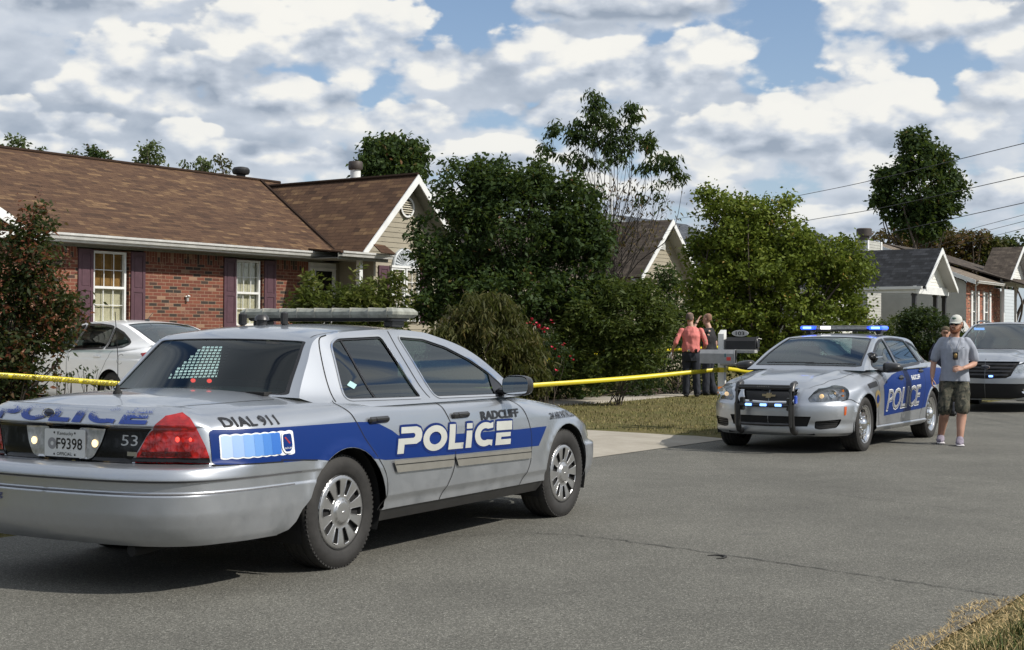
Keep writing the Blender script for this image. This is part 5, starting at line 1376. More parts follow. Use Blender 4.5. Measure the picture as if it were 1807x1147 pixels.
    fl = lambda y0, z0: (lambda a, b: np.stack([a*0+px-.0055, y0-.02-a, z0+b], -1))
    word('plate_number', 'F9398', .062, fl(.062, .762), BLACK_D, pl, width=.62, fit=.195, cut=0, offset=.01)
    word('plate_state', 'Kentucky', .020, fl(.055, .838), BLACK_D, pl, fit=.12, cut=0)
    word('plate_type', 'OFFICIAL', .018, fl(.058, .726), BLACK_D, pl, fit=.115, cut=0, offset=.005)
    s = MB(); s.lathe([(.012, px-.0052), (.032, px-.0052)], c=(0, .075-.0, .79), axis='x', seg=24)
    s.build('plate_seal', plain('seal_grey', (0.25, 0.25, 0.26), .5), pl)
    s = MB(); [s.lathe([(.0, px-.0056), (.006, px-.0056)], c=(0, yy-.02, zz), axis='x', seg=10) for yy, zz in ((.078, .85), (-.078, .85), (.078, .732), (-.078, .732))]; s.build('plate_screw', BLACK_D, pl)
    word('unit_number', '53', .060, rp(-.425, .795, .006), SATIN, t, fit=.115, width=.9)
    s = MB(); s.box((float(sh.surf(sh.u_rear_y(.47), .75)[0])-.006, -.485, .752), (.006, .062, .022)); s.build('boot_badge', SATIN, t)
    for yy in (.225, -.235):
        s = MB(); xx = float(sh.surf(sh.u_rear_y(abs(yy)), .80)[0])-.013
        s.sphere((xx, yy, .80), .021, sc=(.3, 1, 1)); s.build('lit_bulb', WARML, t)
    for mir in (1, -1):
        for (yy, zz, rr) in ((.735, .835, .014), (.80, .835, .010)):
            s = MB(); xx = sh.surf(sh.u_rear_y(yy), zz); s.sphere((xx[0]-.004, mir*yy, zz), rr, sc=(.4, 1, 1)); s.build('lit_bulb', REDLIT, t)
    # worn blue POLICE across the boot edge
    def deckp(y0, z0):
        def f(a, b):
            y = y0-a; zz = z0+b*.62
            z1 = np.minimum(zz, .992)
            P = sh.surf(sh.u_rear_y(np.abs(y)), z1); P = P*np.stack([np.ones_like(y), np.sign(y), np.ones_like(y)], -1)
            return P+[-.005, 0, .004]
        return f
    LET = letters('POLICE', .15, 1.27, shear=.22)
    surf_place_polys('boot_lettering', LET, deckp(.625, .908), worn_blue(), t, cut=.03)
    s = MB(); s.sphere((float(sh.surf(0.0, .955)[0])-.004, .12, .955), .045, sc=(.2, 1, .5)); s.build('oval_badge', plain('badge_blue', (0.02, 0.03, 0.08), .2, coat=1), t)
    s = MB(); s.tube([(float(sh.surf(0.0, .955)[0])-.012, .12+.046*math.cos(a), .955+.024*math.sin(a)) for a in np.linspace(0, 2*math.pi, 26)], .003, 6, caps=False); s.build('badge_rim', CHROME, t)
    bm_url = lambda a, b: rp(.78, .49, .004)(a, b)
    word('web_address', 'www.radcliff.org', .036, rp(.93, .492, .004), plain('navy_decal', (0.02, 0.04, 0.2), .4), t, fit=.60)
    # side words
    P_ = lambda x, z: side_placer(sh, x, z, False, .005)
    word('emergency_words', 'DIAL 911', .050, P_(-.995, .892), BLACK_D, t, fit=.405, offset=.024, spacing=1.08)
    word('city_name', 'RADCLIFF', .058, P_(1.575, .815), BLACK_D, t, fit=.545, offset=.035)
    word('patrol_words', '24 HR PATROL', .048, P_(2.62, .770), BLACK_D, t, fit=.50, offset=.026, cut=.04)
    LET = letters('POLiCE', .165, 1.52, shear=.26)
    SL = lambda a, b: P_(.50, .652)(a, b-.018*a)
    surf_place_polys('police_lettering_edge', outline(LET, .016), lambda a, b: side_placer(sh, .50, .652, False, .0035)(a, b-.018*a), BLUE_EDGE, t, cut=.04)
    surf_place_polys('police_lettering', LET, lambda a, b: side_placer(sh, .50, .652, False, .0055)(a, b-.018*a), REFL, t, cut=.04)
    # scalloped crest panel behind the rear wheel
    cols = [(.42, .55, .80), (.30, .45, .75), (.20, .37, .70), (.12, .28, .62), (.06, .20, .55), (.03, .14, .48)]
    def blob(x0, x1, z0, z1, nz):
        pts = []
        for i in range(nz*4+1):
            a = i/(nz*4); pts.append((x0+(x1-x0)*a, z0-.006*abs(math.sin(a*math.pi*nz))))
        for i in range(nz*4+1):
            a = 1-i/(nz*4); pts.append((x0+(x1-x0)*a, z1+.006*abs(math.sin(a*math.pi*nz))))
        return pts
    pn = patch('crest_panel', sh.surf, sh.P(rounded(blob(-1.04, -.50, .725, .850, 8), .02, 2)), WHITE_D, t, step=(.03, .03), off=.003, mirror=True)
    for i in range(6):
        x0 = -1.03+.068*i
        patch('crest_band', sh.surf, sh.P(blob(x0, -.615, .733, .842, 7-i)), plain('crest_blue_%s' % 'abcdef'[i], cols[i], .4), pn, step=(.03, .03), off=.0036+.0006*i, mirror=True)
    patch('crest_shield', sh.surf, sh.P(rounded([(-.605, .845), (-.515, .850), (-.51, .76), (-.53, .728), (-.59, .728), (-.612, .76)], .02)), WHITE_D, pn, step=(.02, .02), off=.0085, mirror=True)
    patch('crest_shield', sh.surf, sh.P(rounded([(-.595, .835), (-.525, .838), (-.522, .765), (-.54, .738), (-.585, .738), (-.60, .765)], .015)), BLUE, pn, step=(.02, .02), off=.0095, mirror=True)
    patch('crest_arrow', sh.surf, sh.P([(-.585, .815), (-.575, .820), (-.54, .785), (-.548, .78)]), REDL, pn, step=(.02, .02), off=.0105, mirror=True)
    word('crest_word', 'RADCLIFF', .010, side_placer(sh, -.592, .752, False, .0115), WHITE_D, pn, fit=.058, cut=0)
    # cabin
    interior(t, 1.0, .0, 2.3, .80, [(1.25, .38, .50), (1.25, -.38, .50), ], 2.08)
    bs_ = MB(); bs_.box((.35, 0, .88), (.14, 1.3, .44), ry=-.22, bev=.04); bs_.build('seat', FABRIC, t)
    GL = _glass((.85, .95, .93), .01); clear = material('clear_side_glass', GL)
    for o in t.children:
        if o.name.startswith('rear_door_window') and sum(v.co.y for v in o.data.vertices) > 0: o.data.materials[0] = clear
    # punched metal screen inside the far rear window
    scp = lambda u, v: g.side(u, v)-np.stack([u*0, u*0+.045, u*0], -1)
    fr = [(-.02, 1.0), (.10, 1.25), (.24, 1.375), (1.2, 1.39), (1.4, 1.0)]
    hs = []
    for r_ in range(11):
        z = 1.095+.0205*r_
        for c_ in range(14):
            x = .30+.044*c_+(.004 if r_ % 2 else 0)
            q = [(x, z), (x+.031, z), (x+.031, z+.013), (x, z+.013)]
            if x > .29+(z-1.09)*1.05+.02 and x+.031 < .90 and not (.50 < x+.0155 < .545 and False): hs.append(q)
    patch('window_screen', scp, fr, MATTEB, t, step=(.08, .08), holes=hs)
    pt = MB(); pt.box((1.02, 0, 1.12), (.02, 1.28, .42)); pt.box((.15, .30, 1.07), (.05, .04, .02)); pt.build('partition', MATTEB, t)
    for yy in (.04, -.09):
        s = MB(); s.sphere((-.22, yy, 1.11), .016, sc=(.4, 1.2, .8)); s.build('lit_high_lamp', REDLIT, t)
    sv = MB(); sv.box((-.05, 0, 1.045), (.55, 1.2, .02)); sv.build('parcel_shelf', MATTEB, t)
    # stickers
    patch('window_sticker', g.side, [(.24, 1.09), (.285, 1.115), (.33, 1.09), (.285, 1.065)], plain('teal_sticker', (.35, .55, .55), .4), t, off=-.006, mirror=True)
    # wheels
    for x, s_, st_ in ((0, -1, 0), (WB, -1, 0), (0, 1, 0), (WB, 1, 0)):
        make_wheel('wheel', t, (x, s_*(.925-.118+.012), TR-.005), TR, .236, .222, 'cap10', s_, spin=.25+x)
    return t
def thing_part(t): return None
def black_panel_in(p):
    q = np.array(p); return [tuple(a) for a in q+[0.0005, 0]]
def spline_uv(sh, ln, n=8):
    return np.array(sh.P([tuple(p) for p in spline2(ln, n)]))
# block letters drawn as outlines: (outer, [holes]) on a unit-height grid
def _glyph(ch):
    w = .27
    if ch == 'P':
        return 1.0, [([(0, 0), (.27, 0), (.27, .34), (.78, .34), (.95, .44), (1.0, .60), (1.0, .76), (.93, .92), (.76, 1.0), (.10, 1.0), (.10, .76), (.64, .76), (.70, .70), (.70, .63), (.64, .57), (0, .57)], [])]
    if ch == 'O':
        o = [(.5+.54*math.cos(a), .5+.5*math.sin(a)) for a in np.linspace(0, 2*math.pi, 32, endpoint=False)]
        i = [(.5+.27*math.cos(a), .5+.25*math.sin(a)) for a in np.linspace(0, 2*math.pi, 24, endpoint=False)]
        return 1.04, [(o, [i])]
    if ch == 'L': return .72, [([(0, 0), (.70, 0), (.70, .24), (.28, .24), (.28, 1.0), (0, 1.0)], [])]
    if ch == 'i': return .34, [([(0, 0), (.28, 0), (.28, .70), (0, .70)], []), ([(0, .78), (.28, .78), (.28, 1.0), (0, 1.0)], [])]
    if ch == 'I': return .34, [([(0, 0), (.28, 0), (.28, 1.0), (0, 1.0)], [])]
    if ch == 'C':
        o = [(.5+.52*math.cos(a), .5+.5*math.sin(a)) for a in np.linspace(R(62), R(298), 24)]
        i = [(.5+.25*math.cos(a), .5+.25*math.sin(a)) for a in np.linspace(R(298), R(62), 20)]
        return .98, [([(.90, 1.0)]+o+[(.90, 0), (.90, .25)]+i+[(.90, .75)], [])]
    if ch == 'E': return .88, [([(0, 0), (.82, 0), (.82, .23), (.28, .23), (.28, .34), (.78, .34), (.78, .52), (.28, .52), (0, .52)], []), ([(0, .62), (.26, .62), (.26, .62), (.84, .62), (.84, .66), (.84, 1.0), (0, 1.0)], [[(.30, .72), (.84, .73), (.84, .72)]])]
def letters(word_, h, width, shear=0.2, gap=.10):
    out = []; x = 0
    for ch in word_:
        w, polys = _glyph(ch)
        for o, hs in polys: out.append(([(x+a, b) for a, b in o], [[(x+a, b) for a, b in hh] for hh in hs if len(hh) > 3]))
        x += w+gap
    x -= gap
    kx = (width-h*shear)/x
    f = lambda pts: [(a*kx+b*h*shear, b*h) for a, b in pts]
    return [(f(o), [f(hh) for hh in hs]) for o, hs in out]
def outline(L, d):
    res = []
    for o, hs in L:
        P = resample(o, .02); c = []
        n = len(P); area = sum(P[i][0]*P[(i+1) % n][1]-P[(i+1) % n][0]*P[i][1] for i in range(n))
        for i in range(n):
            tt = P[(i+1) % n]-P[i-1]; tt = tt/max(np.linalg.norm(tt), 1e-9)
            nn = np.array([tt[1], -tt[0]])*(1 if area > 0 else -1)
            c.append(tuple(P[i]+nn*d))
        res.append((c, []))
    return res
def surf_place_polys(name, L, place, mat, parent, cut=.04):
    """all letters of one word as one mesh laid on the surface"""
    Vs = []; Fs = []; n = 0
    for o, hs in L:
        loops = [resample(o, cut)]+[resample(h, cut) for h in hs]
        pts = []; ed = []
        for q in loops:
            b = len(pts); pts += [tuple(p) for p in q]; ed += [(b+i, b+(i+1) % len(q)) for i in range(len(q))]
        r = delaunay_2d_cdt([Vector(p) for p in pts], ed, [], 0, 1e-6)
        V = np.array([tuple(v) for v in r[0]]); T = np.array([f for f in r[2] if len(f) == 3])
        c = V[T].mean(1); ok = nonzero(c, loops[0])
        for h in loops[1:]: ok &= ~inpoly(c, h)
        Vs.append(V); Fs.append(T[ok]+n); n += len(V)
    V = np.concatenate(Vs); F = np.concatenate(Fs)
    P = place(V[:, 0], V[:, 1])
    return link(name, mesh_np(name, P, np.ascontiguousarray(F)), mat, parent)
def nonzero(P, poly):
    poly = np.asarray(poly); w = np.zeros(len(P), int)
    for i in range(len(poly)):
        a = poly[i]; b = poly[(i+1) % len(poly)]
        l = (b[0]-a[0])*(P[:, 1]-a[1])-(P[:, 0]-a[0])*(b[1]-a[1])
        w += ((a[1] <= P[:, 1]) & (b[1] > P[:, 1]) & (l > 0)).astype(int)
        w -= ((a[1] > P[:, 1]) & (b[1] <= P[:, 1]) & (l < 0)).astype(int)
    return w != 0
def worn_blue():
    def b(g, p):
        out = g.n['Material Output']
        o = g.node('ShaderNodeTexCoord').outputs['Object']
        n = g.noise(o, 160.0, 3, 0.6); n2 = g.noise(o, 9.0, 3, 0.6)
        z = g.node('ShaderNodeSeparateXYZ', ins={0: o}).outputs[2]
        k = g.math('ADD', g.maprange(z, .915, 1.0, -.15, .34), g.math('MULTIPLY', g.math('SUBTRACT', n2, .5), .7))
        a = g.maprange(g.math('SUBTRACT', n, k), .32, .40)
        g.put(p.inputs['Base Color'], (0.02, 0.05, 0.24)); p.inputs['Roughness'].default_value = .5
        g.put(p.inputs['Alpha'], a)
    return material('worn_blue_lettering', b)
def tube_part(name, pts, r, mat, parent, seg=10):
    m = MB(); m.tube(pts, r, seg); return m.build(name, mat, parent)
def window_set(g, t, name, q, glass, mir, trim=CHROME, tw=.010, step=(.06, .05)):
    wd = patch(name, g.side, q, glass, t, step=step, off=-.008, mirror=mir)
    q = np.array(q); c = q.mean(0); inn = []; outn = []
    for i in range(len(q)):
        tt = q[(i+1) % len(q)]-q[i-1]; tt /= max(np.linalg.norm(tt), 1e-9); nn = np.array([-tt[1], tt[0]])
        if nn @ (c-q[i]) < 0: nn = -nn
        inn.append(tuple(q[i]+nn*.012)); outn.append(tuple(q[i]-nn*tw))
    patch('window_trim', g.side, outn, trim, wd, step=(.06, .04), holes=[[tuple(p) for p in q]], off=.004, mirror=mir)
    patch('window_seal', g.side, [tuple(p) for p in q], BLACK_D, wd, step=(.06, .04), holes=[inn], off=-.004, mirror=mir)
    return wd
def door_mirror(t, x, y, z, sgn, size=(.13, .125, .075), mat=None, arm=.10):
    mm = MB(); V = []; F = []; n = 20; dx, hy, hz = size
    prof = [(dx*.55, .25), (dx*.5, .55), (dx*.3, .85), (0, 1.0), (-dx*.4, 1.0), (-dx*.5, .96)]
    for d, k in prof:
        for j in range(n):
            a = 2*math.pi*j/n; ca, sa = math.cos(a), math.sin(a)
            ce = abs(ca)**.65*math.copysign(1, ca); se = abs(sa)**.65*math.copysign(1, sa)
            V.append((x+d, sgn*(y+ce*hy*k), z+se*hz*k*(1-.25*ce)))
    for i in range(len(prof)-1):
        for j in range(n): F.append((i*n+j, i*n+(j+1) % n, (i+1)*n+(j+1) % n, (i+1)*n+j))
    F.append(tuple(range(n))); F.append(tuple(range((len(prof)-1)*n, len(prof)*n)))
    mm.add(V, F, smooth=True)
    mm.box((x, sgn*(y-hy-arm*.35), z-hz*.7), (.07, arm+.06, .035), bev=.012)
    return mm.build('door_mirror', mat or BLACKP, t)
def lamp_unit(name, sh, pts, mat_in, t, mir, off=.004, depth=.03):
    hl = patch(name, sh.surf, pts, LENS, t, step=(.025, .02), off=off, mirror=mir)
    patch('reflector', sh.surf, pts, mat_in, hl, step=(.03, .03), off=-depth, mirror=mir)
    return hl

def caprice():
    t = thing('police_sedan', 'silver and blue police sedan facing us with a black push bar and blue lights lit', 'police car', (X2, Y2, 0), A2, 'police vehicles')
    WB = 3.009; TR = .345; AR = .385
    plan = [(-1.19, 0), (-1.185, .35), (-1.15, .60), (-1.06, .78), (-.90, .875), (-.6, .92), (0, .940), (.6, .945), (1.4, .945), (2.2, .940), (3.0, .935), (3.30, .915), (3.52, .87), (3.70, .78), (3.83, .64), (3.915, .44), (3.955, .22), (3.965, 0)]
    rear = [(.18, -.15), (.28, -.06), (.40, 0), (.60, 0), (.68, -.03), (.74, -.06), (.95, -.10), (1.08, -.16)]
    side = [(.18, -.09), (.23, -.05), (.285, -.014), (.292, -.03), (.34, -.026), (.42, -.020), (.60, -.004), (.72, 0), (.80, -.004), (.88, -.018), (.95, -.040), (1.05, -.075)]
    fside = [(.18, -.09), (.23, -.05), (.30, -.03), (.42, -.012), (.60, 0), (.72, -.004), (.80, -.02), (.88, -.05), (.96, -.09)]
    front = [(.18, -.12), (.225, -.07), (.255, -.02), (.30, -.012), (.36, -.015), (.42, -.004), (.50, 0), (.58, -.006), (.62, -.022), (.70, -.045), (.76, -.075), (.80, -.11), (.86, -.18)]
    sh = Shell(plan, [('r', rear), (-1.1, rear), (-.75, side), (2.5, side), (3.1, fside), (3.62, front), ('f', front)],
               [(-1.19, 1.05), (-1.0, 1.05), (-.6, 1.06), (0, 1.055), (.6, 1.045), (1.4, 1.025), (2.2, 1.0), (2.6, .965), (3.0, .915), (3.3, .875), (3.55, .835), (3.72, .805), (3.85, .79), (3.965, .785)],
               [(-1.19, .03, .04), (-.9, .08, .09), (-.3, .10, .10), (.5, .07, .07), (1.9, .07, .07), (2.6, .14, .12), (3.3, .14, .12), (3.7, .05, .05), (3.965, .03, .03)],
               [(0, .335, AR), (WB, .335, AR)], flare=.018)
    topline = [(float(u), float(sh.ztop(u))) for u in np.linspace(sh.L, 0, 80)]
    ra = arch_pts(0, .335, AR, .27); fa = arch_pts(WB, .335, AR, .235); zb = .225
    bottom = [(float(u), .27) for u in np.linspace(0, float(sh.u_of_x(-.45)), 16)]+sh.P(ra[:-1]+[(AR-.02, zb+.02)])+sh.P([(x, zb) for x in np.linspace(.45, 2.52, 24)])+sh.P([(WB-AR+.02, zb+.01)]+fa[1:])+[(float(u), .215) for u in np.linspace(float(sh.u_of_x(3.44)), sh.L, 24)]
    head = rounded(sh.P([(3.43, .815)])+sh.P([(3.45, .72), (3.50, .655), (3.68, .640)])+sh.PF([(.60, .630), (.505, .625), (.485, .67), (.56, .755), (.64, .800)])+sh.P([(3.62, .825), (3.52, .828)]), .02)
    grille = [(a, b) for a, b in sh.PF([(.365, .775), (.31, .640)])]+[(sh.L-.002, .625), (sh.L-.002, .775)]
    lowg = [(a, b) for a, b in sh.PF([(.52, .455), (.48, .335)])]+[(sh.L-.002, .325), (sh.L-.002, .455)]
    midp = [(a, b) for a, b in sh.PF([(.36, .60), (.36, .54)])]+[(sh.L-.002, .54), (sh.L-.002, .60)]
    fog = rounded(sh.PF([(.565, .40), (.56, .31), (.62, .30)])+sh.P([(3.70, .32), (3.655, .365), (3.635, .425)]), .02)
    for mir in (False, True):
        patch('body', sh.surf, bottom+topline, SILVER, t, step=(.05, .014), e=.006, holes=[head, grille, lowg, fog], mirror=mir)
        hl = lamp_unit('headlight', sh, head, plain('dark_reflector', (.22, .22, .23), .2, .6, var=.5, vscale=25), t, mir, depth=.045)
        m = MB(); sg = -1 if mir else 1
        P0 = sh.surf(sh.u_front_y(.735), .735); 
        m.lathe([(.0, P0[0]-.055), (.034, P0[0]-.045), (.036, P0[0]-.04), (.048, P0[0]-.034), (.050, P0[0]-.05)], c=(0, sg*.72, .725), axis='x', seg=24); m.build('projector_lens', CHROME, hl)
        m = MB(); P1_ = sh.surf(sh.u_front_y(.62), .70)
        m.sphere((P1_[0]-.025, sg*.615, .70), .030, sc=(.4, 1.0, .9)); m.build('lit_signal_bulb', plain('lit_amber', (.8, .4, .1), .3, emit=(1, .72, .42), estr=.6), hl)
        m = MB(); P1_ = sh.surf(sh.u_front_y(.81), .74)
        m.box((P1_[0]-.06, sg*.80, .765), (.02, .055, .03), rz=-.9*sg); m.box((P1_[0]-.06, sg*.80, .705), (.02, .055, .02), rz=-.9*sg); m.build('indicator', AMBER, hl)
        patch('grille', sh.surf, grille, plain('grille_black', (.012, .012, .013), .5), t, step=(.03, .02), off=-.02, mirror=mir)
        patch('grille_surround', sh.surf, [(a, b) for a, b in sh.PF([(.44, .79), (.40, .70), (.36, .615)])]+[(sh.L-.002, .60), (sh.L-.002, .785)], SILVER, t, step=(.02, .02), off=.006, mirror=mir, holes=[[(a, b) for a, b in grille[:2]]+[(sh.L-.0021, .625), (sh.L-.0021, .775)]])
        patch('grille_frame', sh.surf, [(a, b) for a, b in sh.PF([(.378, .785), (.318, .625)])]+[(sh.L-.002, .614), (sh.L-.002, .785)], CHROME, t, step=(.02, .02), off=.010, mirror=mir, holes=[[(a, b) for a, b in grille[:2]]+[(sh.L-.0021, .627), (sh.L-.0021, .773)]])
        patch('lower_grille', sh.surf, lowg, MATTEB, t, step=(.03, .02), off=-.02, mirror=mir)
        fg = patch('fog_recess', sh.surf, fog, MATTEB, t, step=(.03, .02), off=-.025, mirror=mir)
        for k in range(4):
            z0 = .315+.024*k
            patch('fog_slat', sh.surf, sh.PF([(.575, z0), (.575, z0+.007), (.66, z0+.010)])+sh.P([(3.69-.01*k, z0+.014), (3.695-.01*k, z0+.005)]), BLACKP, fg, step=(.03, .02), off=-.008, mirror=mir)
        patch('side_marker', sh.surf, rounded(sh.P([(3.595, .575), (3.555, .575), (3.575, .47), (3.605, .47)]), .008), ORANGE_L, t, step=(.02, .02), off=.004, mirror=mir)
        patch('wing_vent', sh.surf, rounded(sh.P([(2.93, .83), (2.62, .865), (2.585, .80), (2.88, .775)]), .015), BLACKP, t, step=(.03, .02), off=.006, mirror=mir)
        # blue panel over doors and quarter
        arcb = [(x, z) for x, z in arch_pts(0, .335, AR+.03, .27, 40) if x > -.05 and z > .42][::-1]
        bl = [(2.34, .80), (2.28, .42), (1.6, .43), (.62, .44)]+arcb+[(-.06, .74), (-.2, .78), (-.5, .82), (-.85, .86), (-.95, .95), (-.6, 1.0), (-.1, 1.02), (.3, 1.02), (1.0, 1.0), (1.6, .975), (1.85, .95), (2.1, .88)]
        bl = [(2.34, .80), (2.27, .41), (1.6, .425), (.56, .44)]+arcb[::1]+[(-.2, .75), (-.5, .78), (-.85, .82), (-.97, .93), (-.6, .985), (-.1, 1.0), (.5, .995), (1.0, .985), (1.6, .965), (1.9, .93), (2.15, .87)]
        patch('blue_panel', sh.surf, sh.P(bl), BLUE, t, step=(.05, .03), off=.0018, mirror=mir)
        for ln in ([(2.68, .95), (2.56, .86), (2.53, .7), (2.52, .5), (2.48, .36), (2.45, .30)], [(1.47, 1.0), (1.44, .9), (1.44, .6), (1.42, .38), (1.41, .30)],
                   [(.42, 1.03), (.40, .9), (.45, .7), (.50, .52), (.60, .38), (.62, .30)], [(2.62, .297), (.50, .297)], [(3.62, .640), (3.45, .655), (3.30, .60)]):
            patch('door_gap', sh.surf, strip(spline_uv(sh, ln), .008), GAP, t, step=(.03, .03), off=.0026, mirror=mir)
        for hx, hz in ((1.56, .885), (.555, .955)):
            h = MB(); y = float(sh.xz(hx, hz)[1]); h.box((hx, y+.012, hz), (.20, .028, .034), bev=.012); h.box((hx-.02, y+.004, hz-.005), (.11, .012, .075), bev=.005)
            if mir: h.V = [v*[1, -1, 1] for v in h.V]
            h.build('door_handle', BLACKP, t)
        for wx in (0, WB):
            q = lathe_dark_well(t, wx, .335, AR+.02, .5, .90)
            if mir: q.V = [v*[1, -1, 1] for v in q.V]
            q.build('wheel_well', MATTEB, t)
    u = MB(); u.box((1.4, 0, .26), (4.4, 1.2, .08)); u.box((1.5, 0, .25), (2.1, 1.75, .06)); u.box((3.6, 0, .28), (.5, 1.1, .10)); u.build('underbody', MATTEB, t)
    # grille badge and mesh
    gx = float(sh.surf(sh.L, .70)[0])
    m = MB(); m.prism([(-.085, .69), (-.085, .715), (-.03, .715), (-.025, .73), (.035, .73), (.03, .71), (.085, .71), (.078, .687), (.025, .687), (.02, .670), (-.04, .670), (-.035, .69)], gx-.0, gx+.012, 'x'); m.build('grille_badge', plain('pale_gold', (.50, .42, .28), .3, .8), t)
    v0 = float(sh.u_front_y(.60)); v1 = float(sh.u_of_x(2.25))
    zch = pchip([2.0, 2.4, 2.6, 2.9, 3.3, 3.6, 3.8, 3.95], [1.03, 1.022, 1.01, .985, .945, .90, .86, .81])
    base_h = sh.cap(v0, v1, zch, False, 2.8, .12)
    def hood(s_, q_):
        P = base_h(s_, q_); a = np.abs(q_)
        P[..., 2] += .012*np.exp(-((a-.62)/.07)**2)*sstep(0, .25, s_)*(1-sstep(.8, 1, s_)) - .004*np.exp(-((a-.3)/.2)**2)*sstep(.2, .5, s_)
        return P
    patch('bonnet', hood, [(0, -1), (1, -1), (1, 1), (0, 1)], SILVER, t, step=(.03, .03), e=.01)
    for sg in (1, -1): patch('panel_gap', hood, strip([(0.0, .80*sg), (.12, .86*sg), (.4, .90*sg), (.97, .91*sg)], .008), GAP, t, step=(.03, .03), off=.0015)
    zcd = pchip([-1.3, -1.1, -.9, -.6, .2], [1.05, 1.085, 1.10, 1.105, 1.11])
    deck = sh.cap(float(sh.u_rear_y(.62)), float(sh.u_of_x(.1)), zcd, True, 2.6, .18)
    patch('boot_lid', deck, [(0, -1), (1, -1), (1, 1), (0, 1)], SILVER, t, step=(.04, .05))
    g = Green([(-.9, .55), (-.3, .70), (0, .80), (.4, .85), (1.6, .85), (2.1, .83), (2.5, .78), (2.8, .74)], [(-.9, 1.07), (.6, 1.035), (1.6, 1.01), (2.8, .985)], .46, .30,
              [(-.95, 1.07), (-.55, 1.20), (-.15, 1.325), (.25, 1.40), (.7, 1.43), (1.1, 1.437), (1.45, 1.425), (1.68, 1.395), (2.0, 1.29), (2.35, 1.15), (2.68, .99)],
              [(-1.0, 1.085), (-.62, 1.235), (-.18, 1.375), (.25, 1.445), (.7, 1.47), (1.1, 1.475), (1.45, 1.46), (1.72, 1.42), (2.02, 1.30), (2.35, 1.155), (2.66, 1.00)], flarez=.05, flarey=.04)
    ws = rounded([(6.95, -.92), (9.7, -.95), (9.7, .95), (6.95, .92)], .10); bk = rounded([(.4, -.90), (2.5, -.9), (2.5, .9), (.4, .90)], .1)
    patch('roof', g.top, [(0, -1), (10, -1), (10, 1), (0, 1)], SILVER, t, e=.06, step=(.14, .06), holes=[ws, bk])
    patch('windscreen', g.top, ws, GLASS, t, e=.40, step=(.14, .07), off=-.004)
    patch('rear_window', g.top, bk, GLASSD, t, e=.40, step=(.14, .07), off=-.004)
    q = np.array(ws); c = q.mean(0)
    patch('windscreen_seal', g.top, q, BLACK_D, t, e=.06, step=(.12, .07), holes=[[(a+(c[0]-a)*.045, b+(c[1]-b)*.035) for a, b in q]], off=.001)
    wp = MB(); wp.tube([g.top(np.array(9.55), np.array(s_))+[.01, 0, .015] for s_ in (-.75, -.3, .1)], .008, 6); wp.tube([g.top(np.array(9.6), np.array(s_))+[.01, 0, .015] for s_ in (-.05, .4, .85)], .008, 6); wp.build('wiper', BLACKP, t)
    wf = rounded([(2.36, 1.035), (2.28, 1.10), (2.05, 1.215), (1.80, 1.315), (1.60, 1.365), (1.42, 1.385), (1.50, 1.03), (2.2, 1.015)][::-1], .03)
    wr = rounded([(1.34, 1.39), (1.0, 1.395), (.70, 1.385), (.52, 1.368), (.40, 1.09), (.5, 1.07), (1.40, 1.035)], .03)
    wq = rounded([(.46, 1.355), (.20, 1.31), (-.1, 1.215), (-.34, 1.10), (.34, 1.085)], .02)
    base = [(x, 1.0) for x in np.linspace(2.62, -.85, 40)]
    for mir in (False, True):
        patch('side_frame', g.side, [tuple(p) for p in g.rail]+base, SILVER, t, step=(.06, .03), holes=[wr, wf, wq], mirror=mir)
        for nm, q in (('rear_door_window', wr), ('front_door_window', wf), ('quarter_window', wq)): window_set(g, t, nm, q, GLASS, mir, trim=BLACK_D, tw=.022)
        patch('ditch_gap', g.top, strip([(3, .94), (5, .94), (7, .935)], .008), GAP, t, e=.06, step=(.1, .02), off=.0015, mirror=mir)
        door_mirror(t, 2.22, 1.01, 1.03, -1 if mir else 1, (.15, .125, .065))
        make_wheel('wheel', t, (0, (-1 if mir else 1)*.80, TR-.006), TR, .235, .236, 'steel9', -1 if mir else 1, .2)
        make_wheel('wheel', t, (WB, (-1 if mir else 1)*.795, TR-.006), TR, .235, .236, 'steel9', -1 if mir else 1, .5)
    # spot lamp at the driver's pillar
    m = MB(); m.lathe([(.0, 2.30), (.03, 2.29), (.06, 2.24), (.072, 2.19), (.074, 2.17), (.066, 2.165), (.05, 2.165)][::-1], c=(0, .735, 1.155), axis='x', seg=24); m.sphere((2.22, .735, 1.155), .070, sc=(.8, 1, 1))
    sp = m.build('spot_lamp', GLOSSB, t); m = MB(); m.tube([(2.22, .77, 1.155), (2.20, .88, 1.165)], .010, 8); m.build('spot_handle', CHROME, sp)
    # push bar
    m = MB()
    for y in (-.345, .345):
        m.tube([(3.94, y, .26), (4.02, y, .285), (4.07, y, .36), (4.085, y, .60), (4.075, y, .76), (4.03, y, .835), (3.95, y, .85)], .037, 12)
        m.tube([(4.11, y, .33), (4.12, y, .6), (4.10, y, .78)], .016, 8)
    m.tube([(4.07, -.345, .80), (4.07, .345, .80)], .026, 10); m.box((4.075, 0, .805), (.03, .66, .062), bev=.01)
    m.tube([(4.08, -.345, .585), (4.08, .345, .585)], .018, 8); m.box((4.07, 0, .59), (.02, .62, .05), bev=.006)
    m.tube([(4.05, -.345, .355), (4.05, .345, .355)], .018, 8)
    m.box((4.03, -.30, .60), (.06, .06, .16), bev=.01); m.box((4.03, .30, .60), (.06, .06, .16), bev=.01)
    pb = m.build('push_bar', BLACKP, t)
    word('push_bar_word', 'SETINA', .030, lambda a, b: np.stack([a*0+4.0925, -.09+a, .789+b], -1), SATIN, pb, fit=.17, width=1.3, cut=0)
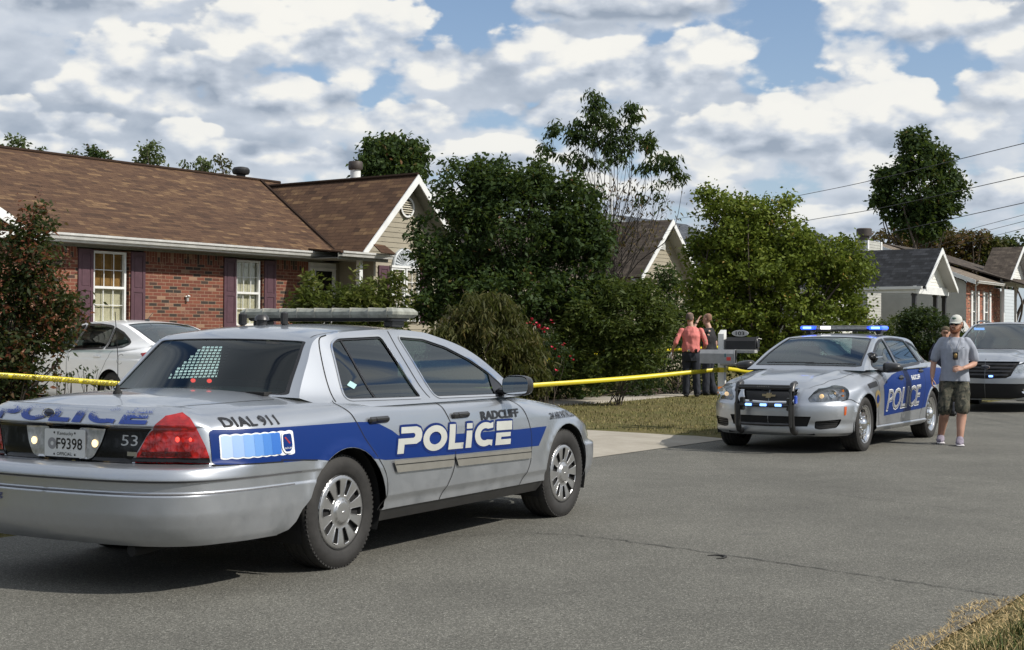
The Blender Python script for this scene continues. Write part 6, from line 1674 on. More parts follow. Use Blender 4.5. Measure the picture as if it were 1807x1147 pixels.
    for y in (-.19, 0, .19):
        m = MB(); m.box((4.095, y, .592), (.035, .105, .045), bev=.012); l = m.build('grille_light', BLUELENS, t)
        m = MB(); m.box((4.115, y, .592), (.012, .085, .030), bev=.005); m.build('lit_diode', BLUECORE, l)
    m = MB(); m.box((4.06, .392, .66), (.06, .03, .10), bev=.008); m.build('side_light', BLUELENS, t)
    # light bar
    m = MB(); m.box((1.10, 0, 1.515), (.25, 1.14, .03), bev=.008)
    for sy in (-.5, .5): m.box((1.10, sy, 1.485), (.14, .07, .05), bev=.01)
    bar = m.build('light_bar', BLACKP, t)
    m = MB(); m.box((1.10, 0, 1.548), (.27, .74, .045), bev=.012); m.build('clear_cover', CLEARL, bar)
    m = MB(); m.box((1.10, 0, 1.574), (.27, 1.14, .008), bev=.003); m.build('bar_cap', SATIN, bar)
    for sy in (-1, 1):
        m = MB(); m.box((1.10, sy*.485, 1.548), (.28, .20, .048), bev=.014); m.build('blue_cover', BLUELIT if True else BLUELENS, bar)
        m = MB(); m.box((1.235, sy*.485, 1.548), (.022, .12, .030), bev=.004); m.build('lit_diode', BLUECORE, bar)
    m = MB(); m.box((1.235, -.22, 1.548), (.022, .14, .040), bev=.004); m.build('lit_white_lamp', plain('lit_white', (.9, .9, .9), .3, emit=(1, .98, .92), estr=1.6), bar)
    # words on the driver's side
    def PL(x, z, off=.005): return side_placer(sh, x, z, True, off)
    # letters are read from the left of the picture to the right: front of the car to its back
    bmw = dict(shear=.28, cut=.05)
    word('police_lettering_edge', 'POLICE', .275, lambda a, b: PL(2.215, .475, .004)(a, b+.020*a), WHITE_D, t, fit=1.56, offset=.030, **bmw)
    word('police_lettering_core', 'POLICE', .265, lambda a, b: PL(2.205, .480, .006)(a, b+.020*a), BLACK_D, t, fit=1.545, offset=.014, **bmw)
    word('police_lettering', 'POLICE', .265, lambda a, b: PL(2.195, .487, .008)(a, b+.020*a), plain('grey_reflective', (.33, .34, .36), .4, .2, var=.2), t, fit=1.53, offset=-.006, **bmw)
    word('city_name', 'RADCLIFF', .062, lambda a, b: PL(1.07, .845)(a, b+.02*a), WHITE_D, t, fit=.42, offset=.016)
    bd = patch('wing_badge', sh.surf, rounded(sh.P([(2.60, .755), (2.50, .72), (2.49, .60), (2.59, .51), (2.69, .60), (2.69, .72)]), .03), plain('badge_gold', (.26, .20, .09), .5, .3, var=.3, vscale=40), t, step=(.03, .03), off=.004)
    patch('badge_centre', sh.surf, rounded(sh.P([(2.59, .70), (2.53, .66), (2.53, .61), (2.59, .57), (2.65, .61), (2.65, .66)]), .02), BLUE, bd, step=(.03, .03), off=.006)
    interior(t, 1.04, -.4, 2.4, .78, [(1.45, .38, .50), (1.45, -.38, .50), (.45, 0, 1.3)], 2.25)
    return t

def suv():
    t = thing('police_suv', 'silver police SUV facing us with blue lights behind its windscreen', 'police car', (X3, Y3, 0), A3, 'police vehicles')
    WB = 2.86; TR = .385; AR = .43
    plan = [(-1.08, 0), (-1.07, .45), (-1.02, .72), (-.88, .90), (-.5, .97), (0, .99), (1.4, .995), (2.4, .99), (3.0, .985), (3.3, .955), (3.5, .88), (3.66, .75), (3.77, .55), (3.83, .30), (3.85, 0)]
    rear = [(.25, -.12), (.4, -.02), (.7, 0), (.9, -.03), (1.2, -.07)]
    side = [(.22, -.10), (.34, -.03), (.60, 0), (.85, -.01), (1.0, -.04), (1.15, -.08)]
    front = [(.20, -.14), (.34, -.05), (.48, -.012), (.56, 0), (.66, 0), (.75, -.015), (.90, -.05), (1.0, -.085), (1.08, -.15), (1.15, -.2)]
    sh = Shell(plan, [('r', rear), (-.95, rear), (-.6, side), (2.9, side), (3.45, front), ('f', front)],
               [(-1.08, 1.18), (-.5, 1.17), (1.0, 1.15), (2.2, 1.14), (2.6, 1.11), (3.0, 1.07), (3.3, 1.045), (3.5, 1.03), (3.7, 1.02), (3.85, 1.02)],
               [(-1.08, .03, .05), (0, .06, .06), (2.0, .07, .07), (2.7, .15, .12), (3.3, .15, .12), (3.6, .08, .08), (3.85, .06, .06)], [(0, .38, AR), (WB, .38, AR)], flare=.02)
    topline = [(float(u), float(sh.ztop(u))) for u in np.linspace(sh.L, 0, 60)]
    ra = arch_pts(0, .38, AR, .30); fa = arch_pts(WB, .38, AR, .26); zb = .28
    bottom = [(float(u), .33) for u in np.linspace(0, float(sh.u_of_x(-.5)), 12)]+sh.P(ra+[(AR+.0, zb)])+sh.P([(x, zb) for x in np.linspace(.5, 2.35, 16)])+sh.P(fa)+[(float(u), .24) for u in np.linspace(float(sh.u_of_x(3.32)), sh.L, 16)]
    E = sh.L-.002
    head = rounded(sh.P([(3.28, .985), (3.42, .83)])+sh.PF([(.80, .775), (.58, .76), (.50, .80), (.60, .93), (.76, .985)])+sh.P([(3.45, 1.0)]), .03)
    grille = sh.PF([(.66, .985), (.52, .80), (.47, .71), (.38, .665)])+[(E, .65), (E, .985)]
    lowg = sh.PF([(.80, .56), (.84, .40), (.72, .30), (.50, .26)])+[(E, .26), (E, .56)]
    for mir in (False, True):
        patch('body', sh.surf, bottom+topline, SILVER, t, step=(.07, .025), e=.008, holes=[head, grille, lowg], mirror=mir)
        hl = lamp_unit('headlight', sh, head, CLEARL, t, mir, depth=.05)
        patch('indicator', sh.surf, rounded(sh.P([(3.33, .95), (3.40, .87), (3.46, .87), (3.42, .96)]), .01), AMBER, hl, step=(.03, .02), off=-.02, mirror=mir)
        gr = patch('grille', sh.surf, grille, MATTEB, t, step=(.05, .03), off=-.03, mirror=mir)
        for k in range(4):
            z0 = .715+.068*k; yw = (.42, .48, .52, .57)[k]
            patch('grille_slat', sh.surf, sh.PF([(yw, z0), (yw+.01, z0+.034)])+[(E, z0+.034), (E, z0)], BLACKP, gr, step=(.05, .02), off=-.004, mirror=mir)
        patch('lower_grille', sh.surf, lowg, MATTEB, t, step=(.05, .03), off=-.008, mirror=mir)
        m = MB(); sg = -1 if mir else 1; P0 = sh.surf(sh.u_front_y(.70), .42); m.lathe([(0, P0[0]-.01), (.035, P0[0]-.0), (.045, P0[0]+.01), (.05, P0[0]-.02)], c=(0, sg*.70, .42), axis='x', seg=18); m.build('fog_lamp', CHROME, t)
        for ln in ([(2.42, 1.08), (2.40, .8), (2.32, .45), (2.3, .34)], [(1.32, 1.1), (1.32, .4)], [(.25, 1.1), (.35, .75), (.48, .5)]):
            patch('door_gap', sh.surf, strip(spline_uv(sh, ln), .008), GAP, t, step=(.04, .04), off=.0026, mirror=mir)
        patch('lower_cladding', sh.surf, sh.P([(2.40, .285), (2.38, .36), (.50, .36), (.47, .285)]), BLACKP, t, step=(.06, .03), off=.006, mirror=mir)
        patch('blue_panel', sh.surf, sh.P([(2.25, .95), (2.2, .6), (.55, .6), (.5, .95)]), BLUE, t, step=(.06, .04), off=.002, mirror=mir)
        for wx in (0, WB):
            q = lathe_dark_well(t, wx, .38, AR+.02, .5, .94)
            if mir: q.V = [v*[1, -1, 1] for v in q.V]
            q.build('wheel_well', MATTEB, t)
            make_wheel('wheel', t, (wx, sg*.835, TR-.006), TR, .245, .235, 'cap10', sg, .3)
        for hx in (1.42, .42):
            h = MB(); h.box((hx, float(sh.xz(hx, 1.0)[1])*sg+sg*.01, 1.0), (.2, .03, .035), bev=.012); h.build('door_handle', BLACKP, t)
    word('police_lettering', 'POLICE', .22, side_placer(sh, 2.1, .66, True, .006), WHITE_D, t, fit=1.4, shear=.2, offset=.02)
    u = MB(); u.box((1.35, 0, .34), (4.2, 1.3, .14)); u.box((1.4, 0, .32), (1.9, 1.8, .08)); u.build('underbody', MATTEB, t)
    m = MB(); gx = float(sh.surf(sh.L, .87)[0]); m.sphere((gx+.0, 0, .87), .085, sc=(.14, 1, .42)); m.build('oval_badge', plain('badge_dark', (.03, .035, .05), .2, coat=1), t)
    m = MB(); m.tube([(gx+.012, .088*math.cos(a), .87+.038*math.sin(a)) for a in np.linspace(0, 2*math.pi, 24)], .005, 6, caps=False); m.build('badge_rim', CHROME, t)
    m = MB(); m.box((gx+.015, .11, .70), (.05, .10, .05), bev=.01); l = m.build('grille_light', BLUELENS, t); m = MB(); m.box((gx+.045, .11, .70), (.012, .075, .035), bev=.005); m.build('lit_diode', BLUECORE, l)
    v0 = float(sh.u_front_y(.64)); v1 = float(sh.u_of_x(2.1))
    zch = pchip([1.9, 2.3, 2.7, 3.1, 3.4, 3.6, 3.75], [1.20, 1.195, 1.175, 1.145, 1.115, 1.085, 1.045])
    bh = sh.cap(v0, v1, zch, False, 2.8, .12)
    def hood(s_, q_):
        P = bh(s_, q_); a = np.abs(q_); P[..., 2] += .022*(1-sstep(.50, .66, a))*sstep(.02, .3, s_); return P
    patch('bonnet', hood, [(0, -1), (1, -1), (1, 1), (0, 1)], SILVER, t, step=(.04, .04), e=.01)
    g = Green([(-1.1, .84), (-.6, .88), (1.6, .90), (2.1, .88), (2.6, .80), (2.9, .72)], [(-1.1, 1.17), (2.9, 1.12)], .34, .15,
              [(-1.02, 1.15), (-.95, 1.4), (-.8, 1.66), (-.5, 1.715), (0, 1.735), (.5, 1.74), (1.0, 1.73), (1.3, 1.695), (1.7, 1.56), (2.15, 1.36), (2.62, 1.12)],
              [(-1.10, 1.15), (-1.02, 1.45), (-.85, 1.72), (-.5, 1.76), (0, 1.775), (.5, 1.78), (1.05, 1.77), (1.38, 1.735), (1.8, 1.56), (2.2, 1.36), (2.62, 1.15)], flarez=.05, flarey=.03)
    ws = rounded([(6.95, -.93), (9.7, -.95), (9.7, .95), (6.95, .93)], .1)
    patch('roof', g.top, [(0, -1), (10, -1), (10, 1), (0, 1)], SILVER, t, e=.06, step=(.16, .08), holes=[ws])
    patch('windscreen', g.top, ws, GLASS, t, e=.40, step=(.16, .08), off=-.004)
    q = np.array(ws); c = q.mean(0)
    patch('windscreen_seal', g.top, q, BLACK_D, t, e=.06, step=(.12, .07), holes=[[(a+(c[0]-a)*.05, b+(c[1]-b)*.04) for a, b in q]], off=.001)
    wf = rounded([(2.30, 1.20), (1.80, 1.45), (1.45, 1.60), (1.25, 1.64), (1.32, 1.19)], .04); wr = rounded([(1.20, 1.66), (.35, 1.675), (.18, 1.21), (1.25, 1.19)], .04); wq = rounded([(.22, 1.67), (-.7, 1.63), (-.8, 1.30), (.05, 1.22)], .05)
    for mir in (False, True):
        sg = -1 if mir else 1
        patch('side_frame', g.side, [tuple(p) for p in g.rail]+[(x, 1.11) for x in np.linspace(2.6, -1.02, 30)], SILVER, t, step=(.08, .05), holes=[wf, wr, wq], mirror=mir)
        for nm, q in (('rear_door_window', wr), ('front_door_window', wf), ('quarter_window', wq)): window_set(g, t, nm, q, GLASSD, mir, trim=BLACK_D, tw=.02)
        door_mirror(t, 2.05, 1.10, 1.18, sg, (.15, .14, .09))
        m = MB(); m.tube([tuple(g.top(np.array(q_), np.array(sg*.90))+[0, 0, .035+.02*(0 if i in (0, 4) else 1)]) for i, q_ in enumerate((2.6, 3.5, 4.5, 5.6, 6.6))], .018, 8); m.build('roof_rail', BLACKP, t)
        m = MB(); P0 = g.top(np.array(7.45), np.array(sg*.72)); m.box(tuple(P0+[-.06, 0, -.03]), (.05, .22, .05), bev=.01); l = m.build('visor_light', BLUELENS, t)
        m = MB(); m.box(tuple(P0+[-.030, 0, -.03]), (.014, .21, .050), bev=.004); m.build('lit_diode', BLUECORE, l)
    m = MB(); P0 = g.top(np.array(7.5), np.array(0.)); m.box(tuple(P0+[-.05, 0, -.06]), (.03, .24, .07), bev=.02); m.build('inner_mirror', BLACKP, t)
    interior(t, 1.16, -.9, 2.3, .84, [(1.2, .40, .52), (1.2, -.40, .52), (.2, 0, 1.4)], 2.05)
    bk = MB(); bk.box((-.98, 0, 1.15), (.03, 1.6, .6)); bk.build('tailgate', SILVER, t)
    return t

def fusion():
    t = thing('white_sedan', 'plain white saloon car parked on the driveway beside the brick house', 'car', (X4, Y4, Z4), A4)
    WB = 2.85; TR = .335; AR = .375
    plan = [(-1.12, 0), (-1.115, .30), (-1.07, .58), (-.96, .78), (-.78, .875), (-.5, .91), (0, .925), (.8, .925), (2.0, .92), (2.8, .915), (3.15, .88), (3.4, .80), (3.58, .64), (3.70, .40), (3.75, .2), (3.76, 0)]
    rear = [(.20, -.12), (.32, -.04), (.45, 0), (.62, 0), (.70, -.02), (.74, -.06), (.90, -.08), (1.0, -.09), (1.10, -.16)]
    side = [(.20, -.09), (.30, -.03), (.42, -.02), (.60, 0), (.74, -.003), (.855, -.012), (.865, -.024), (.92, -.034), (1.0, -.07)]
    front = [(.20, -.1), (.4, 0), (.6, 0), (.75, -.05), (.85, -.12)]
    sh = Shell(plan, [('r', rear), (-1.0, rear), (-.7, side), (2.6, side), (3.3, front), ('f', front)],
               [(-1.12, 1.06), (-.9, 1.06), (-.6, 1.05), (0, 1.035), (1, 1.0), (2.2, .96), (2.8, .88), (3.2, .82), (3.5, .77), (3.76, .75)],
               [(-1.12, .03, .05), (-.8, .10, .10), (0, .09, .10), (1, .06, .06), (2.2, .08, .08), (3.2, .14, .12), (3.76, .05, .05)], [(0, .33, AR), (WB, .33, AR)], flare=.016)
    topline = [(float(u), float(sh.ztop(u))) for u in np.linspace(sh.L, 0, 60)]
    ra = arch_pts(0, .33, AR, .26); fa = arch_pts(WB, .33, AR, .24); zb = .24
    bottom = [(float(u), .30) for u in np.linspace(0, float(sh.u_of_x(-.45)), 12)]+sh.P(ra+[(AR, zb)])+sh.P([(x, zb) for x in np.linspace(.45, 2.4, 16)])+sh.P(fa)+[(float(u), .22) for u in np.linspace(float(sh.u_of_x(3.3)), sh.L, 12)]
    tail = rounded(sh.PR([(.50, .88), (.55, .99), (.68, 1.0)])+sh.P([(-.93, .985), (-.72, .955), (-.78, .90), (-.95, .86)]), .02)
    for mir in (False, True):
        sg = -1 if mir else 1
        patch('body', sh.surf, bottom+topline, WHITEP, t, step=(.06, .018), e=.006, holes=[tail], mirror=mir)
        patch('taillight', sh.surf, tail, REDL, t, step=(.03, .03), off=.003, mirror=mir)
        for ln in ([(.05, 1.0), (.12, .85), (.28, .62), (.40, .45)], [(1.30, 1.0), (1.30, .7), (1.27, .3)], [(2.35, .95), (2.3, .7), (2.2, .35)]):
            patch('door_gap', sh.surf, strip(spline_uv(sh, ln), .007), GAP, t, step=(.04, .04), off=.0022, mirror=mir)
        patch('fuel_flap_gap', sh.surf, strip(np.array(sh.P([(-.25+.085*math.cos(a), .86+.075*math.sin(a)) for a in np.linspace(-2.4, 2.4, 18)])), .005), GAP, t, step=(.03, .03), off=.002, mirror=mir)
        for hx in (.42, 1.42):
            h = MB(); y = float(sh.xz(hx, .89)[1])*sg; h.box((hx, y+sg*.014, .895), (.20, .028, .034), bev=.012); h.build('door_handle', WHITEP, t)
        for wx in (0, WB):
            q = lathe_dark_well(t, wx, .33, AR+.02, .5, .88)
            if mir: q.V = [v*[1, -1, 1] for v in q.V]
            q.build('wheel_well', MATTEB, t)
            make_wheel('wheel', t, (wx, sg*.785, TR-.006), TR, .225, .215, 'spoke', sg, .3)
        door_mirror(t, 2.0, .99, 1.02, sg, (.14, .12, .07), mat=WHITEP)
    u = MB(); u.box((1.3, 0, .25), (4.2, 1.2, .08)); u.build('underbody', MATTEB, t)
    deck = sh.cap(float(sh.u_rear_y(.60)), float(sh.u_of_x(.1)), pchip([-1.2, -1.05, -.8, .2], [1.07, 1.10, 1.105, 1.11]), True, 2.6, .15)
    patch('boot_lid', deck, [(0, -1), (1, -1), (1, 1), (0, 1)], WHITEP, t, step=(.04, .05))
    hood = sh.cap(float(sh.u_front_y(.56)), float(sh.u_of_x(2.2)), pchip([1.9, 2.3, 2.8, 3.3, 3.6, 3.75], [1.01, 1.0, .95, .88, .82, .76]), False, 2.6, .15)
    patch('bonnet', hood, [(0, -1), (1, -1), (1, 1), (0, 1)], WHITEP, t, step=(.04, .05))
    g = Green([(-1.0, .62), (-.5, .74), (-.1, .80), (.4, .835), (1.6, .835), (2.2, .79), (2.7, .72)], [(-1.0, 1.05), (.4, 1.02), (1.4, .985), (2.7, .95)], .46, .25,
              [(-.78, 1.075), (-.5, 1.18), (-.18, 1.30), (.15, 1.39), (.6, 1.43), (1.0, 1.435), (1.3, 1.42), (1.55, 1.37), (1.9, 1.24), (2.25, 1.09), (2.6, .95)],
              [(-.92, 1.09), (-.6, 1.21), (-.22, 1.35), (.15, 1.435), (.6, 1.47), (1.0, 1.475), (1.35, 1.455), (1.62, 1.40), (1.95, 1.27), (2.3, 1.11), (2.62, .97)], flarez=.06, flarey=.05)
    bk = rounded([(.25, -.88), (2.9, -.90), (2.9, .90), (.25, .88)], .12); ws = rounded([(7.0, -.92), (9.7, -.94), (9.7, .94), (7.0, .92)], .1)
    patch('roof', g.top, [(0, -1), (10, -1), (10, 1), (0, 1)], WHITEP, t, e=.06, step=(.16, .07), holes=[bk, ws])
    patch('rear_window', g.top, bk, GLASS, t, e=.40, step=(.14, .08), off=-.004); patch('windscreen', g.top, ws, GLASS, t, e=.40, step=(.16, .08), off=-.004)
    q = np.array(bk); c = q.mean(0)
    patch('rear_window_seal', g.top, q, BLACK_D, t, e=.06, step=(.12, .07), holes=[[(a+(c[0]-a)*.045, b+(c[1]-b)*.04) for a, b in q]], off=.001)
    # one long tear-drop opening: front, rear and quarter glass
    wf = rounded([(2.16, 1.0), (1.95, 1.14), (1.70, 1.26), (1.42, 1.345), (1.22, 1.375), (1.28, 1.0)], .03)
    wr = rounded([(1.16, 1.385), (.8, 1.39), (.45, 1.365), (.33, 1.345), (.26, 1.03), (1.22, 1.0)], .02)
    wq = rounded([(.27, 1.330), (.0, 1.255), (-.22, 1.155), (-.30, 1.10), (-.20, 1.05), (.20, 1.032)], .02)
    for mir in (False, True):
        patch('side_frame', g.side, [tuple(p) for p in g.rail]+[(x, .99) for x in np.linspace(2.5, -.7, 30)], WHITEP, t, step=(.06, .04), holes=[wf, wr, wq], mirror=mir)
        for nm, q in (('rear_door_window', wr), ('front_door_window', wf), ('quarter_window', wq)): window_set(g, t, nm, q, GLASSD, mir, trim=BLACK_D, tw=.022)
        patch('door_gap', g.side, strip([(.10, 1.04), (.02, 1.02)], .007), GAP, t, off=.002, mirror=mir)
    m = MB(); P0 = g.top(np.array(3.6), np.array(0.)); m.sphere(tuple(P0+[0, 0, .01]), .05, sc=(1.3, .7, .4)); m.tube([tuple(P0+[0, 0, .02]), tuple(P0+[-.16, 0, .13])], .004, 6); m.build('roof_antenna', BLACKP, t)
    interior(t, 1.04, -.4, 2.3, .76, [(1.35, .37, .50), (1.35, -.37, .50), (.4, 0, 1.25)], 2.15)
    return t
X1, Y1, A1 = -1.8247, 9.0085, 1.0625
X2, Y2, A2 = 5.1865, 20.8188, -2.1194
X3, Y3, A3 = 10.86, 30.9, R(-117.5)
X4, Y4, Z4, A4 = -5.54, 22.66, .165, R(137)
crown(); caprice(); suv(); fusion()
# ------------------------------------------------------------------ people
from mathutils import noise as mnoise
def bake(name, mb, mat, parent, voxel=.007, smooth=6, fold=0.0, fscale=(9, 9, 4), seed=0.0):
    """join overlapping pieces into one continuous skin"""
    tmp = mb.build(name, None, None); me0 = tmp.data
    md = tmp.modifiers.new('r', 'REMESH'); md.mode = 'VOXEL'; md.voxel_size = voxel; md.adaptivity = 0
    s = tmp.modifiers.new('s', 'SMOOTH'); s.factor = .5; s.iterations = smooth
    dg = bpy.context.evaluated_depsgraph_get(); dg.update()
    me = bpy.data.meshes.new_from_object(tmp.evaluated_get(dg)); bpy.data.objects.remove(tmp); bpy.data.meshes.remove(me0)
    me.name = name; me.materials.clear()
    if fold:
        me.update(); co = np.zeros(len(me.vertices)*3, np.float32); me.vertices.foreach_get('co', co); co = co.reshape(-1, 3); no = np.array([v.normal[:] for v in me.vertices])
        d = np.array([mnoise.noise(Vector((c[0]*fscale[0]+seed, c[1]*fscale[1], c[2]*fscale[2])))+.5*mnoise.noise(Vector((c[0]*fscale[0]*2.3, c[1]*fscale[1]*2.3+seed, c[2]*fscale[2]*2))) for c in co])
        co = co+no*(d*fold)[:, None]; me.vertices.foreach_set('co', co.ravel().astype(np.float32))
    me.polygons.foreach_set('use_smooth', [True]*len(me.polygons)); me.update()
    return link(name, me, mat, parent)
def loft(mb, secs, seg=20, sq=1.0):
    """secs: (centre, rx, ry[, (xdir, ydir)]) rings"""
    V = []; n = len(secs)
    for s in secs:
        c = np.asarray(s[0], float); xd, yd = (np.array([1, 0, 0.]), np.array([0, 1, 0.])) if len(s) < 4 else s[3]
        for k in range(seg):
            a = 2*math.pi*k/seg; ca, sa = math.cos(a), math.sin(a); V.append(c+np.asarray(xd)*s[1]*math.copysign(abs(ca)**sq, ca)+np.asarray(yd)*s[2]*math.copysign(abs(sa)**sq, sa))
    F = [(i*seg+k, i*seg+(k+1) % seg, (i+1)*seg+(k+1) % seg, (i+1)*seg+k) for i in range(n-1) for k in range(seg)]+[tuple(range(seg-1, -1, -1)), tuple(range((n-1)*seg, n*seg))]
    mb.add(V, F, smooth=True)
def limb(mb, pts, rads, seg=14):
    P = spline2([np.asarray(p, float) for p in pts], 6); t = np.linspace(0, len(pts)-1, len(P)); r = np.interp(t, range(len(pts)), rads)
    mb.tube([tuple(p) for p in P], list(r), seg); mb.sphere(tuple(P[0]), r[0], 12, 8); mb.sphere(tuple(P[-1]), r[-1], 12, 8)
def hand(mb, w, d, palm_n, side, curl=.5, s=1.0, spread=1.0):
    """w wrist, d unit direction of the hand, palm_n palm normal, side = direction towards the thumb"""
    w = np.asarray(w, float); d = np.asarray(d, float)/np.linalg.norm(d); n = np.asarray(palm_n, float); n -= d*(n@d); n /= np.linalg.norm(n); t = np.cross(d, n)
    if t@np.asarray(side, float) < 0: t = -t
    pc = w+d*.045*s; loft(mb, [(w, .026*s, .019*s, (t, n)), (w+d*.03*s, .036*s, .016*s, (t, n)), (w+d*.075*s, .041*s, .014*s, (t, n)), (w+d*.090*s, .038*s, .011*s, (t, n))], 12)
    for k, (o, L, r) in enumerate(((.030, .070, .0085), (.010, .078, .009), (-.010, .073, .0085), (-.029, .056, .0078))):
        p = w+d*.082*s+t*o*s; a = .15+.1*k; c = curl
        q = [p]; ang = c*.35
        for j, f in enumerate((.42, .33, .25)):
            q.append(q[-1]+(d*math.cos(ang)+n*math.sin(ang)+t*(.06*(1.5-k)*spread))*L*f*s); ang += c*(.55+.2*j)
        limb(mb, q, [r*s*1.05, r*s, r*s*.92, r*s*.75], 8)
    p = w+d*.028*s+t*.026*s; limb(mb, [p, p+(d*.55+t*.75+n*.25)*.034*s, p+(d*.85+t*.75+n*.45)*.058*s, p+(d*1.1+t*.62+n*.62)*.074*s], [.0125*s, .011*s, .010*s, .008*s], 8)
def head(mb, c, h, f, up=(0, 0, 1)):
    """c = head centre (eye height), h = head height, f = facing direction; returns helpers"""
    c = np.asarray(c, float); f = np.asarray(f, float); f = f/np.linalg.norm(f); u = np.asarray(up, float); u /= np.linalg.norm(u); s = np.cross(u, f); k = h/.235
    prof = [(-.118, .030, .030, .045), (-.105, .045, .052, .030), (-.08, .058, .072, .014), (-.045, .066, .086, .004), (-.01, .070, .094, -.003), (.03, .073, .098, -.008), (.065, .070, .093, -.012), (.095, .055, .073, -.014), (.113, .030, .042, -.014), (.118, .010, .015, -.014)]
    loft(mb, [(c+u*z*k+f*o*k, rx*k, ry*k, (s, f)) for z, rx, ry, o in prof], 20)
    limb(mb, [c+f*.086*k+u*.010*k, c+f*.100*k-u*.012*k, c+f*.108*k-u*.030*k], [.009*k, .012*k, .015*k], 8)      # nose
    limb(mb, [c+f*.084*k-u*.060*k-s*.02*k, c+f*.092*k-u*.060*k, c+f*.084*k-u*.060*k+s*.02*k], [.006*k, .008*k, .006*k], 8)  # lips
    limb(mb, [c+f*.080*k+u*.020*k-s*.04*k, c+f*.089*k+u*.022*k, c+f*.080*k+u*.020*k+s*.04*k], [.008*k, .007*k, .008*k], 8)  # brow
    for sg in (-1, 1):
        q = c+s*sg*.073*k-f*.012*k-u*.012*k; limb(mb, [q-u*.022*k, q+s*sg*.006*k, q+u*.026*k-f*.006*k], [.008*k, .012*k, .012*k], 8)
    return c, f, u, s, k
SKIN = plain('skin', (.42, .235, .165), .55, var=.10, vscale=14); SKIN2 = plain('skin_pale', (.46, .28, .21), .55, var=.10, vscale=14)
def man_walking():
    t = thing('person', 'man in grey T-shirt, camouflage shorts and pale cap walking towards the camera', 'person', (5.895, 19.05, 0.004), R(-14))
    b = MB()
    c, f, u, s, k = head(b, (.015, -.035, 1.595), .235, (-.38, -1, -.03))
    limb(b, [(0, .01, 1.36), (.0, -.0, 1.44), (.012, -.015, 1.53)], [.07, .058, .056])
    loft(b, [((-.005, .01, .80), .155, .105), ((0, .01, .90), .165, .115), ((0, .0, 1.02), .150, .105), ((0, .0, 1.15), .165, .110), ((0, .0, 1.28), .185, .115), ((0, .01, 1.37), .165, .09), ((0, .01, 1.42), .09, .06)])
    kR, aR = (-.125, -.11, .45), (-.170, .14, .10); kL, aL = (.085, -.16, .46), (.055, -.24, .095)
    for hip, kn, an, sg in (((-.085, .01, .84), kR, aR, -1), ((.085, .0, .84), kL, aL, 1)):
        hip, kn, an = map(np.array, (hip, kn, an)); m_ = (hip+kn)/2; cal = kn+(an-kn)*.30+np.array([0, .02, 0])
        limb(b, [hip, m_, kn, cal, kn+(an-kn)*.7, an], [.088, .078, .060, .066, .050, .042])
    limb(b, [(-.160, .01, 1.350), (-.228, .03, 1.22), (-.262, .05, 1.09), (-.280, .0, .98), (-.288, -.045, .885)], [.046, .046, .040, .036, .026]); hand(b, (-.292, -.05, .885), (-.02, -.25, -1), (1, 0, -.1), (0, -1, 0), .75)
    limb(b, [(.160, .01, 1.350), (.228, .03, 1.21), (.252, .045, 1.085), (.19, -.10, 1.045), (.095, -.235, 1.015)], [.046, .046, .041, .037, .026]); hand(b, (.095, -.238, 1.014), (-.92, -.42, -.12), (-.25, .6, -.6), (-.2, -.2, .9), .9)
    for an, yaw in ((aR, -.05), (aL, .10)):
        limb(b, [(an[0], an[1], .09), (an[0]-.01, an[1]-.12, .05)], [.036, .03])
    bo = bake('body', b, SKIN, t)
    sh = MB(); loft(sh, [((-.005, .005, .835), .198, .145), ((0, .005, .92), .190, .140), ((0, .0, 1.03), .176, .128), ((0, -.005, 1.16), .182, .130), ((0, -.005, 1.27), .192, .132), ((0, .005, 1.35), .178, .112), ((0, .01, 1.405), .125, .085), ((0, .008, 1.425), .085, .072)])
    limb(sh, [(-.150, .01, 1.362), (-.212, .02, 1.27), (-.252, .038, 1.15)], [.066, .064, .062]); limb(sh, [(.150, .01, 1.362), (.212, .02, 1.26), (.250, .045, 1.14)], [.066, .064, .064])
    bake('shirt', sh, plain('grey_tee', (.29, .315, .37), .85, var=.06, vscale=20), t, .009, 5, .012, (10, 10, 5))
    so = MB(); loft(so, [((0, .005, .755), .165, .115), ((0, .005, .82), .174, .122), ((0, .005, .90), .172, .122)])
    for hip, kn, sg in (((-.088, .0, .80), np.array(kR), -1), ((.088, .0, .80), np.array(kL), 1)):
        kn = kn+np.array([sg*.006, .005, .02]); limb(so, [hip, (np.array(hip)+kn)/2, kn], [.108, .100, .095], 16); so.box(tuple((np.array(hip)*.45+kn*.55)+[sg*.088, .02, 0]), (.03, .12, .15), bev=.012)
    def camo(g, p):
        o = g.node('ShaderNodeTexCoord').outputs['Object']; n = g.noise(o, 13.0, 3, .6, .4); n2 = g.noise(g.vmath('ADD', o, (3, 5, 1)), 16.0, 3, .6, .4)
        c = g.ramp(n, [(0, (.022, .024, .018)), (.46, (.022, .024, .018)), (.49, (.060, .060, .042)), (1, (.060, .060, .042))]); c = g.mix(g.maprange(n2, .54, .56), c, (.095, .085, .06)); g.put(p.inputs['Base Color'], c); p.inputs['Roughness'].default_value = .9
    bake('shorts', so, material('camouflage', camo), t, .009, 4, .012, (12, 12, 6), 3.0)
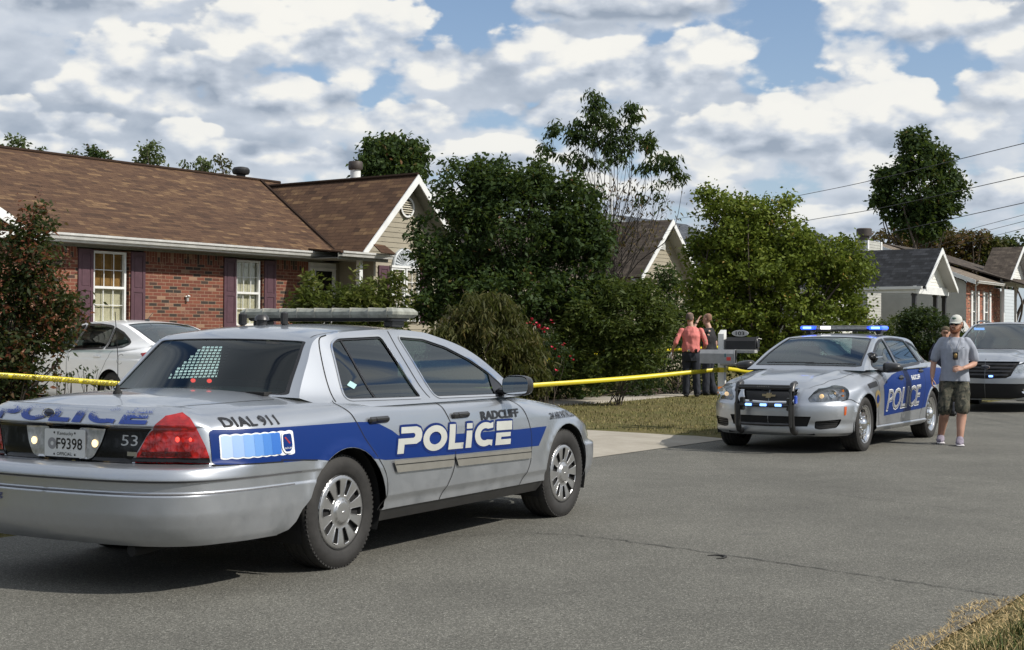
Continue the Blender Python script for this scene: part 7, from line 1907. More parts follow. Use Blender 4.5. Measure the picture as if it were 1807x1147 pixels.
    for an, yaw in ((aR, -.25), (aL, .05)):
        m = MB(); x, y = an[0], an[1]; V = [(-.032, .075, .0), (.032, .075, 0)]
        secs = [((x, y+.06, .060), .038, .048), ((x, y+.01, .082), .046, .054), ((x-.003, y-.06, .072), .050, .048), ((x-.010, y-.14, .052), .055, .036), ((x-.016, y-.205, .042), .044, .026)]
        P = [((cx, cy, cz), rx, rz, (np.array([1, 0, 0.]), np.array([0, 0, 1.]))) for (cx, cy, cz), rx, rz in secs]
        loft(m, [((x, y+.07, .045), .012, .02, (np.array([1, 0, 0.]), np.array([0, 0, 1.])))]+P+[((x-.018, y-.228, .034), .014, .012, (np.array([1, 0, 0.]), np.array([0, 0, 1.])))]); shoe = bake('shoe', m, plain('shoe_grey', (.20, .175, .22), .7, var=.3, vscale=30), t, .006, 3)
        m = MB(); m.box((x-.006, y-.075, .015), (.104, .315, .030), bev=.014); m.build('shoe_sole', plain('sole_white', (.65, .62, .64), .6), shoe)
        m = MB(); [m.tube([(x-.02, y-.03-.025*i, .098-.010*i), (x+.016, y-.03-.025*i, .098-.010*i)], .0035, 5) for i in range(5)]; m.build('laces', plain('lace_white', (.6, .6, .62), .7), shoe)
        m = MB(); limb(m, [(x, y, .085), (x, y, .115)], [.038, .038]); m.build('sock', plain('sock_white', (.6, .6, .58), .9), t)
    # beard, hair, glasses, cap
    def at(a, b_, c_): return tuple(c+s*a*k+u*b_*k+f*c_*k)
    m = MB(); limb(m, [at(-.062, -.02, .02), at(-.058, -.065, .04), at(-.03, -.095, .075), at(0, -.105, .085), at(.03, -.095, .075), at(.058, -.065, .04), at(.062, -.02, .02)], [.010, .018, .024, .026, .024, .018, .010]); limb(m, [at(-.028, -.048, .088), at(0, -.044, .098), at(.028, -.048, .088)], [.007, .008, .007]); bake('beard', m, plain('ginger_beard', (.16, .058, .025), .9, var=.3, vscale=60), t, .006, 2, .004, (60, 60, 60))
    m = MB(); limb(m, [at(-.072, .02, -.03), at(-.05, -.03, -.075), at(0, -.04, -.09), at(.05, -.03, -.075), at(.072, .02, -.03)], [.018, .026, .028, .026, .018]); bake('hair', m, plain('brown_hair', (.075, .04, .022), .8), t, .006, 2, .003, (60, 60, 60))
    m = MB()
    for sg in (-1, 1): m.sphere(at(sg*.033, .004, .090), .024*k, 12, 8, sc=(1.0, .55, .78)); m.tube([at(sg*.055, .008, .084), at(sg*.076, .008, .03), at(sg*.076, .0, -.015)], .003, 5)
    m.tube([at(-.012, .006, .098), at(.012, .006, .098)], .004, 5); m.build('sunglasses', GLOSSB, t)
    m = MB(); loft(m, [(at(0, .028, -.008), .080*k, .102*k, (s, f)), (at(0, .055, -.010), .081*k, .101*k, (s, f)), (at(0, .095, -.012), .068*k, .085*k, (s, f)), (at(0, .120, -.014), .040*k, .050*k, (s, f)), (at(0, .128, -.014), .010*k, .012*k, (s, f))]); cap = m.build('cap', plain('cap_pale', (.50, .50, .46), .85, var=.08), t)
    m = MB(); loft(m, [(at(0, .030, -.032), .0815*k, .083*k, (s, f)), (at(0, .056, -.034), .0825*k, .082*k, (s, f)), (at(0, .094, -.034), .069*k, .070*k, (s, f)), (at(0, .1195, -.026), .041*k, .042*k, (s, f))]); m.build('cap_mesh', plain('cap_black', (.02, .02, .022), .9), cap)
    m = MB(); V = []; n = 14
    for i in range(n+1):
        a = -1.15+2.3*i/n; V += [at(.078*math.sin(a), .034-.0*abs(a), .090*math.cos(a)), at(.083*math.sin(a), .020-.010*abs(a), .098*math.cos(a)+.075*math.cos(a*1.3))]
    m.add(V, [(2*i, 2*i+1, 2*i+3, 2*i+2) for i in range(n)], smooth=True); br = m.build('cap_brim', plain('cap_brim_grey', (.34, .36, .34), .85), cap, fix=False); sm = br.modifiers.new('t', 'SOLIDIFY'); sm.thickness = .005
    m = MB(); m.sphere(at(.0, .078, .083), .022*k, 10, 8, sc=(1.3, .4, .7)); m.build('cap_patch', plain('cap_green', (.08, .13, .10), .8), cap)
    # lanyard and badge
    m = MB(); m.tube([(-.075, -.05, 1.425), (-.07, -.135, 1.34), (-.01, -.155, 1.225)], .003, 5); m.tube([(.075, -.05, 1.425), (.06, -.135, 1.34), (.01, -.155, 1.225)], .003, 5); m.build('lanyard', plain('chain', (.25, .25, .25), .4, .6), t)
    m = MB(); m.box((0, -.160, 1.175), (.068, .014, .10), bev=.012); bd = m.build('badge_holder', plain('leather_black', (.012, .010, .009), .5), t); m = MB(); m.sphere((0, -.168, 1.178), .026, 12, 8, sc=(.85, .3, 1.2)); m.build('badge_shield', plain('badge_brass', (.30, .20, .08), .35, .7), bd)
    m = MB(); m.tube([(.075, -.142, 1.285), (.088, -.142, 1.279), (.115, -.137, 1.290)], .003, 5); m.build('chest_mark', BLACK_D, t)
    return t
def standing_back(label, loc, rz, shirt, skin, hairc, pose, height=1.78):
    t = thing('person', label, 'person', loc, rz); t.scale = (height/1.75,)*3
    b = MB(); hd = pose['head']
    c, f, u, s, k = head(b, hd[0], .235, hd[1]); limb(b, [(0, .01, 1.38), (hd[0][0]*.5, hd[0][1]*.5+.01, 1.47), (hd[0][0], hd[0][1]+.0, 1.55)], [.07, .06, .058])
    loft(b, [((0, 0, .82), .155, .11), ((0, 0, .95), .165, .125), ((0, 0, 1.1), .155, .12), ((0, 0, 1.28), .19, .12), ((0, 0, 1.38), .17, .09), ((0, 0, 1.44), .08, .06)])
    legs = pose['legs']
    for hip, kn, an in legs: limb(b, [hip, kn, an], [.085, .055, .038]); limb(b, [(an[0], an[1], .06), (an[0], an[1]-.13, .04)], [.036, .03])
    for a in pose['arms']: limb(b, a['p'], [.046, .042, .038, .034, .027]); hand(b, a['p'][-1], a['d'], a['n'], a['t'], a.get('curl', .6))
    bake('body', b, skin, t)
    sh = MB(); loft(sh, [((0, 0, .93), .185, .145), ((0, 0, 1.0), .195, .155), ((0, 0, 1.12), .180, .140), ((0, 0, 1.26), .195, .138), ((0, 0, 1.36), .180, .110), ((0, .0, 1.42), .12, .085), ((0, 0, 1.455), .078, .07)])
    for a in pose['arms']: P = a['p']; n = a.get('sleeve', 3); limb(sh, P[:n], ([.056, .056, .052, .045])[:n])
    bake('shirt', sh, shirt, t, .010, 4, .018, (9, 9, 6), rz)
    tr = MB(); loft(tr, [((0, 0, .74), .17, .13), ((0, 0, .86), .178, .14), ((0, 0, .96), .172, .135)])
    for hip, kn, an in legs: limb(tr, [hip, kn, (an[0], an[1], .10)], [.105, .082, .078], 16)
    bake('trousers', tr, plain('navy_trousers', (.014, .017, .026), .85, var=.2), t, .010, 4, .014, (10, 10, 5), 5+rz)
    m = MB(); loft(m, [((0, 0, .935), .182, .142), ((0, 0, .97), .182, .142)]); m.build('belt', plain('belt_black', (.01, .01, .01), .4), t)
    for hip, kn, an in legs:
        m = MB(); m.box((an[0], an[1]-.05, .045), (.095, .29, .085), bev=.03); m.build('shoe', plain('shoe_black', (.012, .012, .012), .35), t)
    def at(a, b_, c_): return tuple(c+s*a*k+u*b_*k+f*c_*k)
    m = MB(); loft(m, [(at(0, -.04, -.035), .070*k, .068*k, (s, f)), (at(0, .0, -.030), .0765*k, .078*k, (s, f)), (at(0, .04, -.022), .077*k, .088*k, (s, f)), (at(0, .08, -.018), .066*k, .082*k, (s, f)), (at(0, .112, -.016), .038*k, .05*k, (s, f)), (at(0, .122, -.016), .01*k, .012*k, (s, f))]); bake('hair', m, hairc, t, .006, 2, .002, (50, 50, 50))
    for sg in (-1, 1):
        m = MB(); m.sphere(at(sg*.030, .0, .080), .012*k, 10, 8); m.build('eye', plain('eye_dark', (.05, .04, .035), .2), t)
    return t, at
def people():
    man_walking()
    salmon = plain('salmon_shirt', (.62, .185, .165), .8, var=.10, vscale=10)
    t, at = standing_back('man in a salmon shirt with rolled sleeves seen from behind, holding white papers', (3.80, 30.3, ground_z(3.8, 30.3)), R(172), salmon, SKIN, plain('grey_stubble', (.12, .09, .075), .9), dict(
        head=((.03, -.02, 1.63), (-.35, -1, 0)), legs=[((-.09, 0, .88), (-.10, -.02, .48), (-.12, .02, .08)), ((.09, 0, .88), (.10, -.03, .48), (.10, .0, .08))],
        arms=[dict(p=[(.195, 0, 1.37), (.27, .04, 1.24), (.315, .07, 1.12), (.37, .0, 1.0), (.40, -.06, .90)], d=(.2, -.4, -1), n=(-1, 0, 0), t=(0, -1, 0), sleeve=3, curl=1.2), dict(p=[(-.195, 0, 1.37), (-.26, .02, 1.24), (-.29, .02, 1.10), (-.25, -.12, 1.0), (-.18, -.24, .96)], d=(.6, -.8, 0), n=(0, 0, 1), t=(0, 0, 1), sleeve=3)]), 1.80)
    m = MB(); m.box((.40, -.08, .80), (.008, .13, .10), rx=.2, ry=.15); m.box((.43, -.04, .86), (.012, .20, .05), rx=.5, rz=.3); pap = m.build('papers', plain('paper_white', (.75, .76, .80), .7)); 
    pap.matrix_world = Matrix.Translation(t.location) @ Matrix.Rotation(R(172), 4, 'Z') @ Matrix.Scale(1.80/1.75, 4); tag(pap, 'folded white papers held low in the hand of the man in salmon', 'papers')
    m = MB(); m.box((-.10, .15, .95), (.05, .03, .09), bev=.008); m.build('belt_radio', GLOSSB, t); m = MB(); m.box((.05, .148, .955), (.06, .02, .04), bev=.005); m.build('belt_clip', CHROME, t)
    t, at = standing_back('man in black shirt and dark trousers raising one hand to his forehead', (4.30, 31.2, ground_z(4.3, 31.2)), R(-118), plain('black_shirt', (.012, .012, .014), .85), SKIN2, plain('shaved_brown', (.22, .12, .08), .8), dict(
        head=((.0, -.05, 1.64), (-.15, -1, -.12)), legs=[((-.09, 0, .88), (-.10, -.02, .48), (-.13, .06, .08)), ((.09, 0, .88), (.10, -.03, .48), (.14, -.02, .08))],
        arms=[dict(p=[(.195, 0, 1.38), (.27, -.10, 1.33), (.30, -.20, 1.30), (.22, -.26, 1.44), (.12, -.22, 1.60)], d=(-.6, .25, .8), n=(-.2, .8, -.2), t=(-.5, -.2, -.6), sleeve=2, curl=.4), dict(p=[(-.195, 0, 1.38), (-.25, .03, 1.22), (-.27, .05, 1.10), (-.25, .0, .98), (-.22, -.04, .88)], d=(0, -.2, -1), n=(1, 0, 0), t=(0, -1, 0), sleeve=2)]), 1.78)
    m = MB(); m.tube([(.155+.045*math.cos(a), -.235+.03*math.sin(a), 1.545+.02*math.cos(a)) for a in np.linspace(0, 2*math.pi, 14)], .009, 6, caps=False); m.build('watch', GLOSSB, t)
    t, at = standing_back('officer in dark uniform and brown cap, only his head showing beside the walking man', (7.93, 26.2, .004), R(8), plain('uniform_navy', (.014, .018, .035), .85), SKIN, plain('short_brown_hair', (.07, .04, .025), .8), dict(
        head=((.0, -.03, 1.62), (-.45, -1, -.12)), legs=[((-.09, 0, .88), (-.10, -.02, .48), (-.12, .02, .08)), ((.09, 0, .88), (.10, -.03, .48), (.12, .0, .08))],
        arms=[dict(p=[(.195, 0, 1.37), (.26, .02, 1.22), (.28, .03, 1.10), (.27, -.04, .99), (.26, -.08, .88)], d=(0, -.2, -1), n=(-1, 0, 0), t=(0, -1, 0), sleeve=3), dict(p=[(-.195, 0, 1.37), (-.26, .02, 1.22), (-.28, .03, 1.10), (-.27, -.04, .99), (-.26, -.08, .88)], d=(0, -.2, -1), n=(1, 0, 0), t=(0, -1, 0), sleeve=3)]), 1.64)
    m = MB(); c_ = np.array(at(0, .06, -.01)); m.sphere(tuple(c_), .095, 16, 10, sc=(.85, 1.0, .72)); m.box(at(0, .035, .12), (.14, .09, .012), bev=.005, rz=R(-24)); m.build('cap', plain('cap_brown', (.10, .075, .045), .9, var=.3, vscale=40), t)
people()
# ------------------------------------------------------------------ plants
def m_leaf(cols, trans=.36, rough=.6):
    def f(g, p):
        a = g.node('ShaderNodeAttribute', attribute_name='v').outputs['Fac']
        c = g.ramp(a, cols); g.put(p.inputs['Base Color'], c); p.inputs['Roughness'].default_value = rough; p.inputs['Specular IOR Level'].default_value = .22
        out = g.n['Material Output']; tr = g.node('ShaderNodeBsdfTranslucent'); g.put(tr.inputs[0], g.mix(.45, c, (.12, .16, .02)))
        mx = g.node('ShaderNodeMixShader'); mx.inputs[0].default_value = trans
        g.l.new(p.outputs[0], mx.inputs[1]); g.l.new(tr.outputs[0], mx.inputs[2]); g.l.new(mx.outputs[0], out.inputs[0])
    return f
BARK = plain('bark', (.075, .058, .045), .9, var=.35, vscale=12, bump=.01, bscale=30)
BARKD = plain('dark_bark', (.030, .024, .020), .9, var=.3, vscale=12)
L_DARK = material('leaf_dark', m_leaf([(0, (.018, .034, .010)), (.5, (.034, .062, .016)), (.86, (.060, .098, .024)), (1, (.15, .075, .03))]))
L_MYRT = material('leaf_myrtle', m_leaf([(0, (.014, .026, .010)), (.40, (.026, .042, .014)), (.62, (.05, .056, .020)), (.70, (.13, .045, .022)), (1, (.20, .060, .035))]))
L_DOG = material('leaf_dogwood', m_leaf([(0, (.065, .095, .014)), (.5, (.125, .170, .022)), (.85, (.21, .245, .036)), (1, (.33, .20, .05))]))
L_LAUR = material('leaf_laurel', m_leaf([(0, (.035, .052, .010)), (.5, (.080, .105, .018)), (1, (.17, .17, .045))]))
L_WEEP = material('leaf_weeping', m_leaf([(0, (.034, .040, .012)), (.5, (.062, .068, .018)), (1, (.125, .095, .032))]))
L_SHRUB = material('leaf_shrub', m_leaf([(0, (.028, .046, .010)), (.5, (.058, .086, .016)), (1, (.13, .145, .035))]))
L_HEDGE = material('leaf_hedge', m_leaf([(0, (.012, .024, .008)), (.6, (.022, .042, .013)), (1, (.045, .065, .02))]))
L_RUST = material('leaf_rust', m_leaf([(0, (.045, .038, .014)), (.4, (.085, .055, .022)), (.8, (.13, .07, .028)), (1, (.08, .075, .025))]))
L_FAR = material('leaf_far', m_leaf([(0, (.016, .030, .011)), (.6, (.032, .050, .018)), (1, (.055, .075, .024))]))
L_PALE = material('leaf_pale', m_leaf([(0, (.05, .075, .03)), (.6, (.09, .12, .045)), (1, (.15, .17, .07))]))
def leaf_mesh(name, P, size, mat, parent, rg, droop=.3, width=.5, val=None, vert=0.0):
    """one pointed leaf (two triangles folded along the midrib) per point"""
    n = len(P); P = np.asarray(P, float)
    d = rg.normal(0, 1, (n, 3)); d[:, 2] = d[:, 2]*(.55)-droop; d[:, 2] += vert
    d /= np.linalg.norm(d, axis=1)[:, None]
    s = rg.normal(0, 1, (n, 3)); s -= (s*d).sum(1)[:, None]*d; s /= np.linalg.norm(s, axis=1)[:, None]
    nn = np.cross(d, s); L = size*(.6+.8*rg.random(n))[:, None]; W = L*width
    a = P; b = P+d*L*.45+s*W*.5+nn*W*.12; c = P+d*L-np.array([0, 0, 1])*L*.12; e = P+d*L*.45-s*W*.5+nn*W*.12
    V = np.stack([a, b, c, e], 1).reshape(-1, 3); i = np.arange(n)*4
    F = np.concatenate([np.stack([i, i+1, i+2], 1), np.stack([i, i+2, i+3], 1)])
    me = mesh_np(name, V, F); at = me.attributes.new('v', 'FLOAT', 'POINT')
    v = rg.random(n) if val is None else val
    at.data.foreach_set('value', np.repeat(np.clip(v, 0, 1), 4).astype(np.float32))
    return link(name, me, mat, parent)
def cluster_pts(lobes, rg, k, rc, hollow=.55):
    """leaf positions in sprays: lobes = (centre, radii, number of sprays)"""
    out = []; cen = []
    for c, r, m in lobes:
        q = rg.normal(0, 1, (m, 3)); q /= np.linalg.norm(q, axis=1)[:, None]
        rad = hollow+(1-hollow)*rg.random(m)**.6; rad *= 1+rg.normal(0, .07, m)
        p = np.asarray(c)+q*rad[:, None]*np.asarray(r); cen.append(p)
    C = np.concatenate(cen)
    ax = rg.normal(0, 1, (len(C), 3)); ax[:, 2] = np.abs(ax[:, 2])*.4; ax /= np.linalg.norm(ax, axis=1)[:, None]
    t = rg.random((len(C), k))-.5; o = rg.normal(0, .33, (len(C), k, 3))
    P = C[:, None, :]+ax[:, None, :]*t[..., None]*rc*2.4+o*rc
    cv = rg.random(len(C)); v = np.clip(.15+.7*(.55*cv[:, None]+.45*rg.random((len(C), k)))+rg.normal(0, .12, (len(C), k)), 0, 1)
    return P.reshape(-1, 3), v.reshape(-1), C
def limbs(name, base, targets, r0, mat, parent, rg, fork=.35, spread=.25, seg=6):
    m = MB(); base = np.asarray(base, float)
    for i, tg in enumerate(targets):
        tg = np.asarray(tg, float); b = base+np.r_[rg.normal(0, spread, 2)*.3, 0]
        mid = b+(tg-b)*fork+np.r_[rg.normal(0, .10, 2), .15]*np.linalg.norm(tg-b)*.35; q = b+(tg-b)*.72+rg.normal(0, .05, 3)*np.linalg.norm(tg-b)
        P = spline2([b, mid, q, tg], 5); rr = np.linspace(1, .18, len(P))**1.0*r0*(.6+.5*rg.random())
        m.tube([tuple(p) for p in P], list(rr), seg)
    return m.build(name, mat, parent)
def tree(name, label, cat, base, lobes, size, mat, k=14, rc=.18, r0=.05, seed=1, group=None, droop=.3, width=.5, vert=0, bark=None, hollow=.55, nlimb=16, trunk=None):
    rg = np.random.default_rng(seed); t = thing(name, label, cat, base, 0, group)
    b = np.asarray(base, float); lob = [(np.asarray(c)-b, r, m) for c, r, m in lobes]
    P, v, C = cluster_pts(lob, rg, k, rc, hollow); keep = P[:, 2] > .02; P, v = P[keep], v[keep]
    leaf_mesh('crown', P, size, mat, t, rg, droop, width, v, vert)
    sel = C[rg.choice(len(C), min(nlimb, len(C)), replace=False)]
    limbs('trunk', trunk or (0, 0, -.1), sel, r0, bark or BARK, t, rg)
    return t
def build_plants():
    rg = np.random.default_rng(11)
    # red-tinged shrub at the left edge
    gz = ground_z(-6.1, 16.6)
    Y = 16.6; X = lambda px: (px-903.5)/2525.3*Y; Z = lambda py: 1.384+(592-py)/2525.3*Y
    t = tree('crepe_myrtle', 'tall open shrub with dark green and reddish leaves at the left edge', 'shrub', (X(5), Y, gz),
             [((X(0), Y, Z(560)), (.66, .55, .62), 130), ((X(-10), Y, Z(450)), (.55, .5, .42), 62), ((X(60), Y-.1, Z(450)), (.30, .3, .45), 60), ((X(68), Y, Z(395)), (.10, .14, .24), 12), ((X(98), Y-.1, Z(560)), (.32, .3, .46), 60),
              ((X(20), Y-.2, Z(640)), (.50, .5, .42), 70), ((X(125), Y-.1, Z(535)), (.18, .2, .14), 12), ((X(25), Y, Z(690)), (.30, .4, .25), 36), ((X(55), Y, Z(500)), (.35, .3, .35), 40)], .068, L_MYRT, k=24, rc=.16, r0=.018, seed=3, nlimb=46, bark=BARKD, hollow=.2, width=.48)
    # seed heads standing up on the shrub
    r2 = np.random.default_rng(4); hp = []
    for i in range(26):
        px = (72, 66, 150, 20, 40, 110, 90, 5)[i % 8]+r2.normal(0, 12); py = (372, 400, 548, 430, 445, 470, 520, 460)[i % 8]+r2.normal(0, 14); c = np.array([X(px), Y-.25+r2.normal(0, .12), Z(py)])-np.array([X(5), Y, gz])
        for j in range(9): hp.append(c+r2.normal(0, .03, 3)+[0, 0, .02*j-.06])
    o = leaf_mesh('seed_heads', np.array(hp), .035, plain('seed_brown', (.10, .035, .022), .8), t, r2, -.6, .6); o['kind'] = 'stuff'
    # the big dark shrub-tree
    Y = 27.0; X = lambda px: (px-903.5)/2525.3*Y; Z = lambda py: 1.384+(597-py)/2525.3*Y
    tree('dark_tree', 'broad dark green tree with rusty tips standing in front of the gable', 'tree', (X(905), Y+.4, .25),
         [((X(905), Y+.3, Z(400)), (1.35, 1.3, 1.05), 430), ((X(905), Y, Z(325)), (.78, .8, .32), 85), ((X(815), Y, Z(350)), (.55, .7, .55), 90), ((X(1010), Y, Z(365)), (.5, .7, .6), 90), ((X(780), Y-.3, Z(470)), (.55, .6, .5), 80), ((X(1030), Y, Z(440)), (.45, .6, .45), 70),
          ((X(905), Y-.2, Z(520)), (1.45, 1.2, .6), 300), ((X(760), Y-.5, Z(540)), (.35, .5, .3), 40), ((X(955), Y, Z(300)), (.22, .4, .2), 18), ((X(840), Y, Z(298)), (.22, .4, .18), 16), ((X(800), Y+.2, Z(300)), (.06, .1, .2), 4), ((X(880), Y+.2, Z(290)), (.10, .1, .12), 5), ((X(1055), Y, Z(420)), (.25, .3, .5), 40), ((X(1050), Y, Z(520)), (.45, .5, .5), 70), ((X(745), Y-.3, Z(430)), (.2, .4, .5), 24)],
         .098, L_DARK, k=32, rc=.17, r0=.07, seed=5, nlimb=26, hollow=.5)
    Y = 25.4; X = lambda px: (px-903.5)/2525.3*Y; Z = lambda py: 1.384+(595-py)/2525.3*Y
    tree('laurel_bush', 'bush of upright glossy pointed leaves behind the light bar of the near police car', 'bush', (X(605), Y, .18),
         [((X(560), Y, Z(545)), (.50, .45, .48), 75), ((X(640), Y, Z(535)), (.60, .45, .50), 95), ((X(600), Y, Z(600)), (.95, .5, .5), 110), ((X(690), Y, Z(560)), (.32, .4, .5), 40), ((X(550), Y, Z(500)), (.12, .2, .18), 8), ((X(700), Y, Z(500)), (.10, .2, .16), 7)], .125, L_LAUR, k=28, rc=.13, r0=.02, seed=7, nlimb=20, droop=-.5, width=.30, hollow=.3)
    Y = 23.6; X = lambda px: (px-903.5)/2525.3*Y; Z = lambda py: 1.384+(596-py)/2525.3*Y
    tree('weeping_shrub', 'mound of hanging brownish olive foliage in front of the dark tree', 'shrub', (X(855), Y, .15),
         [((X(855), Y, Z(600)), (.85, .7, .50), 230), ((X(860), Y, Z(545)), (.50, .5, .28), 60), ((X(930), Y, Z(650)), (.40, .5, .40), 60), ((X(790), Y, Z(640)), (.45, .5, .42), 60), ((X(865), Y, Z(665)), (.8, .6, .3), 80)], .13, L_WEEP, k=36, rc=.13, r0=.012, seed=9, nlimb=14, droop=1.3, width=.22, hollow=.5)
    Y = 24.2; X = lambda px: (px-903.5)/2525.3*Y; Z = lambda py: 1.384+(597-py)/2525.3*Y
    t = tree('rose_bush', 'rose bush with small pinkish red blooms to the right of the weeping shrub', 'bush', (X(960), Y, .16),
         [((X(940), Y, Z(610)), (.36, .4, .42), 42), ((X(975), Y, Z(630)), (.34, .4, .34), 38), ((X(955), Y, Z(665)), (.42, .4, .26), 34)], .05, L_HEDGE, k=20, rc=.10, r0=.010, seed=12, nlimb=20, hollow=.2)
    r2 = np.random.default_rng(2); P = []
    for px, py, n in ((950, 578, 9), (935, 568, 4), (962, 586, 5), (905, 575, 2), (992, 607, 2), (978, 617, 2), (950, 605, 1), (1009, 635, 2), (988, 630, 1), (930, 626, 3), (950, 628, 1), (983, 652, 2), (915, 592, 1), (965, 570, 2)):
        for i in range(n): P.append((X(px)+r2.normal(0, .035), Y-.42+r2.normal(0, .05), Z(py)+r2.normal(0, .03)))
    for p in P:
        m = MB(); q = np.array(p)-np.array([X(960), Y, .16])
        for j in range(9):
            a = r2.random()*6.28; e = r2.random()*1.2; v = np.array([math.cos(a)*math.cos(e), math.sin(a)*math.cos(e), math.sin(e)])*.026
            s_ = np.cross(v, [0, 0, 1.0]); s_ /= max(np.linalg.norm(s_), 1e-6); m.add([q, q+v*.6+s_*.020, q+v*1.35, q+v*.6-s_*.020], [(0, 1, 2, 3)])
        m.build('bloom', material('bloom_red', lambda g, p_: (g.put(p_.inputs['Base Color'], (.55, .035, .07)), g.put(p_.inputs['Roughness'], .6))), t)
    Y = 26.6; X = lambda px: (px-903.5)/2525.3*Y; Z = lambda py: 1.384+(597-py)/2525.3*Y
    tree('round_shrub', 'rounded shrub with long green leaves left of the man in the salmon shirt', 'shrub', (X(1085), Y, .18),
         [((X(1085), Y, Z(560)), (1.15, .85, .66), 330), ((X(1110), Y, Z(515)), (.6, .5, .25), 55), ((X(1030), Y, Z(560)), (.5, .5, .42), 50), ((X(1160), Y, Z(560)), (.40, .5, .38), 45), ((X(1125), Y-.2, Z(625)), (.55, .5, .40), 90), ((X(1050), Y-.2, Z(640)), (.75, .5, .4), 120), ((X(1000), Y-.1, Z(600)), (.4, .5, .5), 60)], .11, L_SHRUB, k=24, rc=.14, r0=.014, seed=14, nlimb=10, droop=.1, width=.32, hollow=.45)
    tree('filler_shrub', 'dark green foliage filling the gap between the dark tree and the rounded shrub', 'shrub', (X(1010), 28.3, .2), [((X(1000), 28.3, .9), (.9, .6, .8), 170), ((X(930), 28, .7), (.8, .5, .65), 110)], .09, L_DARK, k=24, rc=.15, r0=.015, seed=16, nlimb=8, hollow=.3)
    # dark foliage added to stand for the shade behind the two men
    tree('shade_foliage', 'low dark hedge in the shade behind the two standing men', 'hedge', (3.6, 31.6, .18), [((2.3, 30.2, .55), (.9, .6, .55), 110), ((3.6, 31.8, .65), (1.0, .6, .65), 130), ((4.9, 33.4, .7), (.9, .6, .7), 110), ((1.2, 29.2, .5), (.7, .5, .45), 70)], .08, L_HEDGE, k=22, rc=.15, r0=.02, seed=15, nlimb=20)
    Y = 34.0; X = lambda px: (px-903.5)/2525.3*Y; Z = lambda py: 1.384+(598-py)/2525.3*Y
    tree('dogwood_tree', 'wide bright green tree with layered branches behind the facing police sedan', 'tree', (X(1335), Y, .15),
         [((X(1290), Y, Z(425)), (.95, 1.1, .55), 150), ((X(1270), Y, Z(365)), (.55, .7, .40), 55), ((X(1330), Y, Z(375)), (.70, .8, .42), 75), ((X(1390), Y, Z(355)), (.30, .4, .13), 12), ((X(1245), Y, Z(343)), (.22, .3, .18), 10), ((X(1430), Y, Z(445)), (1.1, 1.1, .45), 150), ((X(1375), Y, Z(410)), (.75, .8, .45), 80), ((X(1350), Y, Z(480)), (1.7, 1.4, .65), 260), ((X(1490), Y, Z(480)), (.65, .9, .50), 90),
          ((X(1260), Y, Z(500)), (.9, 1.1, .6), 120), ((X(1400), Y, Z(550)), (1.6, 1.3, .55), 190), ((X(1480), Y, Z(545)), (.65, .8, .6), 80), ((X(1270), Y-.3, Z(560)), (.85, .9, .5), 90), ((X(1500), Y, Z(430)), (.25, .4, .16), 12), ((X(1225), Y, Z(440)), (.25, .4, .35), 20), ((X(1350), Y, Z(610)), (1.7, 1.0, .4), 110)],
         .095, L_DOG, k=30, rc=.20, r0=.06, seed=17, nlimb=34, hollow=.35, width=.62, droop=.15)
    tree('wall_shrub', 'dark leafy shrub climbing before the low house wall, left of the green tree', 'shrub', (4.35, 37.0, .2), [((4.3, 37, 2.0), (.55, .6, .9), 110), ((4.0, 37, 2.9), (.3, .4, .45), 34), ((3.6, 36.5, 1.3), (.9, .6, .8), 110), ((2.4, 34.5, 1.2), (.9, .6, .8), 100)], .10, L_DARK, k=26, rc=.16, r0=.02, seed=18, nlimb=16, hollow=.3)
    # tall thin tree with a bare lower half
    Y = 40.0; X = lambda px: (px-903.5)/2525.3*Y; Z = lambda py: 1.384+(597-py)/2525.3*Y; rg = np.random.default_rng(19)
    base = np.array([X(1065), Y, .4]); t = thing('cherry_tree', 'tall thin tree, leafy at the top with a fan of bare twigs below', 'tree', tuple(base))
    lob = [((X(1060), Y, Z(225)), (.62, .7, .75), 70), ((X(1045), Y, Z(180)), (.20, .3, .35), 20), ((X(1115), Y, Z(195)), (.20, .3, .32), 20), ((X(1095), Y, Z(240)), (.55, .6, .60), 42), ((X(1015), Y, Z(230)), (.35, .4, .35), 30), ((X(975), Y, Z(228)), (.22, .3, .22), 12), ((X(960), Y, Z(262)), (.25, .3, .16), 9), ((X(1145), Y, Z(245)), (.25, .3, .35), 20), ((X(1175), Y, Z(280)), (.34, .3, .26), 20), ((X(1195), Y, Z(310)), (.32, .3, .22), 14), ((X(1150), Y, Z(290)), (.4, .4, .3), 16), ((X(1060), Y, Z(285)), (1.0, .7, .35), 26), ((X(1010), Y, Z(280)), (.5, .5, .3), 12), ((X(1150), Y, Z(340)), (.7, .5, .4), 10)]
    P, v, C = cluster_pts([(np.array(c)-base, r, m) for c, r, m in lob], rg, 17, .15, .25); leaf_mesh('crown', P, .15, L_DARK, t, rg, 1.2, .34, v)
    limbs('trunk', (-.3, 0, 0), C[rg.choice(len(C), 44, replace=False)], .026, BARKD, t, rg, fork=.45, spread=1.1, seg=5)
    # scattered small leaves on the bare twigs
    n = 900; q = np.stack([rg.normal(0, .95, n)+.15, rg.normal(0, .5, n), rg.uniform(3.4, 5.4, n)], 1); leaf_mesh('sparse_leaves', q, .11, L_RUST, t, rg, 1.2, .4)
    m = MB()
    for i in range(60):
        a = rg.normal(0, .55); L = rg.uniform(1.2, 2.7); z0 = rg.uniform(2.4, 3.6); x0 = (z0-2.4)*a*.6; m.tube([(x0, rg.normal(0, .3), z0), (x0+L*.5*math.sin(a), rg.normal(0, .3), z0+L*.5), (x0+L*math.sin(a)*1.1, rg.normal(0, .4), z0+L*math.cos(a))], [.009, .006, .002], 4)
    m.build('bare_twigs', BARKD, t)
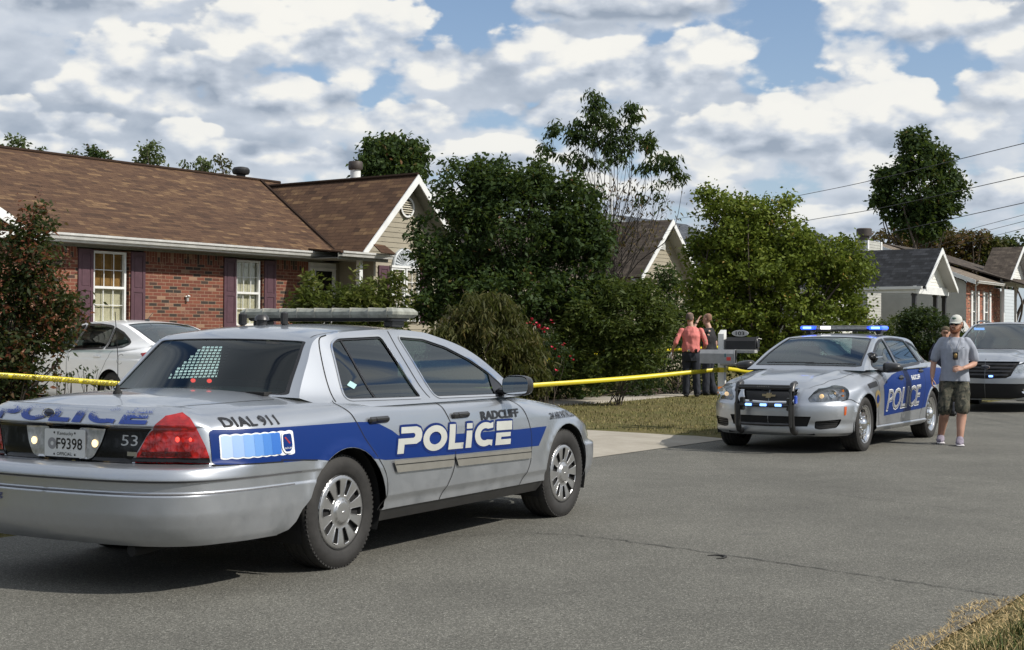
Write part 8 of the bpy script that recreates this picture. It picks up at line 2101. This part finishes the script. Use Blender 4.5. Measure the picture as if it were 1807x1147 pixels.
    Y = 46.0; X = lambda px: (px-903.5)/2525.3*Y; Z = lambda py: 1.384+(596-py)/2525.3*Y
    tree('roof_top_tree', 'dense green tree rising behind the flue of the brick house', 'tree', (X(690), Y, .4), [((X(690), Y, Z(295)), (1.15, 1.1, .85), 190), ((X(675), Y, Z(262)), (.55, .6, .4), 40), ((X(715), Y, Z(260)), (.45, .6, .35), 36), ((X(690), Y, Z(350)), (1.2, 1.1, .9), 90)], .17, L_DARK, k=24, rc=.28, r0=.12, seed=21, nlimb=16, group='trees behind the brick house', droop=.6)
    Y = 45.0; X = lambda px: (px-903.5)/2525.3*Y; Z = lambda py: 1.384+(592-py)/2525.3*Y
    for i, (px, py, rx, rz, lab, mt, nc, dr) in enumerate([(22, 262, .55, .45, 'tip of a pale tree showing above the roof at the far left', L_PALE, 34, .3), (125, 276, .25, .15, 'tiny green tree tip just above the ridge, left of the small crown', L_PALE, 9, .3), (168, 272, .42, .35, 'small green crown above the ridge, second of the treetops from the left', L_DARK, 30, .3), (262, 275, .52, .50, 'rounded green treetop above the middle of the ridge', L_PALE, 52, .3), (352, 292, .55, .36, 'wispy grey green treetop left of the black roof vent', L_PALE, 24, 1.3), (392, 290, .22, .5, 'thin nearly bare treetop right beside the black roof vent', L_WEEP, 7, .5), (68, 268, .12, .15, 'single leafy shoot above the ridge near the left edge', L_PALE, 5, .3)]):
        tree('treetop', lab, 'tree', (X(px), Y, .5), [((X(px), Y, Z(py)), (rx, rx, rz), nc), ((X(px), Y, Z(py)-.9), (rx*1.6, rx, .6), int(nc*.7))], .13, mt, k=14, rc=.16, r0=.05, seed=30+i, nlimb=10, group='trees behind the brick house', hollow=.15, droop=dr)
    Y = 85.0; X = lambda px: (px-903.5)/2525.3*Y; Z = lambda py: 1.384+(601-py)/2525.3*Y
    tree('tall_far_tree', 'tall dark tree standing alone above the roofs at the right', 'tree', (X(1620), Y, .8), [((X(1625), Y, Z(335)), (2.1, 2.0, 1.9), 200), ((X(1615), Y, Z(270)), (1.2, 1.2, 1.3), 90), ((X(1612), Y, Z(245)), (.7, .8, .6), 34), ((X(1565), Y, Z(315)), (.7, .8, .8), 50), ((X(1560), Y, Z(350)), (.7, .8, .7), 44), ((X(1680), Y, Z(330)), (.75, .8, 1.0), 60), ((X(1655), Y, Z(285)), (.8, .8, .9), 60), ((X(1600), Y, Z(385)), (1.2, 1.2, .6), 60), ((X(1660), Y, Z(372)), (1.0, 1.0, .5), 50), ((X(1630), Y, Z(400)), (1.4, 1.2, .8), 90)], .30, L_DARK, k=18, rc=.42, r0=.10, seed=41, nlimb=18, hollow=.4, droop=.3)
    Y = 95.0; X = lambda px: (px-903.5)/2525.3*Y; Z = lambda py: 1.384+(601-py)/2525.3*Y
    for i, (px, py, rx, rz, lab, mt, nc) in enumerate([(1600, 418, 2.4, 1.3, 'rust brown tree at the foot of the tall far tree', L_RUST, 120), (1660, 415, 2.0, 1.1, 'browning spreading tree right under the tall far tree', L_RUST, 110), (1715, 412, 1.9, 1.0, 'thin spreading rusty tree top right of the tall far tree', L_RUST, 55), (1765, 428, 1.6, .8, 'olive tree above the tan roof near the right edge', L_WEEP, 80), (1800, 425, 1.5, 1.0, 'dark tree cut by the right edge of the view above the roofs', L_FAR, 90), (1740, 445, 3.6, .7, 'low dark belt of foliage directly behind the tan roof', L_FAR, 150)]):
        tree('far_tree', lab, 'tree', (X(px), Y+i*.5, .9), [((X(px), Y+i*.5, Z(py+12)), (rx, rx*.7, rz), nc), ((X(px), Y+i*.5, Z(py+12)-1.4), (rx*.8, rx*.6, 1.0), nc//2)], .28, mt, k=18, rc=.40, r0=.14, seed=50+i, nlimb=14, group='trees beyond the far roofs', hollow=.25)
    Y = 38.0; X = lambda px: (px-903.5)/2525.3*Y; Z = lambda py: 1.384+(600-py)/2525.3*Y
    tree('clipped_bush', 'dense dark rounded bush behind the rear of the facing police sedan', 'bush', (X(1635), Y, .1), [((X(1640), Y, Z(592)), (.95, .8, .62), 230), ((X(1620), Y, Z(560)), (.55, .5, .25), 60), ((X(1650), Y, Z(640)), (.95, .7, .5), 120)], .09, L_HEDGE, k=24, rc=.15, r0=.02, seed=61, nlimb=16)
    tree('clipped_bush', 'smaller lighter bush between the green tree and the rounded dark bush', 'bush', (X(1565), Y+1, .1), [((X(1562), Y+1, Z(600)), (.60, .6, .58), 110), ((X(1570), Y+1, Z(640)), (.6, .6, .4), 70)], .09, L_SHRUB, k=24, rc=.15, r0=.02, seed=62, nlimb=12)
    tree('clipped_bush', 'sparse bush in front of the satellite dish behind the walking man', 'bush', (X(1708), Y+6, .1), [((X(1700), Y+6, Z(575)), (.45, .5, .42), 50), ((X(1715), Y+6, Z(610)), (.6, .6, .5), 60)], .09, L_SHRUB, k=20, rc=.16, r0=.02, seed=63, nlimb=16)
    # dried stems standing in front of the white car
    Y = 20.5; X = lambda px: (px-903.5)/2525.3*Y; Z = lambda py: 1.384+(592-py)/2525.3*Y
    for i, (px, py) in enumerate(((103, 652), (122, 655), (152, 645), (165, 668), (138, 660), (92, 660))):
        r3 = np.random.default_rng(70+i); b = thing('dried_plant', 'withered brown flower stems in the bed in front of the white car', 'plant', (X(px), Y+.1*i, ground_z(X(px), Y)), 0, 'withered stems before the white car')
        zt = Z(py)-ground_z(X(px), Y); m = MB(); tips = []
        for j in range(3):
            a = r3.normal(0, .05, 2); m.tube([(0, 0, 0), (a[0], a[1], zt*.6), (a[0]*2, a[1], zt*(.85+.2*r3.random()))], [.006, .005, .003], 5); tips.append((a[0]*2, a[1], zt*.95))
        m.build('stem', BARKD, b); q = np.concatenate([np.array(tp)+r3.normal(0, .035, (6, 3)) for tp in tips]+[np.stack([r3.normal(0, .04, 8), r3.normal(0, .03, 8), r3.uniform(zt*.3, zt, 8)], 1)]); leaf_mesh('leaves', q, .06, L_MYRT, b, r3, .9, .5, r3.random(len(q))*.4)
    n = 5200; r3 = np.random.default_rng(80); s = 6.3+r3.random(n)*3.2; t_ = -7.5+r3.random(n)*4.6; P = O0+s[:, None]*NV+t_[:, None]*DV
    tag(leaf_mesh('ground_cover', np.column_stack([P, lawn_h(s)+r3.random(n)**2*.22]), .06, L_WEEP, None, r3, .3, .5), 'low leafy ground cover beneath the red leaved shrub', 'ground cover', kind='stuff')
    # unseen trees added behind the viewer to darken reflections in paint and glass
    r4 = np.random.default_rng(90); lob = []
    for a in np.linspace(R(150), R(352), 34):
        d = 30+r4.normal(0, 4); h = 3.2+r4.random()*2.8
        lob.append(((d*math.cos(a)+(6 if math.cos(a) > 0 else 0), d*math.sin(a)*1.0, h*.5), (3.2, 3.2, h*.62), 60))
    for a in np.linspace(R(-6), R(66), 26):
        d = 95+r4.normal(0, 8); h = 7+r4.random()*4; lob.append(((d*math.cos(a), d*math.sin(a), h*.5), (5.5, 5.5, h*.62), 50))
    P, v, C = cluster_pts(lob, r4, 7, .8, .5); P = P[P[:, 2] > .1]; tag(leaf_mesh('unseen_tree_line', P, .75, L_FAR, None, r4, .3, .6), 'belt of trees on the other side of the road behind the viewer', 'trees', kind='stuff')
build_plants()
